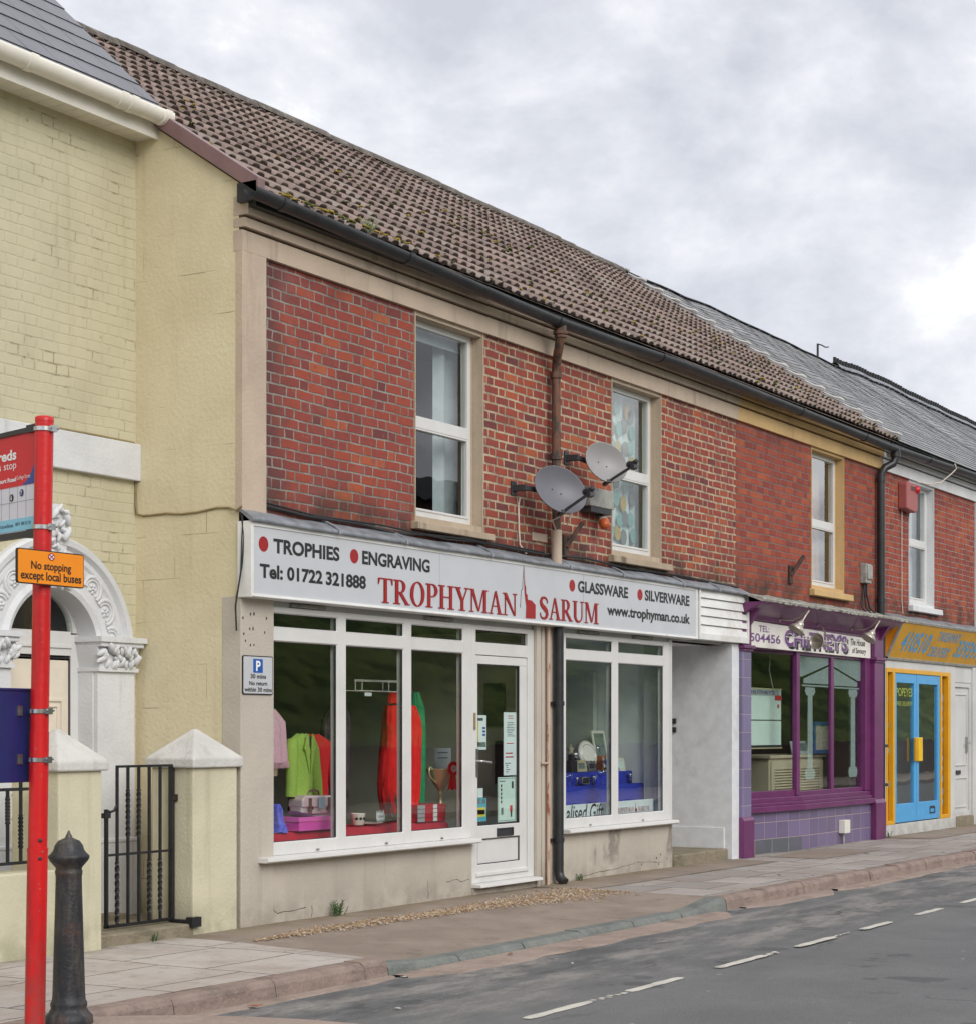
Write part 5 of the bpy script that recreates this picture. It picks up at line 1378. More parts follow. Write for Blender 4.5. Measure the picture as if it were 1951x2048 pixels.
mb.box(AX - .47, AX - .36, yd, yd + .08, .08, 2.18); mb.box(AX + .36, AX + .47, yd, yd + .08, .08, 2.18)
mb.box(AX - .36, AX + .36, yd + .001, yd + .08, 2.02, 2.20); mb.box(AX - .36, AX + .36, yd - .012, yd + .06, 2.075, 2.10)
pl = Plane((0, yd, 0)); 
for k in range(24):
    p, q = R(180 * k / 24), R(180 * (k + 1) / 24)
    mb.prism([(AX + .38 * math.cos(p), 2.19 + .31 * math.sin(p)), (AX + .5 * math.cos(p), 2.19 + .42 * math.sin(p)), (AX + .5 * math.cos(q), 2.19 + .42 * math.sin(q)), (AX + .38 * math.cos(q), 2.19 + .31 * math.sin(q))], pl.pt, 0, -.06)
D4 = mb.build('door_frame', 'upvc', H4, bevel=.003)
mb = MB(); mb.box(AX - .38, AX + .38, yd + .03, yd + .036, 2.19, 2.52); mb.build('fanlight', 'glass', D4)
mb = MB(); mb.box(AX - .36, AX + .36, yd + .02, yd + .06, .1, 1.985)
for a, b in ((AX - .29, AX - .03), (AX + .03, AX + .29)):
    for c, d in ((.25, .85), (1.0, 1.7)):
        mb.frame(a, b, c, d, yd + .006, yd + .03, .022); mb.frame(a + .05, b - .05, c + .05, d - .05, yd + .008, yd + .03, .014)
mb.build('door_leaf', 'door_cream', D4, bevel=.004)
mb = MB(); mb.frame(AX - .362, AX + .362, .095, 2.01, yd + .012, yd + .04, .012); mb.build('seal', 'seal', D4)
mb = MB(); room(mb, -2.4, .0, 1.3, 4, -.05, 3); mb.build('hall', 'room_beige', H4)
mb = MB(); mb.box(-9, -.02, .0, 1.1, -.1, .06); mb.box(-1.5, -.35, .78, 1.1, .06, .1)
mb.build('forecourt', 'step_stone', kind='structure')
# cable across both yellow walls
mb = MB()
cab = [(-.9, 1.0, 3.67), (-.4, 1.0, 3.672), (-.03, 1.0, 3.668), (-.006, .975, 3.60), (-.006, .98, 3.50), (-.01, 1.003, 3.36), (-.012, 1.0, 3.2), (-.008, .99, 3.125), (-.006, .93, 3.108), (-.006, .845, 3.107), (-.006, .7, 3.112), (-.006, .55, 3.098), (-.006, .394, 3.103), (-.006, .2, 3.125), (-.006, .09, 3.118), (-.03, .0, 3.09), (-.03, -.05, 3.12)]
mb.tube(cab, .009, 6); tag(mb.build('cable', 'cable_tan'), 'thin dirty cable running round the corner of the two yellow walls', 'cable')
mb = MB(); mb.tube([(-.02, -.03, 3.10), (-.014, -.06, 2.9), (-.025, -.05, 2.7), (-.05, -.03, 2.5), (-.055, -.01, 2.38), (-.03, -.0, 2.2)], .007, 6); mb.tube([(-.015, -.05, 3.06), (-.035, -.05, 2.8), (-.045, -.05, 2.6), (-.058, -.02, 2.45), (-.05, -.01, 2.35)], .005, 6)
tag(mb.build('cable', 'cable_black'), 'black cable hanging down the left end of the silver sign', 'cable')
mb = MB(); mb.tube([(.285, -.02, 3.155), (.8, -.03, 3.125), (1.5, -.03, 3.13), (2.0, -.035, 3.10), (2.5, -.04, 3.13), (3.1, -.05, 3.145), (3.8, -.04, 3.13), (4.5, -.035, 3.12), (5.3, -.04, 3.15), (6.2, -.03, 3.115), (7.4, -.03, 3.13), (9, -.03, 3.1)], .012, 6)
mb.tube([(.3, -.02, 3.18), (.9, -.03, 3.14), (1.8, -.035, 3.15), (2.8, -.05, 3.115), (3.6, -.04, 3.15), (4.5, -.035, 3.14)], .008, 6)
tag(mb.build('cable', 'cable_black'), 'black cable bundle sagging along the lead above the silver sign', 'cable')

# ---------------------------------------------------------------- gate piers, low wall, gate, railings
def gate_pier(x0, x1, y0, y1, label):
    t = thing('gate_pier', label, 'gate pier', ((x0 + x1) / 2, (y0 + y1) / 2, 0), 'gate piers before the yellow house')
    mb = MB(); mb.box(x0, x1, y0, y1, -.1, 1.2); mb.build('shaft', 'cream_render', t, bevel=.012)
    mb = MB(); a, b, c, d = x0 - .035, x1 + .035, y0 - .035, y1 + .035; cx_, cy = (a + b) / 2, (c + d) / 2
    z0, z1, z2 = 1.195, 1.265, 1.475
    mb.mesh([(a, c, z0), (b, c, z0), (b, d, z0), (a, d, z0), (a, c, z1), (b, c, z1), (b, d, z1), (a, d, z1), (cx_ - .015, cy - .015, z2), (cx_ + .015, cy - .015, z2), (cx_ + .015, cy + .015, z2), (cx_ - .015, cy + .015, z2)],
            [(3, 2, 1, 0), (0, 1, 5, 4), (1, 2, 6, 5), (2, 3, 7, 6), (3, 0, 4, 7), (4, 5, 9, 8), (5, 6, 10, 9), (6, 7, 11, 10), (7, 4, 8, 11), (8, 9, 10, 11)])
    mb.build('cap', 'cap_white', t, bevel=.018, seg=3)
gate_pier(-.545, -.045, -.02, .37, 'cream gate pier with white pyramid cap, standing against the shop gable')
gate_pier(-1.95, -1.545, -.075, .35, 'cream gate pier with white pyramid cap, nearer one behind the iron bollard')
mb = MB(); mb.box(-9, -1.93, -.04, .2, -.1, .555); tag(mb.build('garden_wall', 'cream_render', bevel=.012), 'low cream rendered wall carrying black railings left of the gate', 'wall')
mb = MB(); mb.box(-1.515, -.545, -.03, .36, -.1, .085); tag(mb.build('gate_step', 'step_stone', bevel=.015), 'worn stone step under the black iron gate', 'step')
def bar(mb, x, y, z0, z1, r=.0095, tw=None):
    mb.obox((x, y, (z0 + z1) / 2), (r, 0, 0), (0, r, 0), (0, 0, (z1 - z0) / 2))
    if tw:
        a, b = tw; rows = []
        for k in range(25):
            z = a + (b - a) * k / 24; q = k * .55
            rows.append([(x + .0175 * math.cos(q + j * math.pi / 2), y + .0175 * math.sin(q + j * math.pi / 2), z) for j in range(4)])
        mb.grid(rows, True, smooth=False)
G = thing('iron_gate', 'black wrought iron gate with twisted bars between the cream piers', 'gate', (-1.0, .15, .1))
mb = MB(); gy = .15
mb.box(-1.275, -.56, gy - .012, gy + .012, .10, .122); mb.box(-1.275, -.56, gy - .006, gy + .006, .595, .612)
mb.box(-1.155, -.56, gy - .012, gy + .012, 1.205, 1.222)
mb.box(-.598, -.565, gy - .016, gy + .016, .09, 1.21); mb.box(-1.27, -1.25, gy - .012, gy + .012, .10, .92)
mb.tube([(-1.26, gy, .915), (-1.22, gy, .90), (-1.18, gy, .91), (-1.155, gy, .945)], .009, 6)
mb.build('frame', 'iron_black', G)
for x, tw in ((-1.151, (.13, .55)), (-1.041, (.72, 1.05)), (-.929, (.72, 1.05)), (-.82, (.18, .55)), (-.705, (.18, .55))):
    mb = MB(); bar(mb, x, gy, .11, 1.21, .0085, tw); mb.build('bar', 'iron_black', G)
mb = MB(); mb.box(-.585, -.54, gy - .02, gy + .02, .965, .995); mb.box(-.56, -.545, gy - .03, gy + .03, .955, 1.005); mb.build('hinge', 'rust_iron', G)
mb = MB(); mb.box(-.60, -.50, -.06, .0, .06, .13); mb.box(-.60, -.56, .0, gy, .08, .11); mb.build('hinge', 'iron_black', G)
mb = MB(); mb.box(-1.29, -1.235, gy - .02, gy + .02, .86, .895); mb.build('latch', 'iron_black', G)
RL = thing('railing', 'black iron railing with twisted bars on the low cream wall', 'railing', (-3, .07, .56))
ry = .07
mb = MB(); mb.box(-6, -1.95, ry - .01, ry + .01, 1.075, 1.095); mb.box(-6, -1.95, ry - .01, ry + .01, .60, .62); mb.tube([(-1.95, ry, 1.085), (-1.93, ry, 1.07), (-1.90, ry - .02, 1.06)], .016, 6); mb.box(-2.05, -1.93, ry - .02, ry + .02, .585, .605)
mb.build('rail', 'iron_black', RL)
for k in range(34):
    x = -2.03 - k * .115; mb = MB(); bar(mb, x, ry, .61, 1.13 if k % 2 else 1.09, .0085, (.70, .92) if k % 2 else (.86, 1.04)); mb.build('bar', 'iron_black', RL)

# ---------------------------------------------------------------- street furniture
bx, by = -4.04, -2.165
mb = MB()
prof = [(.0, -.06), (.150, -.06), (.150, .015), (.146, .045), (.128, .060), (.118, .072), (.110, .085), (.114, .10), (.112, .115), (.104, .125), (.1005, .16), (.094, .35), (.087, .55), (.081, .72), (.080, .765), (.083, .775), (.085, .79), (.080, .80), (.082, .81), (.118, .845), (.128, .862), (.126, .872), (.108, .885), (.095, .90), (.086, .925), (.066, .948), (.038, .958), (.022, .965), (.020, .972), (.012, .985), (.004, 1.0), (.0, 1.003)]
mb.lathe([(r_ * .80, z_ * .965) for r_, z_ in prof], (bx, by, .0), 32)
BO = mb.build('bollard', 'bollard_iron', bevel=0)
tag(BO, 'black cast iron bollard with domed cap and worn paint beside the red pole', 'bollard')
P0 = Vector((-4.905, -2.785, -.06)); P1 = Vector((-4.873, -2.817, 2.85))
pd = (P1 - P0).normalized()
def onpole(z): return P0 + pd * ((z - P0.z) / pd.z)
PO = thing('bus_stop_pole', 'bright red steel bus stop pole leaning slightly beside the bollard', 'pole', tuple(P0))
mb = MB(); mb.tube([P0, onpole(.93)], .0455, 20); mb.tube([onpole(.93), onpole(1.46)], .0425, 20); mb.tube([onpole(1.46), onpole(2.84)], .0405, 20); mb.tube([onpole(.925), onpole(.945)], .0465, 20)
mb.build('shaft', 'bus_red', PO)
mb = MB(); mb.tube([onpole(2.835), onpole(2.852), onpole(2.858)], [.042, .042, .03], 20); mb.build('cap', 'bus_red', PO)
mb = MB()
for z in (.98, .90): mb.lathe([(.009, 0), (.009, .003), (.001, .004)], onpole(z) + Vector((-.52, -.85, 0)).normalized() * .044, 10, (-.52, -.85, 0))
mb.build('bolt', 'dark_plastic', PO)
def band(par, z, d):
    """steel strap round the pole with its screw"""
    c = onpole(z); mb = MB(); mb.tube([c - pd * .009, c + pd * .009], .0465, 20, False); mb.tube([c - pd * .009, c + pd * .009], .0445, 20, False)
    s = Vector((.1, -.995, 0)); q = c + s * .05; mb.obox(q, Vector((.015, 0, 0)), Vector((0, .010, 0)), Vector((0, 0, .014))); mb.tube([q + Vector((-.02, 0, .004)), q + Vector((.03, 0, .004))], .007, 8)
    mb.obox(c + Vector(d) * .055, Vector(d) * .02, Vector((0, 0, .010)), Vector(d).cross(Vector((0, 0, 1))) * .008)
    return mb.build('clamp', 'steel', par)
# flag
fd = Vector((.27, .963, 0)).normalized()               # runs from the pole towards the houses
FL = thing('bus_stop_flag', 'red, white and blue bus stop flag clamped to the red pole', 'bus stop sign', tuple(onpole(2.55)))
fo = onpole(2.58) + fd * .052; fo.z = 0
fp = Plane(fo, -fd, (0, 0, 1))                          # a runs to the right as read from the road's near end; 0 at the pole
FW = .46; Z0, Z1 = 2.36, 2.80
mb = MB(); fp.rect(mb, -FW, 0, Z0, Z1, -.006, .004); mb.build('panel', 'flag_pale', FL)
mb = MB(); fp.rect(mb, -FW - .01, .0, Z1, Z1 + .022, -.014, .014); fp.rect(mb, -FW - .01, .0, Z0 - .028, Z0, -.014, .014); fp.rect(mb, -.07, .012, Z1 - .004, Z1 + .03, -.018, .018); fp.rect(mb, -.07, .012, Z0 - .034, Z0 + .004, -.018, .018); mb.build('frame', 'dark_plastic', FL)
mb = MB(); zr = 2.568
fp.rect(mb, -FW, 0, zr, Z1, .004, .006); mb.build('red_field', 'flag_red', FL)
mb = MB(); fp.poly(mb, [(-.125, zr + .001), (0, zr + .001), (0, zr + .125), (-.015, zr + .09), (-.045, zr + .048), (-.085, zr + .018)], .006, .0072); mb.build('blue_corner', 'flag_blue', FL)
mb = MB(); fp.rect(mb, -FW, 0, Z0 + .006, Z0 + .062, .004, .006); mb.build('blue_strip', 'flag_sky', FL)
mb = MB()
for k in range(9): fp.rect(mb, -.022 - k * .074, -.020 - k * .074, Z0 + .062, zr, .004, .0052)
fp.rect(mb, -FW, 0, 2.497, 2.4988, .004, .0053); mb.build('grid_lines', 'flag_line', FL)
letter(FL, fp, 'white_vinyl', 'reds', -.345, -.175, 2.690, 2.738, .0075, .03)
letter(FL, fp, 'white_vinyl', 'bus stop', -.40, -.176, 2.640, 2.684, .0075, .0)
letter(FL, fp, 'white_vinyl', 'Court Road', -.36, -.178, 2.592, 2.612, .0075, .03)
letter(FL, fp, 'white_vinyl', 'College Street', -.172, -.05, 2.592, 2.615, .0075, -.004)
for x, z, m_, q in ((-.222, 2.520, 'black_vinyl', '6'), (-.132, 2.535, 'navy_text', '7')):
    mb = MB(); fp.disc(mb, x, z, .0165, .004, .0062); mb.build('route_disc', m_, FL)
    letter(FL, fp, 'white_vinyl', q, x - .006, x + .006, z - .010, z + .010, .0075, .03)
letter(FL, fp, 'navy_text', 'traveline', -.34, -.205, 2.386, 2.404, .0075)
letter(FL, fp, 'navy_text', '0871 200 22 33', -.185, -.05, 2.390, 2.404, .0075, .008)
band(FL, 2.80, fd); band(FL, 2.365, fd)
# orange plate
op = Plane(onpole(2.17) + Vector((-.02, -.055, 0)) - Vector((0, 0, 2.17)), (1, 0, 0), (0, 0, 1))
OS = thing('traffic_sign', 'orange plate reading no stopping except local buses on the red pole', 'traffic sign', tuple(onpole(2.17) + Vector((0, -.055, 0))))
a0, a1, b0, b1 = -.19, .222, 2.104, 2.257
def rrect(a0, a1, b0, b1, r, n=5):
    out = []
    for cx_, cy, s in ((a1 - r, b1 - r, 0), (a0 + r, b1 - r, 90), (a0 + r, b0 + r, 180), (a1 - r, b0 + r, 270)):
        out += [(cx_ + r * math.cos(R(s + 90 * k / n)), cy + r * math.sin(R(s + 90 * k / n))) for k in range(n + 1)]
    return out
mb = MB(); op.poly(mb, rrect(a0, a1, b0, b1, .012), -.006, .004); mb.build('plate', 'black_vinyl', OS)
mb = MB(); op.poly(mb, rrect(a0 + .005, a1 - .005, b0 + .005, b1 - .005, .009), .004, .0055); mb.build('face', 'sign_orange', OS)
mb = MB(); op.disc(mb, .016, 2.231, .021, .0055, .0066, ry=.0165); mb.build('symbol', 'red_vinyl', OS)
mb = MB()
for k in range(4):
    a = 90 * k; op.poly(mb, [(.016 + .004 * math.cos(R(a)), 2.231 + .0028 * math.sin(R(a)))] + [(.016 + .016 * math.cos(R(a + b)), 2.231 + .0125 * math.sin(R(a + b))) for b in range(-32, 33, 8)], .0066, .0074)
mb.build('symbol', 'flag_pale', OS)
letter(OS, op, 'black_vinyl', 'No stopping', -.108, .138, 2.160, 2.206, .0068, .02)
letter(OS, op, 'black_vinyl', 'except local buses', -.170, .202, 2.113, 2.162, .0068, .02)
# timetable case, seen from behind
cpn = Plane(onpole(1.44) + Vector((0, .062, 0)) - Vector((0, 0, 1.44)), (1, 0, 0), (0, 0, 1))
TC = thing('timetable_case', 'dark blue timetable case fixed behind the red pole', 'timetable case', tuple(onpole(1.44) + Vector((0, .07, 0))))
mb = MB(); cpn.rect(mb, -.204, .068, 1.235, 1.645, -.022, .0); cpn.rect(mb, -.212, .076, 1.64, 1.652, -.028, .006); mb.build('case', 'case_blue', TC, bevel=.004)
mb = MB(); cpn.rect(mb, -.075, -.045, 1.53, 1.575, .0, .006); cpn.rect(mb, -.075, -.045, 1.315, 1.36, .0, .006); mb.build('bracket', 'steel_dull', TC)
band(TC, 1.55, Vector((0, 1, 0))); band(TC, 1.335, Vector((0, 1, 0)))

# ---------------------------------------------------------------- signs on the shops
SG = thing('shop_sign', 'long silver sign with black and red lettering over the trophy shop', 'sign', (3.83, -.06, 2.45))
mb = MB(); mb.box(.0, 7.67, -.12, .0, 2.47, 3.0); mb.build('panel', 'sign_silver', SG)
mb = MB()
mb.box(-.015, 7.69, -.135, .0, 2.998, 3.012); mb.box(-.012, 7.685, -.128, -.118, 2.975, 2.998); mb.box(-.015, 7.69, -.135, -.0, 2.448, 2.475); mb.box(-.012, 7.685, -.145, -.135, 2.452, 2.462)
mb.box(-.02, .012, -.13, -.0, 2.45, 3.01); mb.box(7.66, 7.70, -.13, 0, 2.45, 3.01)
mb.build('frame', 'sign_frame', SG, bevel=.002)
sp = Plane((0, -.12, 0))
mb = MB()
for x in (2.552, 5.115): sp.rect(mb, x - .0015, x + .0015, 2.475, 2.998, 0, .0012)
mb.build('joint', 'grey_box', SG)
B_ = .034
for body, x0, x1, z0, z1 in (('TROPHIES', .257, 1.10, 2.793, 2.904), ('ENGRAVING', 1.41, 2.40, 2.795, 2.906), ('Tel:', .093, .372, 2.597, 2.703), ('01722', .425, .876, 2.597, 2.703), ('321888', .92, 1.461, 2.597, 2.703), ('GLASSWARE', 5.002, 6.057, 2.795, 2.908), ('SILVERWARE', 6.435, 7.503, 2.797, 2.909), ('www.trophyman.co.uk', 5.604, 7.518, 2.575, 2.712)):
    letter(SG, sp, 'black_vinyl', body, x0, x1, z0, z1, bold=B_)
for x in (.138, 1.30, 4.889, 6.325):
    mb = MB(); sp.disc(mb, x, 2.85, .057, 0, .002); mb.build('bullet', 'red_vinyl', SG)
mb = MB(); serif_text(sp, mb, 'TROPHYMAN', 1.629, 3.842, 2.503, 2.703, .003); serif_text(sp, mb, 'TROPHYMAN', 1.634, 3.847, 2.503, 2.705, .0054); mb.build('lettering', 'red_vinyl', SG)
mb = MB(); serif_text(sp, mb, 'SARUM', 4.249, 5.423, 2.505, 2.705, .003); serif_text(sp, mb, 'SARUM', 4.255, 5.429, 2.505, 2.707, .0054); mb.build('lettering', 'red_vinyl', SG)
mb = MB()
sp.flat(mb, [(3.974, 2.969), (3.984, 2.87), (3.992, 2.80), (4.008, 2.78), (4.011, 2.72), (4.035, 2.71), (4.04, 2.666), (4.111, 2.662), (4.183, 2.626), (4.183, 2.497), (4.003, 2.493), (4.012, 2.60), (3.985, 2.70), (3.976, 2.80)][::-1], .003)
mb.build('emblem', 'red_vinyl', SG)
mb = MB()
for p, q in (((3.974, 2.969), (3.955, 2.85)), ((3.955, 2.85), (3.948, 2.76)), ((3.948, 2.76), (3.922, 2.74)), ((3.922, 2.74), (3.916, 2.66)), ((3.916, 2.66), (3.906, 2.585))):
    dx, dz = q[0] - p[0], q[1] - p[1]; l = math.hypot(dx, dz); nx, nz = -dz / l * .0035, dx / l * .0035
    sp.poly(mb, [(p[0] + nx, p[1] + nz), (p[0] - nx, p[1] - nz), (q[0] - nx, q[1] - nz), (q[0] + nx, q[1] + nz)], 0, .002)
mb.build('emblem', 'black_vinyl', SG)
SL = thing('slatted_panel', 'white slatted ventilator panel at the right end of the silver sign', 'panel', (8.4, -.06, 2.45))
mb = MB(); mb.frame(7.735, 9.08, 2.455, 3.025, -.135, -.0, .035, .07, .02); mb.build('frame', 'sign_frame', SL, bevel=.003)
mb = MB()
for k in range(5): mb.prism([(-.09, 2.52 + k * .0975), (-.125, 2.525 + k * .0975), (-.105, 2.612 + k * .0975), (-.08, 2.612 + k * .0975)], lambda a, b, d: (d, a, b), 7.77, 9.045)
mb.build('slats', 'sign_frame', SL)
# parking plate
PK = thing('parking_sign', 'small grey parking plate with blue P on the left shop pilaster', 'parking sign', (.187, -.03, 1.87))
pp = Plane((0, -.024, 0))
mb = MB(); pp.poly(mb, rrect(.006, .368, 1.732, 2.022, .015), 0, .006); mb.build('plate', 'black_vinyl', PK)
mb = MB(); pp.poly(mb, rrect(.014, .360, 1.740, 2.014, .012), .006, .0075); mb.build('face', 'sign_silver', PK)
mb = MB(); pp.poly(mb, rrect(.128, .242, 1.895, 1.998, .006), .0075, .0088); mb.build('symbol', 'blue_vinyl', PK)
mb = MB(); pp.text(mb, 'P', .160, .214, 1.908, 1.985, .0096, .03); mb.build('lettering', 'white_vinyl', PK)
for body, x0, x1, z0, z1 in (('30 mins', .095, .282, 1.851, 1.886), ('No return', .080, .296, 1.800, 1.832), ('within 30 mins', .024, .352, 1.752, 1.786)): letter(PK, pp, 'black_vinyl', body, x0, x1, z0, z1, .0086, .026)
mb = MB()
for k in range(38): pp.rect(mb, .02 + k * .009, .0206 + k * .009, 1.745, 2.01, .0075, .0077)
mb.build('hatching', 'grey_box', PK)
# purple shop's name board
CS = thing('shop_sign', 'cream name board with purple lettering under the purple cornice', 'sign', (11.3, -.05, 2.43))
cp = Plane((0, -.045, 0))
mb = MB(); cp.poly(mb, [(9.22, 2.435), (13.29, 2.425), (13.29, 2.63), (13.22, 2.685), (9.36, 2.735), (9.25, 2.70), (9.22, 2.63)], -.02, .012); mb.build('board', 'sign_cream', CS)
cp = Plane((0, -.057, 0))
for m_, body, x0, x1, z0, z1, d_, bo, sh in (('purple_text', 'TEL:', 9.53, 9.84, 2.618, 2.692, .002, .012, 0), ('purple_text', '504456', 9.27, 10.18, 2.495, 2.598, .002, .018, 0), ('purple_text', "CHuTNEY'S", 10.30, 12.40, 2.478, 2.688, .006, .035, 0), ('sign_cream', "CHuTNEY'S", 10.28, 12.42, 2.472, 2.694, .004, .065, 0),
        ('black_vinyl', "CHuTNEY'S", 10.36, 12.47, 2.445, 2.662, .002, .05, 0), ('black_vinyl', 'The House', 12.54, 13.08, 2.575, 2.662, .002, .02, .2), ('black_vinyl', 'of Savoury', 12.60, 13.12, 2.452, 2.548, .002, .02, .2)):
    letter(CS, cp, m_, body, x0, x1, z0, z1, d_, bo, sh)
mb = MB(); cp.rect(mb, 10.33, 12.36, 2.588, 2.596, .006, .0075); mb.build('highlight', 'sign_cream', CS)
# amber takeaway sign, leaning out
AS = thing('shop_sign', 'amber takeaway sign with blue numbers leaning out over the blue doors', 'sign', (16.2, -.1, 2.45))
sd_ = Vector((0, -.235, .51)).normalized()
ap = Plane((14.03, -.02, 2.455), (1, 0, 0), sd_); HH = math.hypot(.235, .51)
mb = MB(); ap.rect(mb, .02, 4.15, 0, HH, -.012, .0); mb.build('face', 'amber', AS)
mb = MB(); mb.face([(14.04, .0, 2.455), (14.04, -.02, 2.455), (14.04, -.255, 2.965), (14.04, .0, 2.965)][::-1]); mb.build('end_panel', 'orange', AS)
mb = MB(); mb.face([(18.18, .0, 2.455), (18.18, -.02, 2.455), (18.18, -.255, 2.965), (18.18, .0, 2.965)]); mb.build('end_panel', 'orange', AS)
mb = MB(); ap.rect(mb, 0, 4.17, -.015, .02, -.02, .012); ap.rect(mb, 0, 4.17, HH - .02, HH + .01, -.02, .010); ap.rect(mb, 0, .025, 0, HH, -.02, .012); mb.build('frame', 'grey_box', AS)
for body, x0, x1, z0, z1, bo in (('410510', .32, 1.50, .12, .42, .022), ('TAKEAWAY', 1.74, 2.76, .33, .48, .012), ('DELIVERY', 1.60, 2.54, .09, .24, .012), ('339399', 2.75, 3.95, .11, .39, .022)):
    letter(AS, ap, 'text_blue', body, x0, x1, z0, z1, .003, bo, .15)
dp_ = Plane((0, .012, 0))
for body, z0, z1, bo, lb in (('POPEYES', 1.94, 2.06, .012, 'upper line of yellow green lettering on the left blue door'), ('FREE DELIVERY', 1.81, 1.87, .004, 'small lower line of yellow green lettering on the left blue door')):
    mb = MB(); dp_.text(mb, body, 14.52, 15.2, z0, z1, 0, bo); tag(mb.build('window_lettering', 'door_letter'), lb, 'lettering')

# ---------------------------------------------------------------- things fixed on the walls
def dish(label, c, w, h, mat, foot):
    t = thing('satellite_dish', label, 'satellite dish', foot, 'satellite dishes on the brick wall')
    n = Vector((-.52, -.82, .24)).normalized()         # aims out over the road
    u = Vector((n.y * -1, n.x, 0)).normalized(); v = n.cross(u) * -1
    if v.z < 0: v = -v
    if u.x < 0: u = -u
    ca, sa = math.cos(R(24)), math.sin(R(24)); u0, v0 = u, v
    u, v = u0 * ca - v0 * sa, v0 * ca + u0 * sa
    c = Vector(c); rows = []
    for k in range(8):
        q = k / 7; dep = .075 * (1 - q * q)
        rows.append([c + (u * math.cos(R(10 * j)) * w / 2 + v * math.sin(R(10 * j)) * h / 2) * max(q, .002) - n * dep for j in range(36)])
    rows.append([c + (u * math.cos(R(10 * j)) * (w / 2 + .006) + v * math.sin(R(10 * j)) * (h / 2 + .006)) + n * .004 for j in range(36)])
    rows.append([c + (u * math.cos(R(10 * j)) * (w / 2 + .007) + v * math.sin(R(10 * j)) * (h / 2 + .007)) - n * .010 for j in range(36)])
    for k in range(7, -1, -1):
        q = k / 7; rows.append([c + (u * math.cos(R(10 * j)) * w / 2 + v * math.sin(R(10 * j)) * h / 2) * max(q, .002) - n * (.075 * (1 - q * q) + .006) for j in range(36)])
    mb = MB(); mb.grid(rows, True)
    rf = mb.build('reflector', mat, t)
    mb = MB()
    for s in (-.055, .04): mb.lathe([(.005, -.072), (.006, -.066), (.001, -.062)], c + u * s - n * .0, 8, n)
    mb.build('bolt', 'dark_plastic', rf)
    lo = c - v0 * h * .5; lnb = c - v0 * h * .2 + n * (h * .55) + u0 * .15
    mb = MB(); mb.beam(lo - n * .02, lnb - v0 * .035, .02, .022); mb.beam(lo - n * .10, lo + n * .01, .035, .03); mb.build('arm', 'dark_plastic', t)
    mb = MB(); mb.lathe([(.0, -.02), (.028, -.02), (.034, .0), (.032, .02), (.020, .05), (.018, .10), (.022, .13), (.0, .135)], lnb - n * .05, 14, n * .9 + Vector((0, 0, -.1))); mb.obox(lnb + n * .03 - v0 * .045, u0 * .022, v0 * .03, n * .03); mb.build('receiver', 'dark_plastic', t)
    f = Vector(foot); mb = MB()
    mb.obox(f + Vector((0, -.008, 0)), (.045, 0, 0), (0, .008, 0), (0, 0, .065)); mb.beam(f + Vector((0, -.01, 0)), f + Vector((.02, -.13, 0)), .05, .06)
    bk = c - n * .112; mb.beam(f + Vector((.01, -.12, 0)), bk + Vector((0, .01, 0)), .035, .045); mb.obox(bk, u * .05, v * .05, n * .025)
    mb.build('bracket', 'dark_plastic', t, bevel=.004)
    return t
dish('larger darker grey satellite dish in front of the rusty downpipe', (4.235, -.36, 3.685), .53, .43, 'dish_dark', (3.98, 0, 3.69))
dish('smaller paler satellite dish overlapping the pebble curtain window', (5.14, -.36, 4.045), .45, .385, 'dish_pale', (4.98, 0, 4.09))
mb = MB(); mb.tube([(4.09, -.012, 3.62), (4.06, -.012, 3.55), (4.07, -.012, 3.3), (4.085, -.012, 3.18), (4.17, -.03, 3.105)], .009, 6)
tag(mb.build('cable', 'cable_white'), 'white cable hanging from the larger satellite dish', 'cable')
mb = MB(); mb.tube([(4.30, -.40, 3.48), (4.36, -.2, 3.42), (4.60, -.1, 3.36), (4.68, -.05, 3.40)], .007, 6); mb.tube([(4.62, -.3, 3.62), (4.64, -.2, 3.4), (4.9, -.05, 3.42)], .006, 6)
tag(mb.build('cable', 'cable_white'), 'loose white cable ends below the larger satellite dish', 'cable')
BX = thing('equipment_box', 'stained grey metal box between downpipe and pebble curtain window', 'box', (5.5, -.06, 3.65))
mb = MB(); mb.box(5.235, 5.735, -.13, .0, 3.655, 3.84); mb.build('casing', 'grey_box', BX, bevel=.008)
mb = MB(); mb.box(5.27, 5.70, -.12, -.0, 3.60, 3.655); mb.build('base', 'dark_plastic', BX)
LM = thing('wall_lamp', 'round amber warning lamp below the grey metal box', 'lamp', (5.45, -.05, 3.48))
mb = MB(); mb.beam((5.62, -.02, 3.60), (5.56, -.09, 3.545), .05, .04); mb.lathe([(.0, .0), (.05, .0), (.055, .03), (.0, .03)], (5.545, -.11, 3.535), 16, (-.6, -.5, -.55)); mb.build('holder', 'grey_box', LM)
mb = MB(); mb.lathe([(.05, .0), (.054, .03), (.05, .065), (.03, .09), (.0, .097)], (5.525, -.127, 3.517), 18, (-.6, -.5, -.55)); mb.build('dome', 'amber_dome', LM)
def bracket(label, x, z, s=1):
    t = MB(); t.box(x - .05, x + .05, -.03, .0, z - .12, z + .10); t.beam((x, -.02, z - .02), (x + .10 * s, -.15, z + .22), .06, .04)
    tag(t.build('iron_bracket', 'rust_iron', bevel=.004), label, 'bracket', 'rusty brackets on the brick wall')
bracket('rusty iron bracket beside the downpipe below the grey box', 4.95, 3.25); bracket('rusty iron bracket between the purple shop front and the ochre window', 10.60, 3.37)
JB = thing('junction_box', 'grey cable box with black leads left of the black downpipe', 'junction box', (13.15, -.05, 3.45))
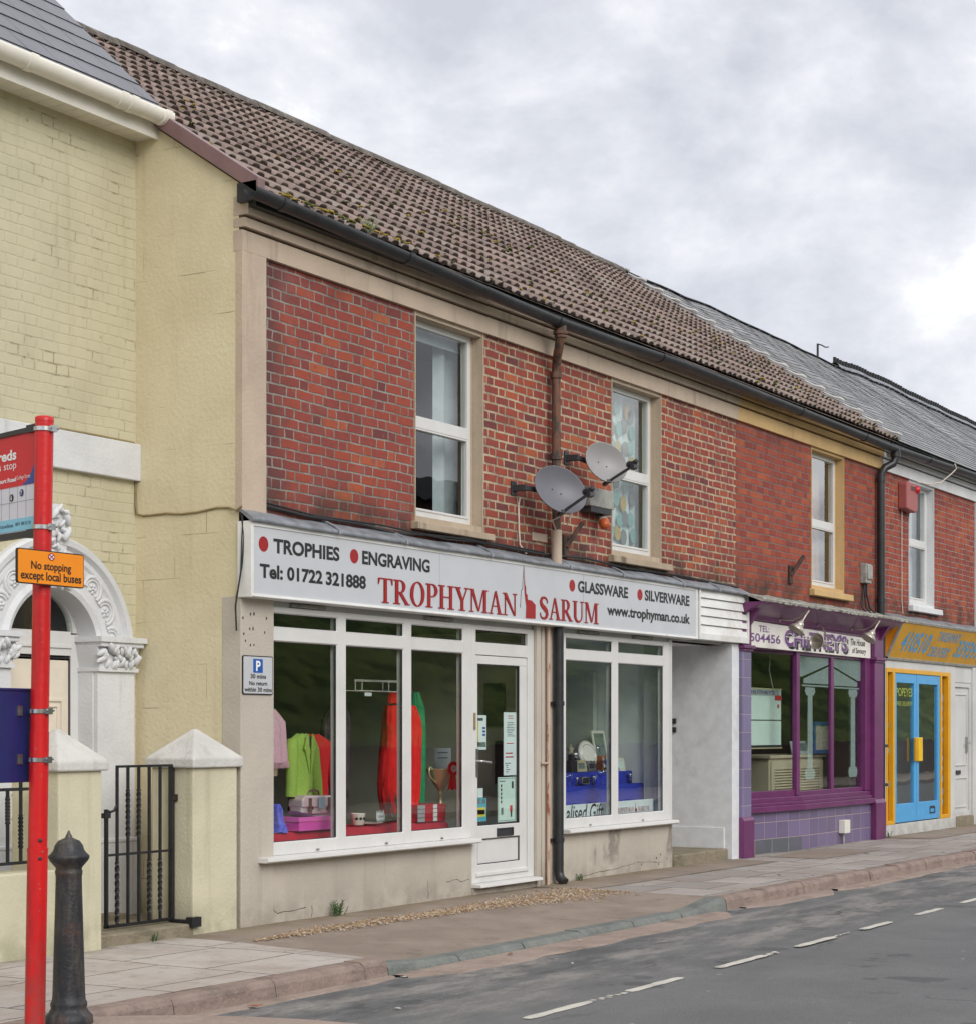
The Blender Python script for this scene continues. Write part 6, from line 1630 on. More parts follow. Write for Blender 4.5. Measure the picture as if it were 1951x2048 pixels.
mb = MB(); mb.box(13.04, 13.25, -.09, .0, 3.42, 3.68); mb.box(13.06, 13.24, -.11, -.09, 3.47, 3.66); mb.build('casing', 'grey_box', JB, bevel=.015)
mb = MB()
for dx in (-.06, 0, .06): mb.tube([(13.15 + dx * .6, -.04, 3.43), (13.15 + dx, -.03, 3.28), (13.16 + dx * 2.5, -.04, 3.1), (13.2 + dx * 3, -.1, 3.02)], .012, 6)
mb.build('leads', 'cable_black', JB)
AL = thing('alarm_box', 'faded red alarm box beside the white framed upper window', 'alarm box', (14.85, -.08, 4.7))
mb = MB(); mb.prism([(14.55, 4.56), (14.95, 4.53), (15.03, 4.60), (15.03, 4.93), (14.60, 4.945), (14.55, 4.90)], lambda a, b, d: (a, d, b), -.13, -.0); mb.build('casing', 'alarm_red', AL, bevel=.015)
mb = MB()
for k in range(3): mb.box(14.72, 14.92, -.135, -.13, 4.83 + k * .022, 4.84 + k * .022)
mb.build('grille', 'dark_plastic', AL)
mb = MB(); mb.lathe([(.055, 0), (.05, .03), (.0, .045)], (14.985, -.13, 4.86), 14, (0, -1, 0)); mb.build('beacon', 'flag_red', AL)
mb = MB(); mb.tube([(14.66, -.02, 4.55), (14.66, -.02, 3.3), (14.70, -.02, 3.1)], .006, 6); mb.tube([(15.1, -.09, 4.99), (15.6, -.1, 5.01), (16.0, -.15, 5.08), (16.2, -.24, 5.22), (16.25, -.30, 5.30), (16.2, -.29, 5.36)], .010, 6)
tag(mb.build('cable', 'cable_white'), 'thin cable looping from white gutter frieze to the alarm box', 'cable')
MBX = thing('meter_box', 'small white meter box on the lilac tiles', 'meter box', (12.2, -.09, .1))
mb = MB(); mb.box(12.10, 12.29, -.15, -.06, .14, .31); mb.build('casing', 'white_plastic', MBX, bevel=.008)
mb = MB(); mb.tube([(12.2, -.09, .14), (12.2, -.09, -.03)], .016, 8); mb.build('pipe', 'grey_box', MBX)
AE = thing('aerial', 'short black aerial on the slate ridge', 'aerial', (22.1, 4.15, 8.38))
mb = MB(); mb.tube([(22.1, 4.15, 8.36), (22.1, 4.15, 8.62)], .022, 8); mb.build('mast', 'iron_black', AE)
mb = MB(); mb.tube([(22.1, 4.15, 8.61), (22.14, 4.1, 8.60), (22.2, 4.04, 8.56), (22.26, 4.0, 8.57)], .012, 6); mb.build('arm', 'iron_black', AE)
# swan-neck lamps over the purple shop
def swan(x, label):
    t = thing('swan_neck_lamp', label, 'lamp', (x, -.05, 2.82), 'swan neck lamps over the purple shop')
    mb = MB(); b = Vector((x, -.06, 2.80)); mb.lathe([(.045, 0), (.04, .02), (.0, .03)], b, 14, (0, -1, 0))
    mb.tube([b, b + Vector((-.02, -.10, -.02)), b + Vector((-.05, -.2, -.03)), b + Vector((-.09, -.30, .0)), b + Vector((-.13, -.39, .055)), b + Vector((-.17, -.45, .07)), b + Vector((-.23, -.47, .055)), b + Vector((-.29, -.455, .0)), b + Vector((-.32, -.43, -.06))], .010, 8)
    mb.build('neck', 'lamp_metal', t)
    h = b + Vector((-.32, -.43, -.055)); ax = Vector((-.45, .35, -.75)).normalized()
    mb = MB(); mb.lathe([(r_ * .82, z_ * .8) for r_, z_ in [(.0, -.015), (.022, -.012), (.026, .02), (.05, .04), (.062, .065), (.068, .09), (.064, .10), (.095, .125), (.115, .155), (.122, .185), (.12, .186), (.11, .155), (.085, .12), (.05, .07), (.0, .06)]], h, 24, ax); mb.build('shade', 'lamp_metal', t)
    return t
s0 = swan(10.12, 'left silver swan neck lamp over the purple shop sign')
dup(s0, (2.42, 0, 0), 'right silver swan neck lamp at the pier end of the purple shop sign')
DL = thing('swan_neck_lamp', 'broken silver swan neck lamp drooping in front of the purple lettering', 'lamp', (11.45, -.05, 2.82), 'swan neck lamps over the purple shop')
b = Vector((11.37, -.06, 2.80)); mb = MB(); mb.lathe([(.045, 0), (.04, .02), (.0, .03)], b, 14, (0, -1, 0))
mb.tube([b, b + Vector((-.03, -.08, -.06)), b + Vector((-.07, -.14, -.15)), b + Vector((-.12, -.20, -.19)), b + Vector((-.14, -.25, -.22)), b + Vector((-.17, -.26, -.27)), b + Vector((-.22, -.23, -.29)), b + Vector((-.27, -.21, -.285))], .010, 8); mb.build('neck', 'lamp_metal', DL)
mb = MB(); mb.lathe([(.0, -.015), (.020, -.012), (.024, .03), (.04, .08), (.06, .13), (.085, .18), (.10, .22), (.098, .222), (.085, .19), (.05, .12), (.0, .09)], b + Vector((-.27, -.21, -.285)), 24, (-.93, .15, .18)); mb.build('shade', 'lamp_metal', DL)

# ---------------------------------------------------------------- shop window display, trophy shop
def garment(mb, rows, y, wob=.006, fr=9, n=72):
    """cloth body: rows of (z, x left, x right, depth) skinned into a soft flattened tube with folds"""
    out = []
    for z, a, b, d in rows:
        c, w = (a + b) / 2, (b - a) / 2; r_ = []
        for k in range(n):
            t = 2 * math.pi * k / n
            f = 1 + (.10 * math.sin(fr * t + z * 3) if d > .02 else 0)
            r_.append((c + w * math.cos(t), y + d * .5 * math.sin(t) * f + wob * math.sin(t * fr + z * 1.6 + .6 * math.sin(z * 9)), z + .004 * math.sin(t * 5)))
        out.append(r_)
    mb.grid(out, True); mb.face(out[0]); mb.face(out[-1][::-1])
mb = MB(); nx, ny = 60, 14; rows = []
for i in range(nx + 1):
    x = .42 + 2.85 * i / nx; r_ = []
    for j in range(ny + 1):
        v = j / ny
        if v < .55: y, z = .62 - .36 * v / .55, .655 + .008 * noise1(x * 5 + v * 4)
        else:
            k = (v - .55) / .45; y, z = .26 - .05 * math.sin(k * 2) + .018 * math.sin(x * 19 + 2 * math.sin(x * 5)) * k, .652 - .33 * k
        r_.append((x, y, z))
    rows.append(r_)
mb.grid(rows); tag(mb.build('tablecloth', 'cloth_red'), 'red cloth spread along the foot of the left display window', 'tablecloth')
MQ = thing('mannequin', 'mannequin wearing a pink fringed shawl at the left edge of the shop window', 'mannequin', (.82, .42, .3))
mb = MB(); garment(mb, [(1.10, .62, .98, .16), (1.3, .64, .99, .19), (1.48, .62, 1.02, .18), (1.56, .66, .98, .15), (1.61, .74, .92, .12), (1.66, .78, .88, .10), (1.74, .785, .875, .10)], .42, 0); mb.build('torso', 'skin_beige', MQ)
mb = MB(); garment(mb, [(1.21, .56, 1.085, .26), (1.3, .57, 1.08, .25), (1.45, .58, 1.075, .24), (1.53, .60, 1.07, .22), (1.585, .66, 1.0, .18), (1.63, .73, .93, .15)], .42, .006, 11)
for k in range(60): mb.beam((.57 + k * .0088, .42 - .13 * math.sqrt(max(.05, 1 - ((k - 30) / 31) ** 2)), 1.215), (.57 + k * .0088 + random.uniform(-.004, .004), .42 - .135 * math.sqrt(max(.05, 1 - ((k - 30) / 31) ** 2)), 1.165), .003, .003)
mb.build('shawl', 'shawl_pink', MQ)
mb = MB(); garment(mb, [(.4, .62, .98, .2), (1.15, .66, .95, .18)], .44, 0); mb.build('skirt', 'seal', MQ)
def jacket(label, mat, x, z1, y, w, h, lap=True):
    t = thing('jacket', label, 'jacket', (x, y, z1 - h))
    mb = MB(); garment(mb, [(z1 - h, x - w * .36, x + w * .38, .15), (z1 - h * .75, x - w * .33, x + w * .36, .15), (z1 - h * .5, x - w * .32, x + w * .34, .16), (z1 - h * .25, x - w * .36, x + w * .37, .18), (z1 - h * .12, x - w * .42, x + w * .42, .16), (z1 - h * .06, x - w * .34, x + w * .34, .12), (z1, x - w * .14, x + w * .14, .08)], y, .004, 5); mb.build('body', mat, t)
    for s in (-1, 1):
        mb = MB(); mb.tube([(x + s * w * .36, y, z1 - h * .10), (x + s * w * .44, y - .01, z1 - h * .25), (x + s * w * .48, y - .02, z1 - h * .5), (x + s * w * .53, y - .03, z1 - h * .75), (x + s * w * .57, y - .03, z1 - h * .97)], [.05, .058, .052, .048, .044], 12); mb.build('sleeve', mat, t)
    if lap:
        mb = MB(); pl = fac(y - .088)
        for s in (-1, 1): pl.poly(mb, [(x + s * .010, z1 - h * .62), (x + s * w * .19, z1 - h * .27), (x + s * w * .25, z1 - h * .23), (x + s * w * .17, z1 - h * .05), (x + s * w * .09, z1 + .004), (x + s * w * .055, z1 - h * .10)][::s], 0, .012)
        mb.build('lapels', mat, t, bevel=.003)
        mb = MB(); pl.poly(mb, [(x - .035, z1 - .02), (x + .035, z1 - .02), (x + .014, z1 - h * .38), (x - .014, z1 - h * .38)], -.004, .004); mb.build('lining', 'seal', t)
jacket('lime green jacket with wide lapels behind the pink handbag', 'lime', 1.29, 1.435, .40, .32, .52)
jacket('red jacket hanging half hidden behind the lime green jacket', 'garment_red', 1.66, 1.43, .56, .54, .66, False)
HB = thing('handbag', 'shiny pink satchel handbag on the pink box', 'handbag', (1.37, .33, .78))
mb = MB(); mb.prism([(1.13, .79), (1.58, .785), (1.60, .82), (1.575, .90), (1.54, .925), (1.17, .935), (1.13, .90)], lambda a, b, d: (a, d, b), .27, .40); mb.build('body', 'bag_pink', HB, bevel=.018, seg=3)
mb = MB(); mb.prism([(1.125, .845), (1.595, .835), (1.58, .915), (1.54, .935), (1.17, .945), (1.125, .91)], lambda a, b, d: (a, d, b), .255, .41); mb.build('flap', 'bag_pink', HB, bevel=.016, seg=3)
mb = MB(); mb.tube([(1.27, .33, .94), (1.29, .32, .975), (1.36, .32, .985), (1.42, .32, .97), (1.44, .33, .935)], .009, 8)
for x in (1.22, 1.48): mb.box(x - .018, x + .018, .248, .256, .79, .92); mb.frame(x - .028, x + .028, .825, .855, .24, .25, .007)
mb.build('strap', 'bag_trim', HB)
mb = MB(); mb.box(1.32, 1.40, .240, .243, .835, .925); mb.build('tag', 'paper_blue', HB)
PB = thing('gift_box', 'magenta pink box on the red cloth under the handbag', 'box', (1.35, .35, .66))
mb = MB(); mb.box(1.03, 1.60, .22, .46, .662, .768); mb.build('box_base', 'box_pink', PB, bevel=.004)
mb = MB(); mb.box(1.02, 1.61, .212, .47, .735, .772); mb.build('lid', 'box_pink', PB, bevel=.004)
mb = MB(); rows = [[(1.05 + .5 * i / 12, .21 + j * .05, .782 + .012 * math.sin(i * .8 + j) - .02 * (i / 12) + (.03 * (1 - i / 3) if i < 3 else 0)) for j in range(4)] for i in range(13)]; mb.grid(rows); tag(mb.build('folded_paper', 'paper_blue'), 'pale blue folded paper lying on the pink box', 'paper')
mb = MB(); garment(mb, [(.66, .82, .97, .16), (.70, .84, .96, .14), (.76, .85, .93, .10), (.84, .84, .92, .10), (.88, .86, .90, .05)], .33, .012, 6); tag(mb.build('scarf', 'scarf_blue'), 'blue sparkling scarf knotted in the left corner of the display', 'scarf')
mb = MB(); mb.lathe([(.0, .0), (.046, .0), (.050, .008), (.062, .095), (.064, .10), (.059, .10), (.047, .012), (.0, .01)], (1.99, .33, .668), 24)
mb.cur = 1
for a in (205, 240, 275, 310): c = Vector((1.99 + .0575 * math.cos(R(a)), .33 + .0575 * math.sin(R(a)), .725)); mb.lathe([(.014, .0), (.010, .003), (.0, .004)], c, 10, (math.cos(R(a)), math.sin(R(a)), -.2))
tag(mb.build('cup', ['china', 'black_vinyl']), 'white cup with black dots on the red cloth', 'cup')
mb = MB(); mb.lathe([(.0, .0), (.07, .0), (.12, .012), (.13, .016), (.12, .018), (.07, .007), (.0, .006)], (2.20, .37, .665), 28); tag(mb.build('plate', 'china'), 'white plate lying beside the dotted cup', 'plate')
DR = thing('dress', 'long bright red dress hanging in the middle of the display', 'dress', (2.65, .42, .75))
def sh(L, d): return [(z, q + d, w + d, e_) for z, q, w, e_ in L]
mb = MB(); garment(mb, sh([(.74, 2.42, 2.72, .10), (.80, 2.40, 2.90, .14), (.9, 2.38, 2.92, .16), (1.0, 2.37, 2.92, .18), (1.12, 2.385, 2.92, .18), (1.25, 2.40, 2.91, .19), (1.45, 2.44, 2.93, .19), (1.56, 2.455, 2.92, .17), (1.64, 2.46, 2.88, .13), (1.68, 2.47, 2.86, .10)], .11), .43, .03, 15); mb.build('skirt', 'dress_red', DR)
mb = MB(); garment(mb, sh([(1.70, 2.49, 2.66, .09), (1.76, 2.50, 2.63, .08), (1.79, 2.52, 2.60, .05)], .11), .43, .014, 8); mb.build('bow', 'dress_red', DR)
mb = MB(); mb.beam((2.73, .34, 1.78), (2.78, .335, 1.69), .05, .004, (0, -1, 0)); mb.build('tag', 'paper_white', DR)
mb = MB(); garment(mb, sh([(.82, 2.94, 3.07, .10), (1.2, 2.93, 3.08, .12), (1.5, 2.92, 3.07, .12), (1.66, 2.93, 3.06, .10), (1.80, 2.94, 2.99, .05)], .14), .50, .02, 11); tag(mb.build('scarf', 'garment_green'), 'long green satin stole hanging behind the red dress', 'scarf')
mb = MB(); garment(mb, [(.75, 1.98, 2.40, .12), (1.0, 2.05, 2.38, .14), (1.3, 2.08, 2.40, .14), (1.55, 2.10, 2.42, .12), (1.66, 2.2, 2.38, .08)], .75, .03, 13); tag(mb.build('dress', 'garment_purple'), 'dark mottled purple dress in the shadow of the window display', 'dress')
RK = thing('display_rack', 'white wire display rack hanging above the red dress', 'rack', (2.4, .4, 1.8))
mb = MB()
for z in (1.885, 1.895): mb.tube([(2.04, .40, z - .004), (2.75, .40, z)], .005, 6)
for x in (2.05, 2.15, 2.46, 2.55): mb.tube([(x, .40, 1.89), (x, .40, 1.80)], .005, 6)
mb.tube([(2.0, .36, 1.80), (2.75, .36, 1.80)], .004, 6); mb.tube([(2.0, .46, 1.80), (2.75, .46, 1.80)], .004, 6)
mb.build('wires', 'white_plastic', RK)
mb = MB(); mb.box(2.12, 2.22, .35, .355, 1.755, 1.785); mb.build('tag', 'paper_white', RK)
TP = thing('trophy_cup', 'large gold trophy cup with two handles at the right of the display', 'trophy', (3.30, .40, .74))
mb = MB(); mb.lathe([(.0, .0), (.048, .0), (.05, .012), (.044, .03), (.034, .06), (.022, .085), (.016, .12), (.014, .16), (.024, .172), (.014, .185), (.03, .205), (.06, .25), (.095, .31), (.125, .37), (.138, .392), (.142, .396), (.136, .396), (.10, .33), (.0, .22)], (3.345, .38, .722), 32); mb.build('bowl', 'gold', TP)
for s in (-1, 1):
    mb = MB(); mb.tube([(3.345 + s * .06, .38, .985), (3.345 + s * .11, .38, 1.01), (3.345 + s * .17, .38, 1.05), (3.345 + s * .19, .38, 1.10), (3.345 + s * .175, .38, 1.135), (3.345 + s * .15, .38, 1.13), (3.345 + s * .145, .38, 1.11)], .009, 8); mb.build('handle', 'gold', TP)
RS = thing('rosette', 'red prize rosette with ribbon tails beside the gold cup', 'rosette', (3.33, .24, .93))
rp_ = Plane((3.33, .235, 1.12), (.93, -.37, 0), (0, 0, 1))
mb = MB(); rows = [[rp_.pt(r * math.cos(2 * math.pi * k / 48), r * math.sin(2 * math.pi * k / 48), (.010 if k % 2 else 0) * (r > .03)) for k in range(48)] for r in (.001, .036, .066)]; mb.grid(rows, True, smooth=False)
for a_, d_ in ((-.06, .0), (-.015, .006)): rp_.poly(mb, [(-.02, -.03), (.025, -.03), (a_ + .05, -.19), (a_ + .026, -.178), (a_, -.20)], -.004 + d_, d_)
mb.build('ribbon', 'dress_red', RS)
mb = MB(); rp_.disc(mb, 0, 0, .030, .010, .013); mb.build('disc', 'paper_white', RS)
mb = MB(); rp_.ring(mb, 0, 0, .019, .023, 0, 360, .015); rp_.rect(mb, -.003, .003, -.012, .012, .013, .015); rp_.rect(mb, -.012, .012, -.003, .003, .013, .0155); mb.build('emblem', 'dress_red', RS)
for k in range(4):
    mb = MB(); mb.box(2.80 + k * .004, 3.24 + k * .003, .26, .42, .66 + k * .038, .695 + k * .038); mb.cur = 1; mb.box(2.79, 2.90 + .002 * k, .255, .262, .661 + k * .038, .694 + k * .038)
    mb.cur = 2; mb.box(3.04, 3.10, .255, .262, .661 + k * .038, .694 + k * .038)
    tag(mb.build('gift_case', ['cloth_red', 'book_grey', 'paper_white']), ['lowest', 'second lowest', 'second highest', 'topmost'][k] + ' red and grey gift case stacked in front of the gold cup', 'box', 'stacked red gift cases')
FE = thing('fascinator', 'dark feathered fascinator standing before the red dress', 'hat', (2.45, .3, .67))
mb = MB(); random.seed(12)
for k in range(16):
    a = random.uniform(-1, 1.2); l = random.uniform(.12, .3); p0 = Vector((2.50 + random.uniform(-.1, .1), .30, .68)); p1 = p0 + Vector((a * .12, -.02, l * .6)); p2 = p0 + Vector((a * .16, -.01, l))
    w = .012; mb.face([p0, p1 + Vector((w, 0, 0)), p2, p1 - Vector((w, 0, 0))])
mb.build('feathers', 'feather', FE)
mb = MB()
for k in range(6): p0 = Vector((2.22 + k * .02, .29, .68)); mb.face([p0, p0 + Vector((.012, 0, .05)), p0 + Vector((-.01, 0, .11)), p0 + Vector((-.018, 0, .05))])
mb.build('white_feathers', 'paper_white', FE)
# papers on the door glass
def sheet(label, x0, x1, z0, z1, y, mat, marks):
    t = thing('notice', label, 'notice', ((x0 + x1) / 2, y, z0)); pl = fac(y)
    mb = MB(); pl.rect(mb, x0, x1, z0, z1, -.001, .001); mb.build('paper', mat, t)
    by = {}
    for m_, a, b, c, d in marks: by.setdefault(m_, []).append((a, b, c, d))
    for m_, L in by.items():
        mb = MB()
        for a, b, c, d in L: pl.rect(mb, x0 + a * (x1 - x0), x0 + b * (x1 - x0), z0 + c * (z1 - z0), z0 + d * (z1 - z0), .001, .0017)
        mb.build('printing', m_, t)
random.seed(15); yk = .034
def lines(m_, a, b, c, d, n): return [(m_, a + random.random() * .1, b - random.random() * .25, c + (d - c) * k / n, c + (d - c) * k / n + (d - c) / n * .35) for k in range(n)]
sheet('yellow and blue poster at the left of the door glass', 3.378, 3.57, 1.29, 1.60, yk, 'paper_white', [('paper_yellow', .0, .3, .12, .8), ('blue_vinyl', .65, .9, .4, .46), ('blue_vinyl', .65, .9, .5, .56), ('blue_vinyl', .65, .9, .6, .66), ('photo_dark', .2, .95, .08, .22), ('ink', .1, .7, .84, .92)])
sheet('long white price list at the right of the door glass', 3.87, 4.095, 1.05, 1.63, yk, 'paper_white', lines('ink_red', .25, .8, .9, .97, 2) + lines('ink', .2, .9, .62, .86, 9) + lines('ink_red', .2, .9, .5, .54, 1) + lines('ink_red', .1, .8, .28, .4, 2) + lines('ink', .1, .6, .05, .22, 5))
sheet('mint framed poster with tiny figures at the foot of the door glass', 3.765, 4.09, .625, 1.035, yk, 'paper_mint', [('ink', .03, .97, .965, .975), ('ink', .03, .97, .025, .035), ('ink', .03, .045, .03, .97), ('ink', .955, .97, .03, .97)] + [('seal', .16, .23, .42 + k * .09, .48 + k * .09) for k in range(5)] + [('seal', .76, .86, .74, .9), ('garment_red', .66, .80, .22, .36), ('seal', .70, .78, .1, .24), ('photo_dark', .18, .3, .16, .32), ('ink', .1, .4, .9, .92)])
sheet('blue and yellow leaflet low at the left of the door glass', 3.385, 3.57, .645, .855, yk, 'paper_cyan', [('paper_yellow', .1, .9, .2, .6), ('paper_mint', .1, .85, .3, .5), ('photo_dark', .1, .4, .75, .95), ('photo_dark', .6, .9, .75, .95)])
sheet('blank white card above the blue leaflet on the door', 3.385, 3.51, .86, .945, yk, 'paper_white', [])
sheet('grey price sheet standing behind the gold trophy cup', 3.62, 3.90, 1.06, 1.30, .62, 'book_grey', [('ink', .2, .8, .8, .84), ('ink', .2, .8, .6, .64)])
# blue display in the right window
mb = MB()
def slab(x0, x1, y0, y1, z0, z1):
    rows = []
    for i in range(31):
        x = x0 + (x1 - x0) * i / 30; q = .006 * math.sin(x * 23)
        rows.append([(x, y1, z1), (x, y0 + .02, z1), (x, y0 + q, z1 - .01), (x - .03 * (x - (x0 + x1) / 2), y0 - .01 + 2.2 * q, z0)])
    mb.grid(rows); mb.face([(x1, y0, z1), (x1, y1, z1), (x1, y1, z0), (x1 - .03 * (x1 - x0) / 2, y0, z0)])
slab(5.0, 7.42, .33, .6, .55, .895); slab(5.0, 7.30, .47, .95, .88, 1.027)
tag(mb.build('tablecloth', 'cloth_blue'), 'blue cloth over the stepped display stand in the right window', 'tablecloth')
GB = thing('banner', 'white banner strip with black script at the foot of the right window', 'banner', (6.3, .12, .58))
pl = fac(.14)
mb = MB(); pl.poly(mb, [(4.98, .58), (7.16, .585), (7.16, .735), (4.98, .728)], -.003, 0); mb.build('strip', 'paper_white', GB)
mb = MB(); pl.text(mb, 'Personalised Gift', 4.70, 6.02, .566, .728, .0015, .010, .25); mb.build('lettering', 'black_vinyl', GB)
mb = MB(); serif_text(pl, mb, 'TROPHYMAN', 6.30, 6.70, .612, .665, .0015); mb.build('lettering', 'red_vinyl', GB)
mb = MB(); serif_text(pl, mb, 'SARUM', 6.80, 7.06, .612, .665, .0015); mb.build('lettering', 'red_vinyl', GB)
mb = MB(); pl.flat(mb, [(6.72, .612), (6.775, .612), (6.775, .64), (6.742, .65), (6.735, .71), (6.728, .65)], .0015); mb.build('emblem', 'red_vinyl', GB)
def photo_frame(label, x, z, w, h, y, mat, inner):
    t = thing('photo_frame', label, 'photo frame', (x, y, z), 'photo frames on the blue display')
    k = .10
    P = lambda a, b, d: (a + (b - z) * .12, d + (b - z) * .25, b)
    mb = MB()
    for q in ([(x, z), (x + w, z), (x + w, z + .03), (x, z + .03)], [(x, z + h - .03), (x + w, z + h - .03), (x + w, z + h), (x, z + h)], [(x, z + .03), (x + .03, z + .03), (x + .03, z + h - .03), (x, z + h - .03)], [(x + w - .03, z + .03), (x + w, z + .03), (x + w, z + h - .03), (x + w - .03, z + h - .03)]): mb.prism(q, P, y, y + .015)
    mb.build('frame', mat, t)
    mb = MB(); mb.prism([(x + .028, z + .028), (x + w - .028, z + .028), (x + w - .028, z + h - .028), (x + .028, z + h - .028)], P, y + .006, y + .012); mb.build('picture', inner, t)
photo_frame('tall white photo frame standing at the back of the blue display', 6.92, 1.03, .29, .43, .68, 'white_plastic', 'photo_dark')
photo_frame('small white photo frame at the right of the blue display', 7.03, 1.027, .19, .14, .50, 'white_plastic', 'paper_mint')
photo_frame('low gold edged photo frame beside the star award', 6.36, 1.03, .21, .12, .62, 'gold', 'photo_dark')
photo_frame('dark photo frame next to the gold edged frame', 6.60, 1.03, .18, .11, .62, 'steel', 'seal')
PT = thing('salver', 'round silver salver propped upright on the blue display', 'plate', (6.62, .72, 1.03))
mb = MB(); mb.lathe([(.0, .0), (.10, .0), (.12, -.008), (.15, -.012), (.152, -.008), (.12, .004), (.0, .006)], (6.74, .70, 1.21), 32, (-.2, -.95, .25)); mb.build('dish', 'china', PT)
mb = MB(); mb.lathe([(.103, -.001), (.106, .004), (.110, -.001)], (6.738, .695, 1.21), 32, (-.2, -.95, .25)); mb.build('rim', 'steel', PT)
ST = thing('star_award', 'gold star award on a dark plinth at the left of the blue display', 'trophy', (5.93, .68, 1.03))
mb = MB(); pl = fac(.62); pl.poly(mb, [((.058 if k % 2 == 0 else .027) * math.sin(R(36 * k)) + 6.21, 1.262 + (.058 if k % 2 == 0 else .027) * math.cos(R(36 * k))) for k in range(10)][::-1], -.01, .01); mb.build('star', 'gold', ST)
mb = MB(); mb.box(6.14, 6.28, .58, .66, 1.03, 1.15); mb.box(6.18, 6.24, .59, .64, 1.15, 1.21); mb.build('plinth', 'seal', ST, bevel=.004)
random.seed(31)
def goblet(label, x, y, z, h, k):
    mb = MB(); r = h * (.22 if k else .3)
    if k == 0: mb.lathe([(r, 0), (r * .9, .004), (.006, .01), (.005, h * .45), (r * .7, h * .6), (r, h * .8), (r * .9, h), (r * .85, h), (r * .9, h * .8), (.0, h * .55)], (x, y, z), 16)
    else: mb.lathe([(0, 0), (r, 0), (r * 1.15, h), (r * 1.08, h), (r * .9, .01), (0, .01)], (x, y, z), 16)
    tag(mb.build('glass_goblet' if k == 0 else 'glass_tumbler', 'crystal'), label, 'glassware', 'crystal glassware on the blue display')
goblet('crystal goblet left on the front of the blue display', 5.81, .42, .90, .12, 0); goblet('crystal tumbler behind the banner on the blue display', 6.40, .44, .90, .10, 1)
goblet('crystal goblet left of the mullion on the blue display', 6.56, .44, .90, .15, 0); goblet('crystal goblet right of the mullion on the blue display', 6.93, .48, .90, .17, 0); goblet('crystal tumbler near the right edge of the blue display', 7.20, .44, .90, .10, 1)
CK = thing('desk_clock', 'small desk clock with dark face on the front of the blue display', 'clock', (5.98, .42, .9))
mb = MB(); mb.prism(rrect(6.05, 6.22, .905, .985, .03), lambda a, b, d: (a, d, b), .40, .44); mb.build('case', 'steel', CK, bevel=.004)
mb = MB(); mb.prism(rrect(6.075, 6.195, .92, .975, .022), lambda a, b, d: (a, d, b), .394, .40); mb.build('face', 'seal', CK)
WC = thing('desk_clock', 'wooden desk clock with round white face behind the mullion', 'clock', (6.72, .7, 1.03))
mb = MB(); mb.box(6.89, 7.06, .62, .68, 1.02, 1.19); mb.build('case', 'clock_wood', WC, bevel=.008)
mb = MB(); mb.lathe([(.0, .006), (.045, .006), (.05, .0)], (6.98, .62, 1.10), 24, (0, -1, 0)); mb.build('face', 'paper_white', WC)

def silver_cup(label, x, y, z, h):
    t = thing('silver_cup', label, 'trophy', (x, y, z), 'small silver cups on the blue display')
    mb = MB(); mb.lathe([(r_ * h, q_ * h) for r_, q_ in ((0, .28), (.05, .28), (.055, .34), (.09, .38), (.05, .42), (.16, .55), (.24, .75), (.27, .98), (.255, 1.0), (.2, .7), (.0, .5))], (x, y, z), 18); mb.build('bowl', 'steel', t)
    mb = MB(); mb.lathe([(0, 0), (.16 * h, 0), (.16 * h, .2 * h), (.12 * h, .24 * h), (.10 * h, .29 * h), (0, .29 * h)], (x, y, z), 18); mb.build('plinth', 'seal', t)
for lb, x, y, z, h in (('tiny silver cup beside the desk clock on the blue display', 5.93, .40, .897, .085), ('small silver cup right of the desk clock on the blue display', 6.34, .43, .897, .09), ('silver cup between the salver and the tall photo frame', 6.86, .55, 1.027, .15), ('silver cup at the left of the salver on the blue display', 6.52, .75, 1.027, .20), ('small silver cup near the right end of the blue step', 7.18, .43, .897, .10), ('tall silver cup behind the mullion of the right window', 7.08, .8, 1.027, .26)): silver_cup(lb, x, y, z, h)

# ---------------------------------------------------------------- inside the purple shop
MN = thing('menu_board', 'blank white menu board hanging on cords in the purple window', 'board', (10.6, .4, 1.24))
mb = MB(); mb.box(10.05, 11.28, .39, .41, 1.245, 1.975); mb.build('board', 'paper_mint', MN)
mb = MB(); mb.box(10.04, 11.29, .38, .42, 1.970, 1.985); mb.box(10.04, 11.29, .38, .42, 1.235, 1.25); mb.build('trim', 'gold', MN)
mb = MB(); mb.box(10.05, 11.28, .383, .39, 1.25, 1.28); mb.box(10.05, 11.28, .383, .39, 1.585, 1.595); mb.build('strip', 'seal', MN)
mb = MB(); mb.box(10.05, 11.22, .384, .39, 1.895, 1.965); mb.build('header', 'book_grey', MN)
mb = MB(); fac(.384).text(mb, "CHUTNEY'S", 10.2, 11.05, 1.91, 1.955, .001, .02); mb.build('lettering', 'navy_text', MN)
mb = MB(); mb.box(11.08, 11.28, .382, .39, 1.84, 1.90); mb.cur = 0; fac(.389).disc(mb, 11.18, 1.765, .025, 0, .006, 16); mb.build('flash', 'flag_red', MN)
mb = MB(); mb.tube([(10.95, .4, 2.4), (10.95, .4, 2.33), (10.92, .4, 2.22), (10.98, .4, 2.1), (11.05, .4, 1.98)], .008, 6); mb.build('cord', 'cable_white', MN)
LC = thing('louvred_cabinet', 'cream louvred cabinet inside the purple shop window', 'cabinet', (12.5, .9, 0))
mb = MB(); mb.box(11.62, 13.5, .70, 1.3, 0, 1.12); mb.box(11.58, 13.55, .66, 1.32, 1.10, 1.14)
for a, b in ((11.66, 12.5), (12.54, 13.45)): mb.frame(a, b, .1, 1.06, .675, .70, .10)
mb.build('carcass', 'louvre', LC, bevel=.005)
mb = MB()
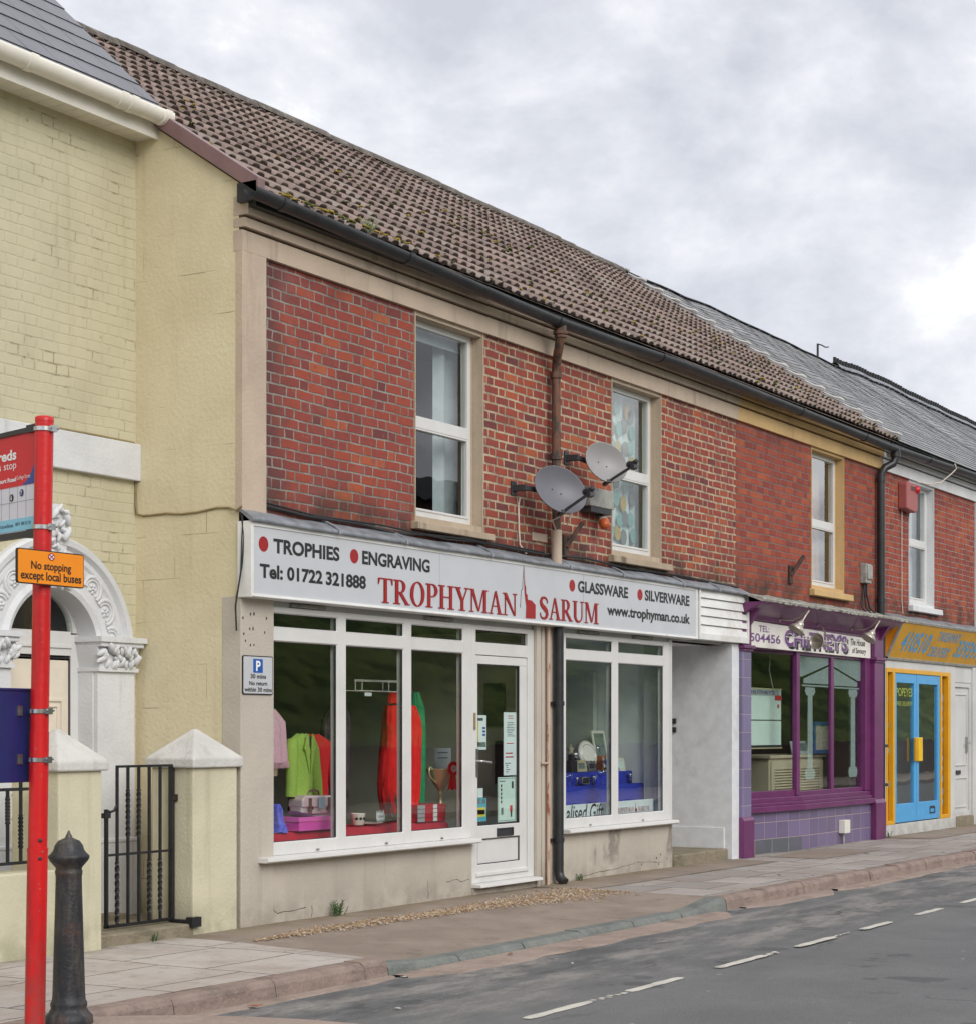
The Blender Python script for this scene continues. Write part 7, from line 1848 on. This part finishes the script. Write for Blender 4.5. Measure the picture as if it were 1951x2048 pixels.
for a, b in ((11.76, 12.4), (12.64, 13.35)):
    for k in range(22): mb.prism([(.67, .20 + k * .036), (.695, .22 + k * .036), (.70, .225 + k * .036), (.675, .205 + k * .036)], lambda p, q, d: (d, p, q), a, b)
mb.build('slats', 'louvre', LC)
NB = thing('notice_board', 'blue framed notice board at the back of the purple shop', 'notice board', (14.0, .9, 1.1))
mb = MB(); mb.frame(12.95, 13.58, 1.15, 1.58, .6, .63, .05); mb.build('frame', 'frame_blue', NB); mb = MB(); mb.box(13.0, 13.53, .615, .625, 1.2, 1.53); mb.build('papers', 'pic_paper', NB)
LF = thing('leaflet_holder', 'clear leaflet holder on the cream cabinet', 'holder', (12.6, .75, 1.14))
mb = MB(); mb.prism([(12.42, 1.142), (13.06, 1.142), (13.08, 1.32), (12.46, 1.32)], lambda a, b, d: (a, d + (b - 1.14) * .3, b), .70, .71); mb.build('sheet', 'book_grey', LF)
mb = MB(); mb.prism([(12.6, 1.19), (12.95, 1.19), (12.95, 1.29), (12.63, 1.29)], lambda a, b, d: (a, d + (b - 1.14) * .3, b), .695, .699); mb.build('print', 'photo_dark', LF)

# ---------------------------------------------------------------- weeds, leaves, litter
def weed(label, x, y, h, n, seed, mat='leaf'):
    random.seed(seed); mb = MB(); z = pz(x, y)
    for k in range(n):
        a = random.uniform(0, 6.28); l = h * random.uniform(.45, 1); d = Vector((math.cos(a), math.sin(a), 0)); sp_ = random.uniform(.15, .9)
        base = Vector((x + random.uniform(-.09, .09) * h * 6, y + random.uniform(-.03, .03), z)); tip = base + d * l * sp_ * .7 + Vector((0, 0, l))
        mb.beam(base, tip, .003, .003)
        for m_ in range(7):
            t = .25 + .75 * m_ / 6; p = base.lerp(tip, t); s_ = Vector((-d.y, d.x, 0)) * (1 if m_ % 2 else -1); L = l * .22 * (1.1 - t * .5)
            mb.face([p, p + s_ * L * .5 + Vector((0, 0, L * .35)) + d * L * .2, p + s_ * L + Vector((0, 0, L * .3)), p + s_ * L * .5 + Vector((0, 0, -L * .05)) - d * L * .15])
    tag(mb.build('weed', mat), label, 'plant')
weed('green fern like weed at the foot of the stall riser under the left window', 1.14, -.07, .13, 22, 1)
weed('low green weed beside the foot of the black downpipe', 5.15, -.06, .07, 14, 2)
weed('small green weed on the stone step under the iron gate', -1.0, -.05, .07, 10, 3)
weed('small weed beside the purple pier at the amber shop', 13.85, -.1, .10, 12, 4)
random.seed(40); mb = MB()
for k in range(14):
    p = Vector((1.35 + random.uniform(-.04, .04), EY - .02, 5.43)); q = p + Vector((random.uniform(-.06, .06), random.uniform(-.05, .05), random.uniform(.03, .11)))
    mb.beam(p, q, .003, .003)
    for m_ in range(4): c = p.lerp(q, .4 + .2 * m_); mb.face([c, c + Vector((.018, 0, .01)), c + Vector((.02, .005, .024)), c + Vector((.004, 0, .014))])
tag(mb.build('weed', 'leaf_pale'), 'pale weed growing out of the black gutter', 'plant')
def leaf(label, x, y, z, s, mat, cat, g):
    random.seed(int(x * 100)); a = random.random() * 6.28; ca, sa = math.cos(a), math.sin(a)
    pts = [(-1, 0, .0), (-.3, .45, .25), (.5, .38, .2), (1, 0, .05), (.4, -.4, .3), (-.4, -.42, .15)]
    mb = MB(); mb.prism([(p[0] * ca - p[1] * sa, p[0] * sa + p[1] * ca) for p in pts], lambda u, v, d: (x + u * s, y + v * s, z + d + .3 * s * abs(u * .6)), .004, .001)
    tag(mb.build(cat.replace(' ', '_'), mat), label, cat, g)
leaf('dry brown leaf on the road beside the pink kerb', -2.55, -2.16, GZ + .012, .045, 'leaf_dry', 'fallen leaf', 'dry leaves by the kerb')
leaf('dry brown leaf in the channel below the grey dropped kerb', .35, -2.12, GZ + .012, .035, 'leaf_dry', 'fallen leaf', 'dry leaves by the kerb')
for i, (x, y) in enumerate([(-1.05, -2.17), (-2.2, -2.9), (1.35, -2.13), (.1, -2.75)]):
    leaf(['white cigarette end at the corner of the pink kerb', 'white paper scrap on the road near the round paving corner', 'white paper scrap on the concrete channel below the grey kerb', 'white paper scrap on the worn road before the shop door'][i], x, y, GZ + .012, .022, 'litter', 'litter', 'scraps of litter')

# chipped paint and cracks on the shop front
def chips(par, pl, pts, s, mat='rust_iron'):
    for x, z in pts:
        mb = MB(); a = random.random() * 3; pl.flat(mb, [(x + s * random.uniform(.5, 1) * math.cos(a + k), z + s * random.uniform(.7, 1.6) * math.sin(a + k)) for k in (0, 1.1, 2.3, 3.2, 4.4, 5.3)], .0012); mb.build('chip', mat, par)
random.seed(50)
PIL = [o_ for o_ in H1.children if o_.name.startswith('pilaster')][0]
chips(PIL, fac(-.02), [(.11, 2.33), (.15, 2.335), (.10, 2.22), (.14, 2.225), (.30, 2.31), (.05, 2.13), (.11, 2.10), (.15, 2.10), (.03, 2.18), (.28, 2.2), (.02, 2.3)], .011)
SR = [o_ for o_ in H1.children if o_.name.startswith('stall_riser')]
def crack(par, pl, pts):
    mb = MB(); prev = None
    P_ = []
    for i in range(len(pts) - 1):
        for k in range(6):
            t = k / 6; P_.append((pts[i][0] + (pts[i + 1][0] - pts[i][0]) * t + random.uniform(-.006, .006), pts[i][1] + (pts[i + 1][1] - pts[i][1]) * t + random.uniform(-.006, .006)))
    for i in range(len(P_) - 1):
        (x0, z0), (x1, z1) = P_[i], P_[i + 1]; w = random.uniform(.0012, .003); l = math.hypot(x1 - x0, z1 - z0) + 1e-6; nx, nz = -(z1 - z0) / l * w, (x1 - x0) / l * w
        pl.flat(mb, [(x0 - nx, z0 - nz), (x1 - nx, z1 - nz), (x1 + nx, z1 + nz), (x0 + nx, z0 + nz)], .0012)
    mb.build('crack', 'rust_iron', par)
crack(SR[0], fac(0), [(.405, .46), (.402, .3), (.40, .14), (.43, .09), (.46, .075), (.9, .085)])
crack(SR[0], fac(0), [(.90, .10), (.905, .04), (.89, .0)])
crack(SR[0], fac(0), [(2.55, .18), (2.56, .06), (2.55, .02)])
crack(SR[0], fac(0), [(2.85, .14), (3.0, .16), (3.1, .13), (3.24, .15)])
crack(SR[1], fac(0), [(5.2, .02), (5.6, .05), (6.0, .06), (6.5, .10), (7.2, .06)])
chips(SR[1], fac(0), [(6.95, .12), (7.05, .15), (7.2, .1), (6.6, .07), (7.0, .05)], .013)
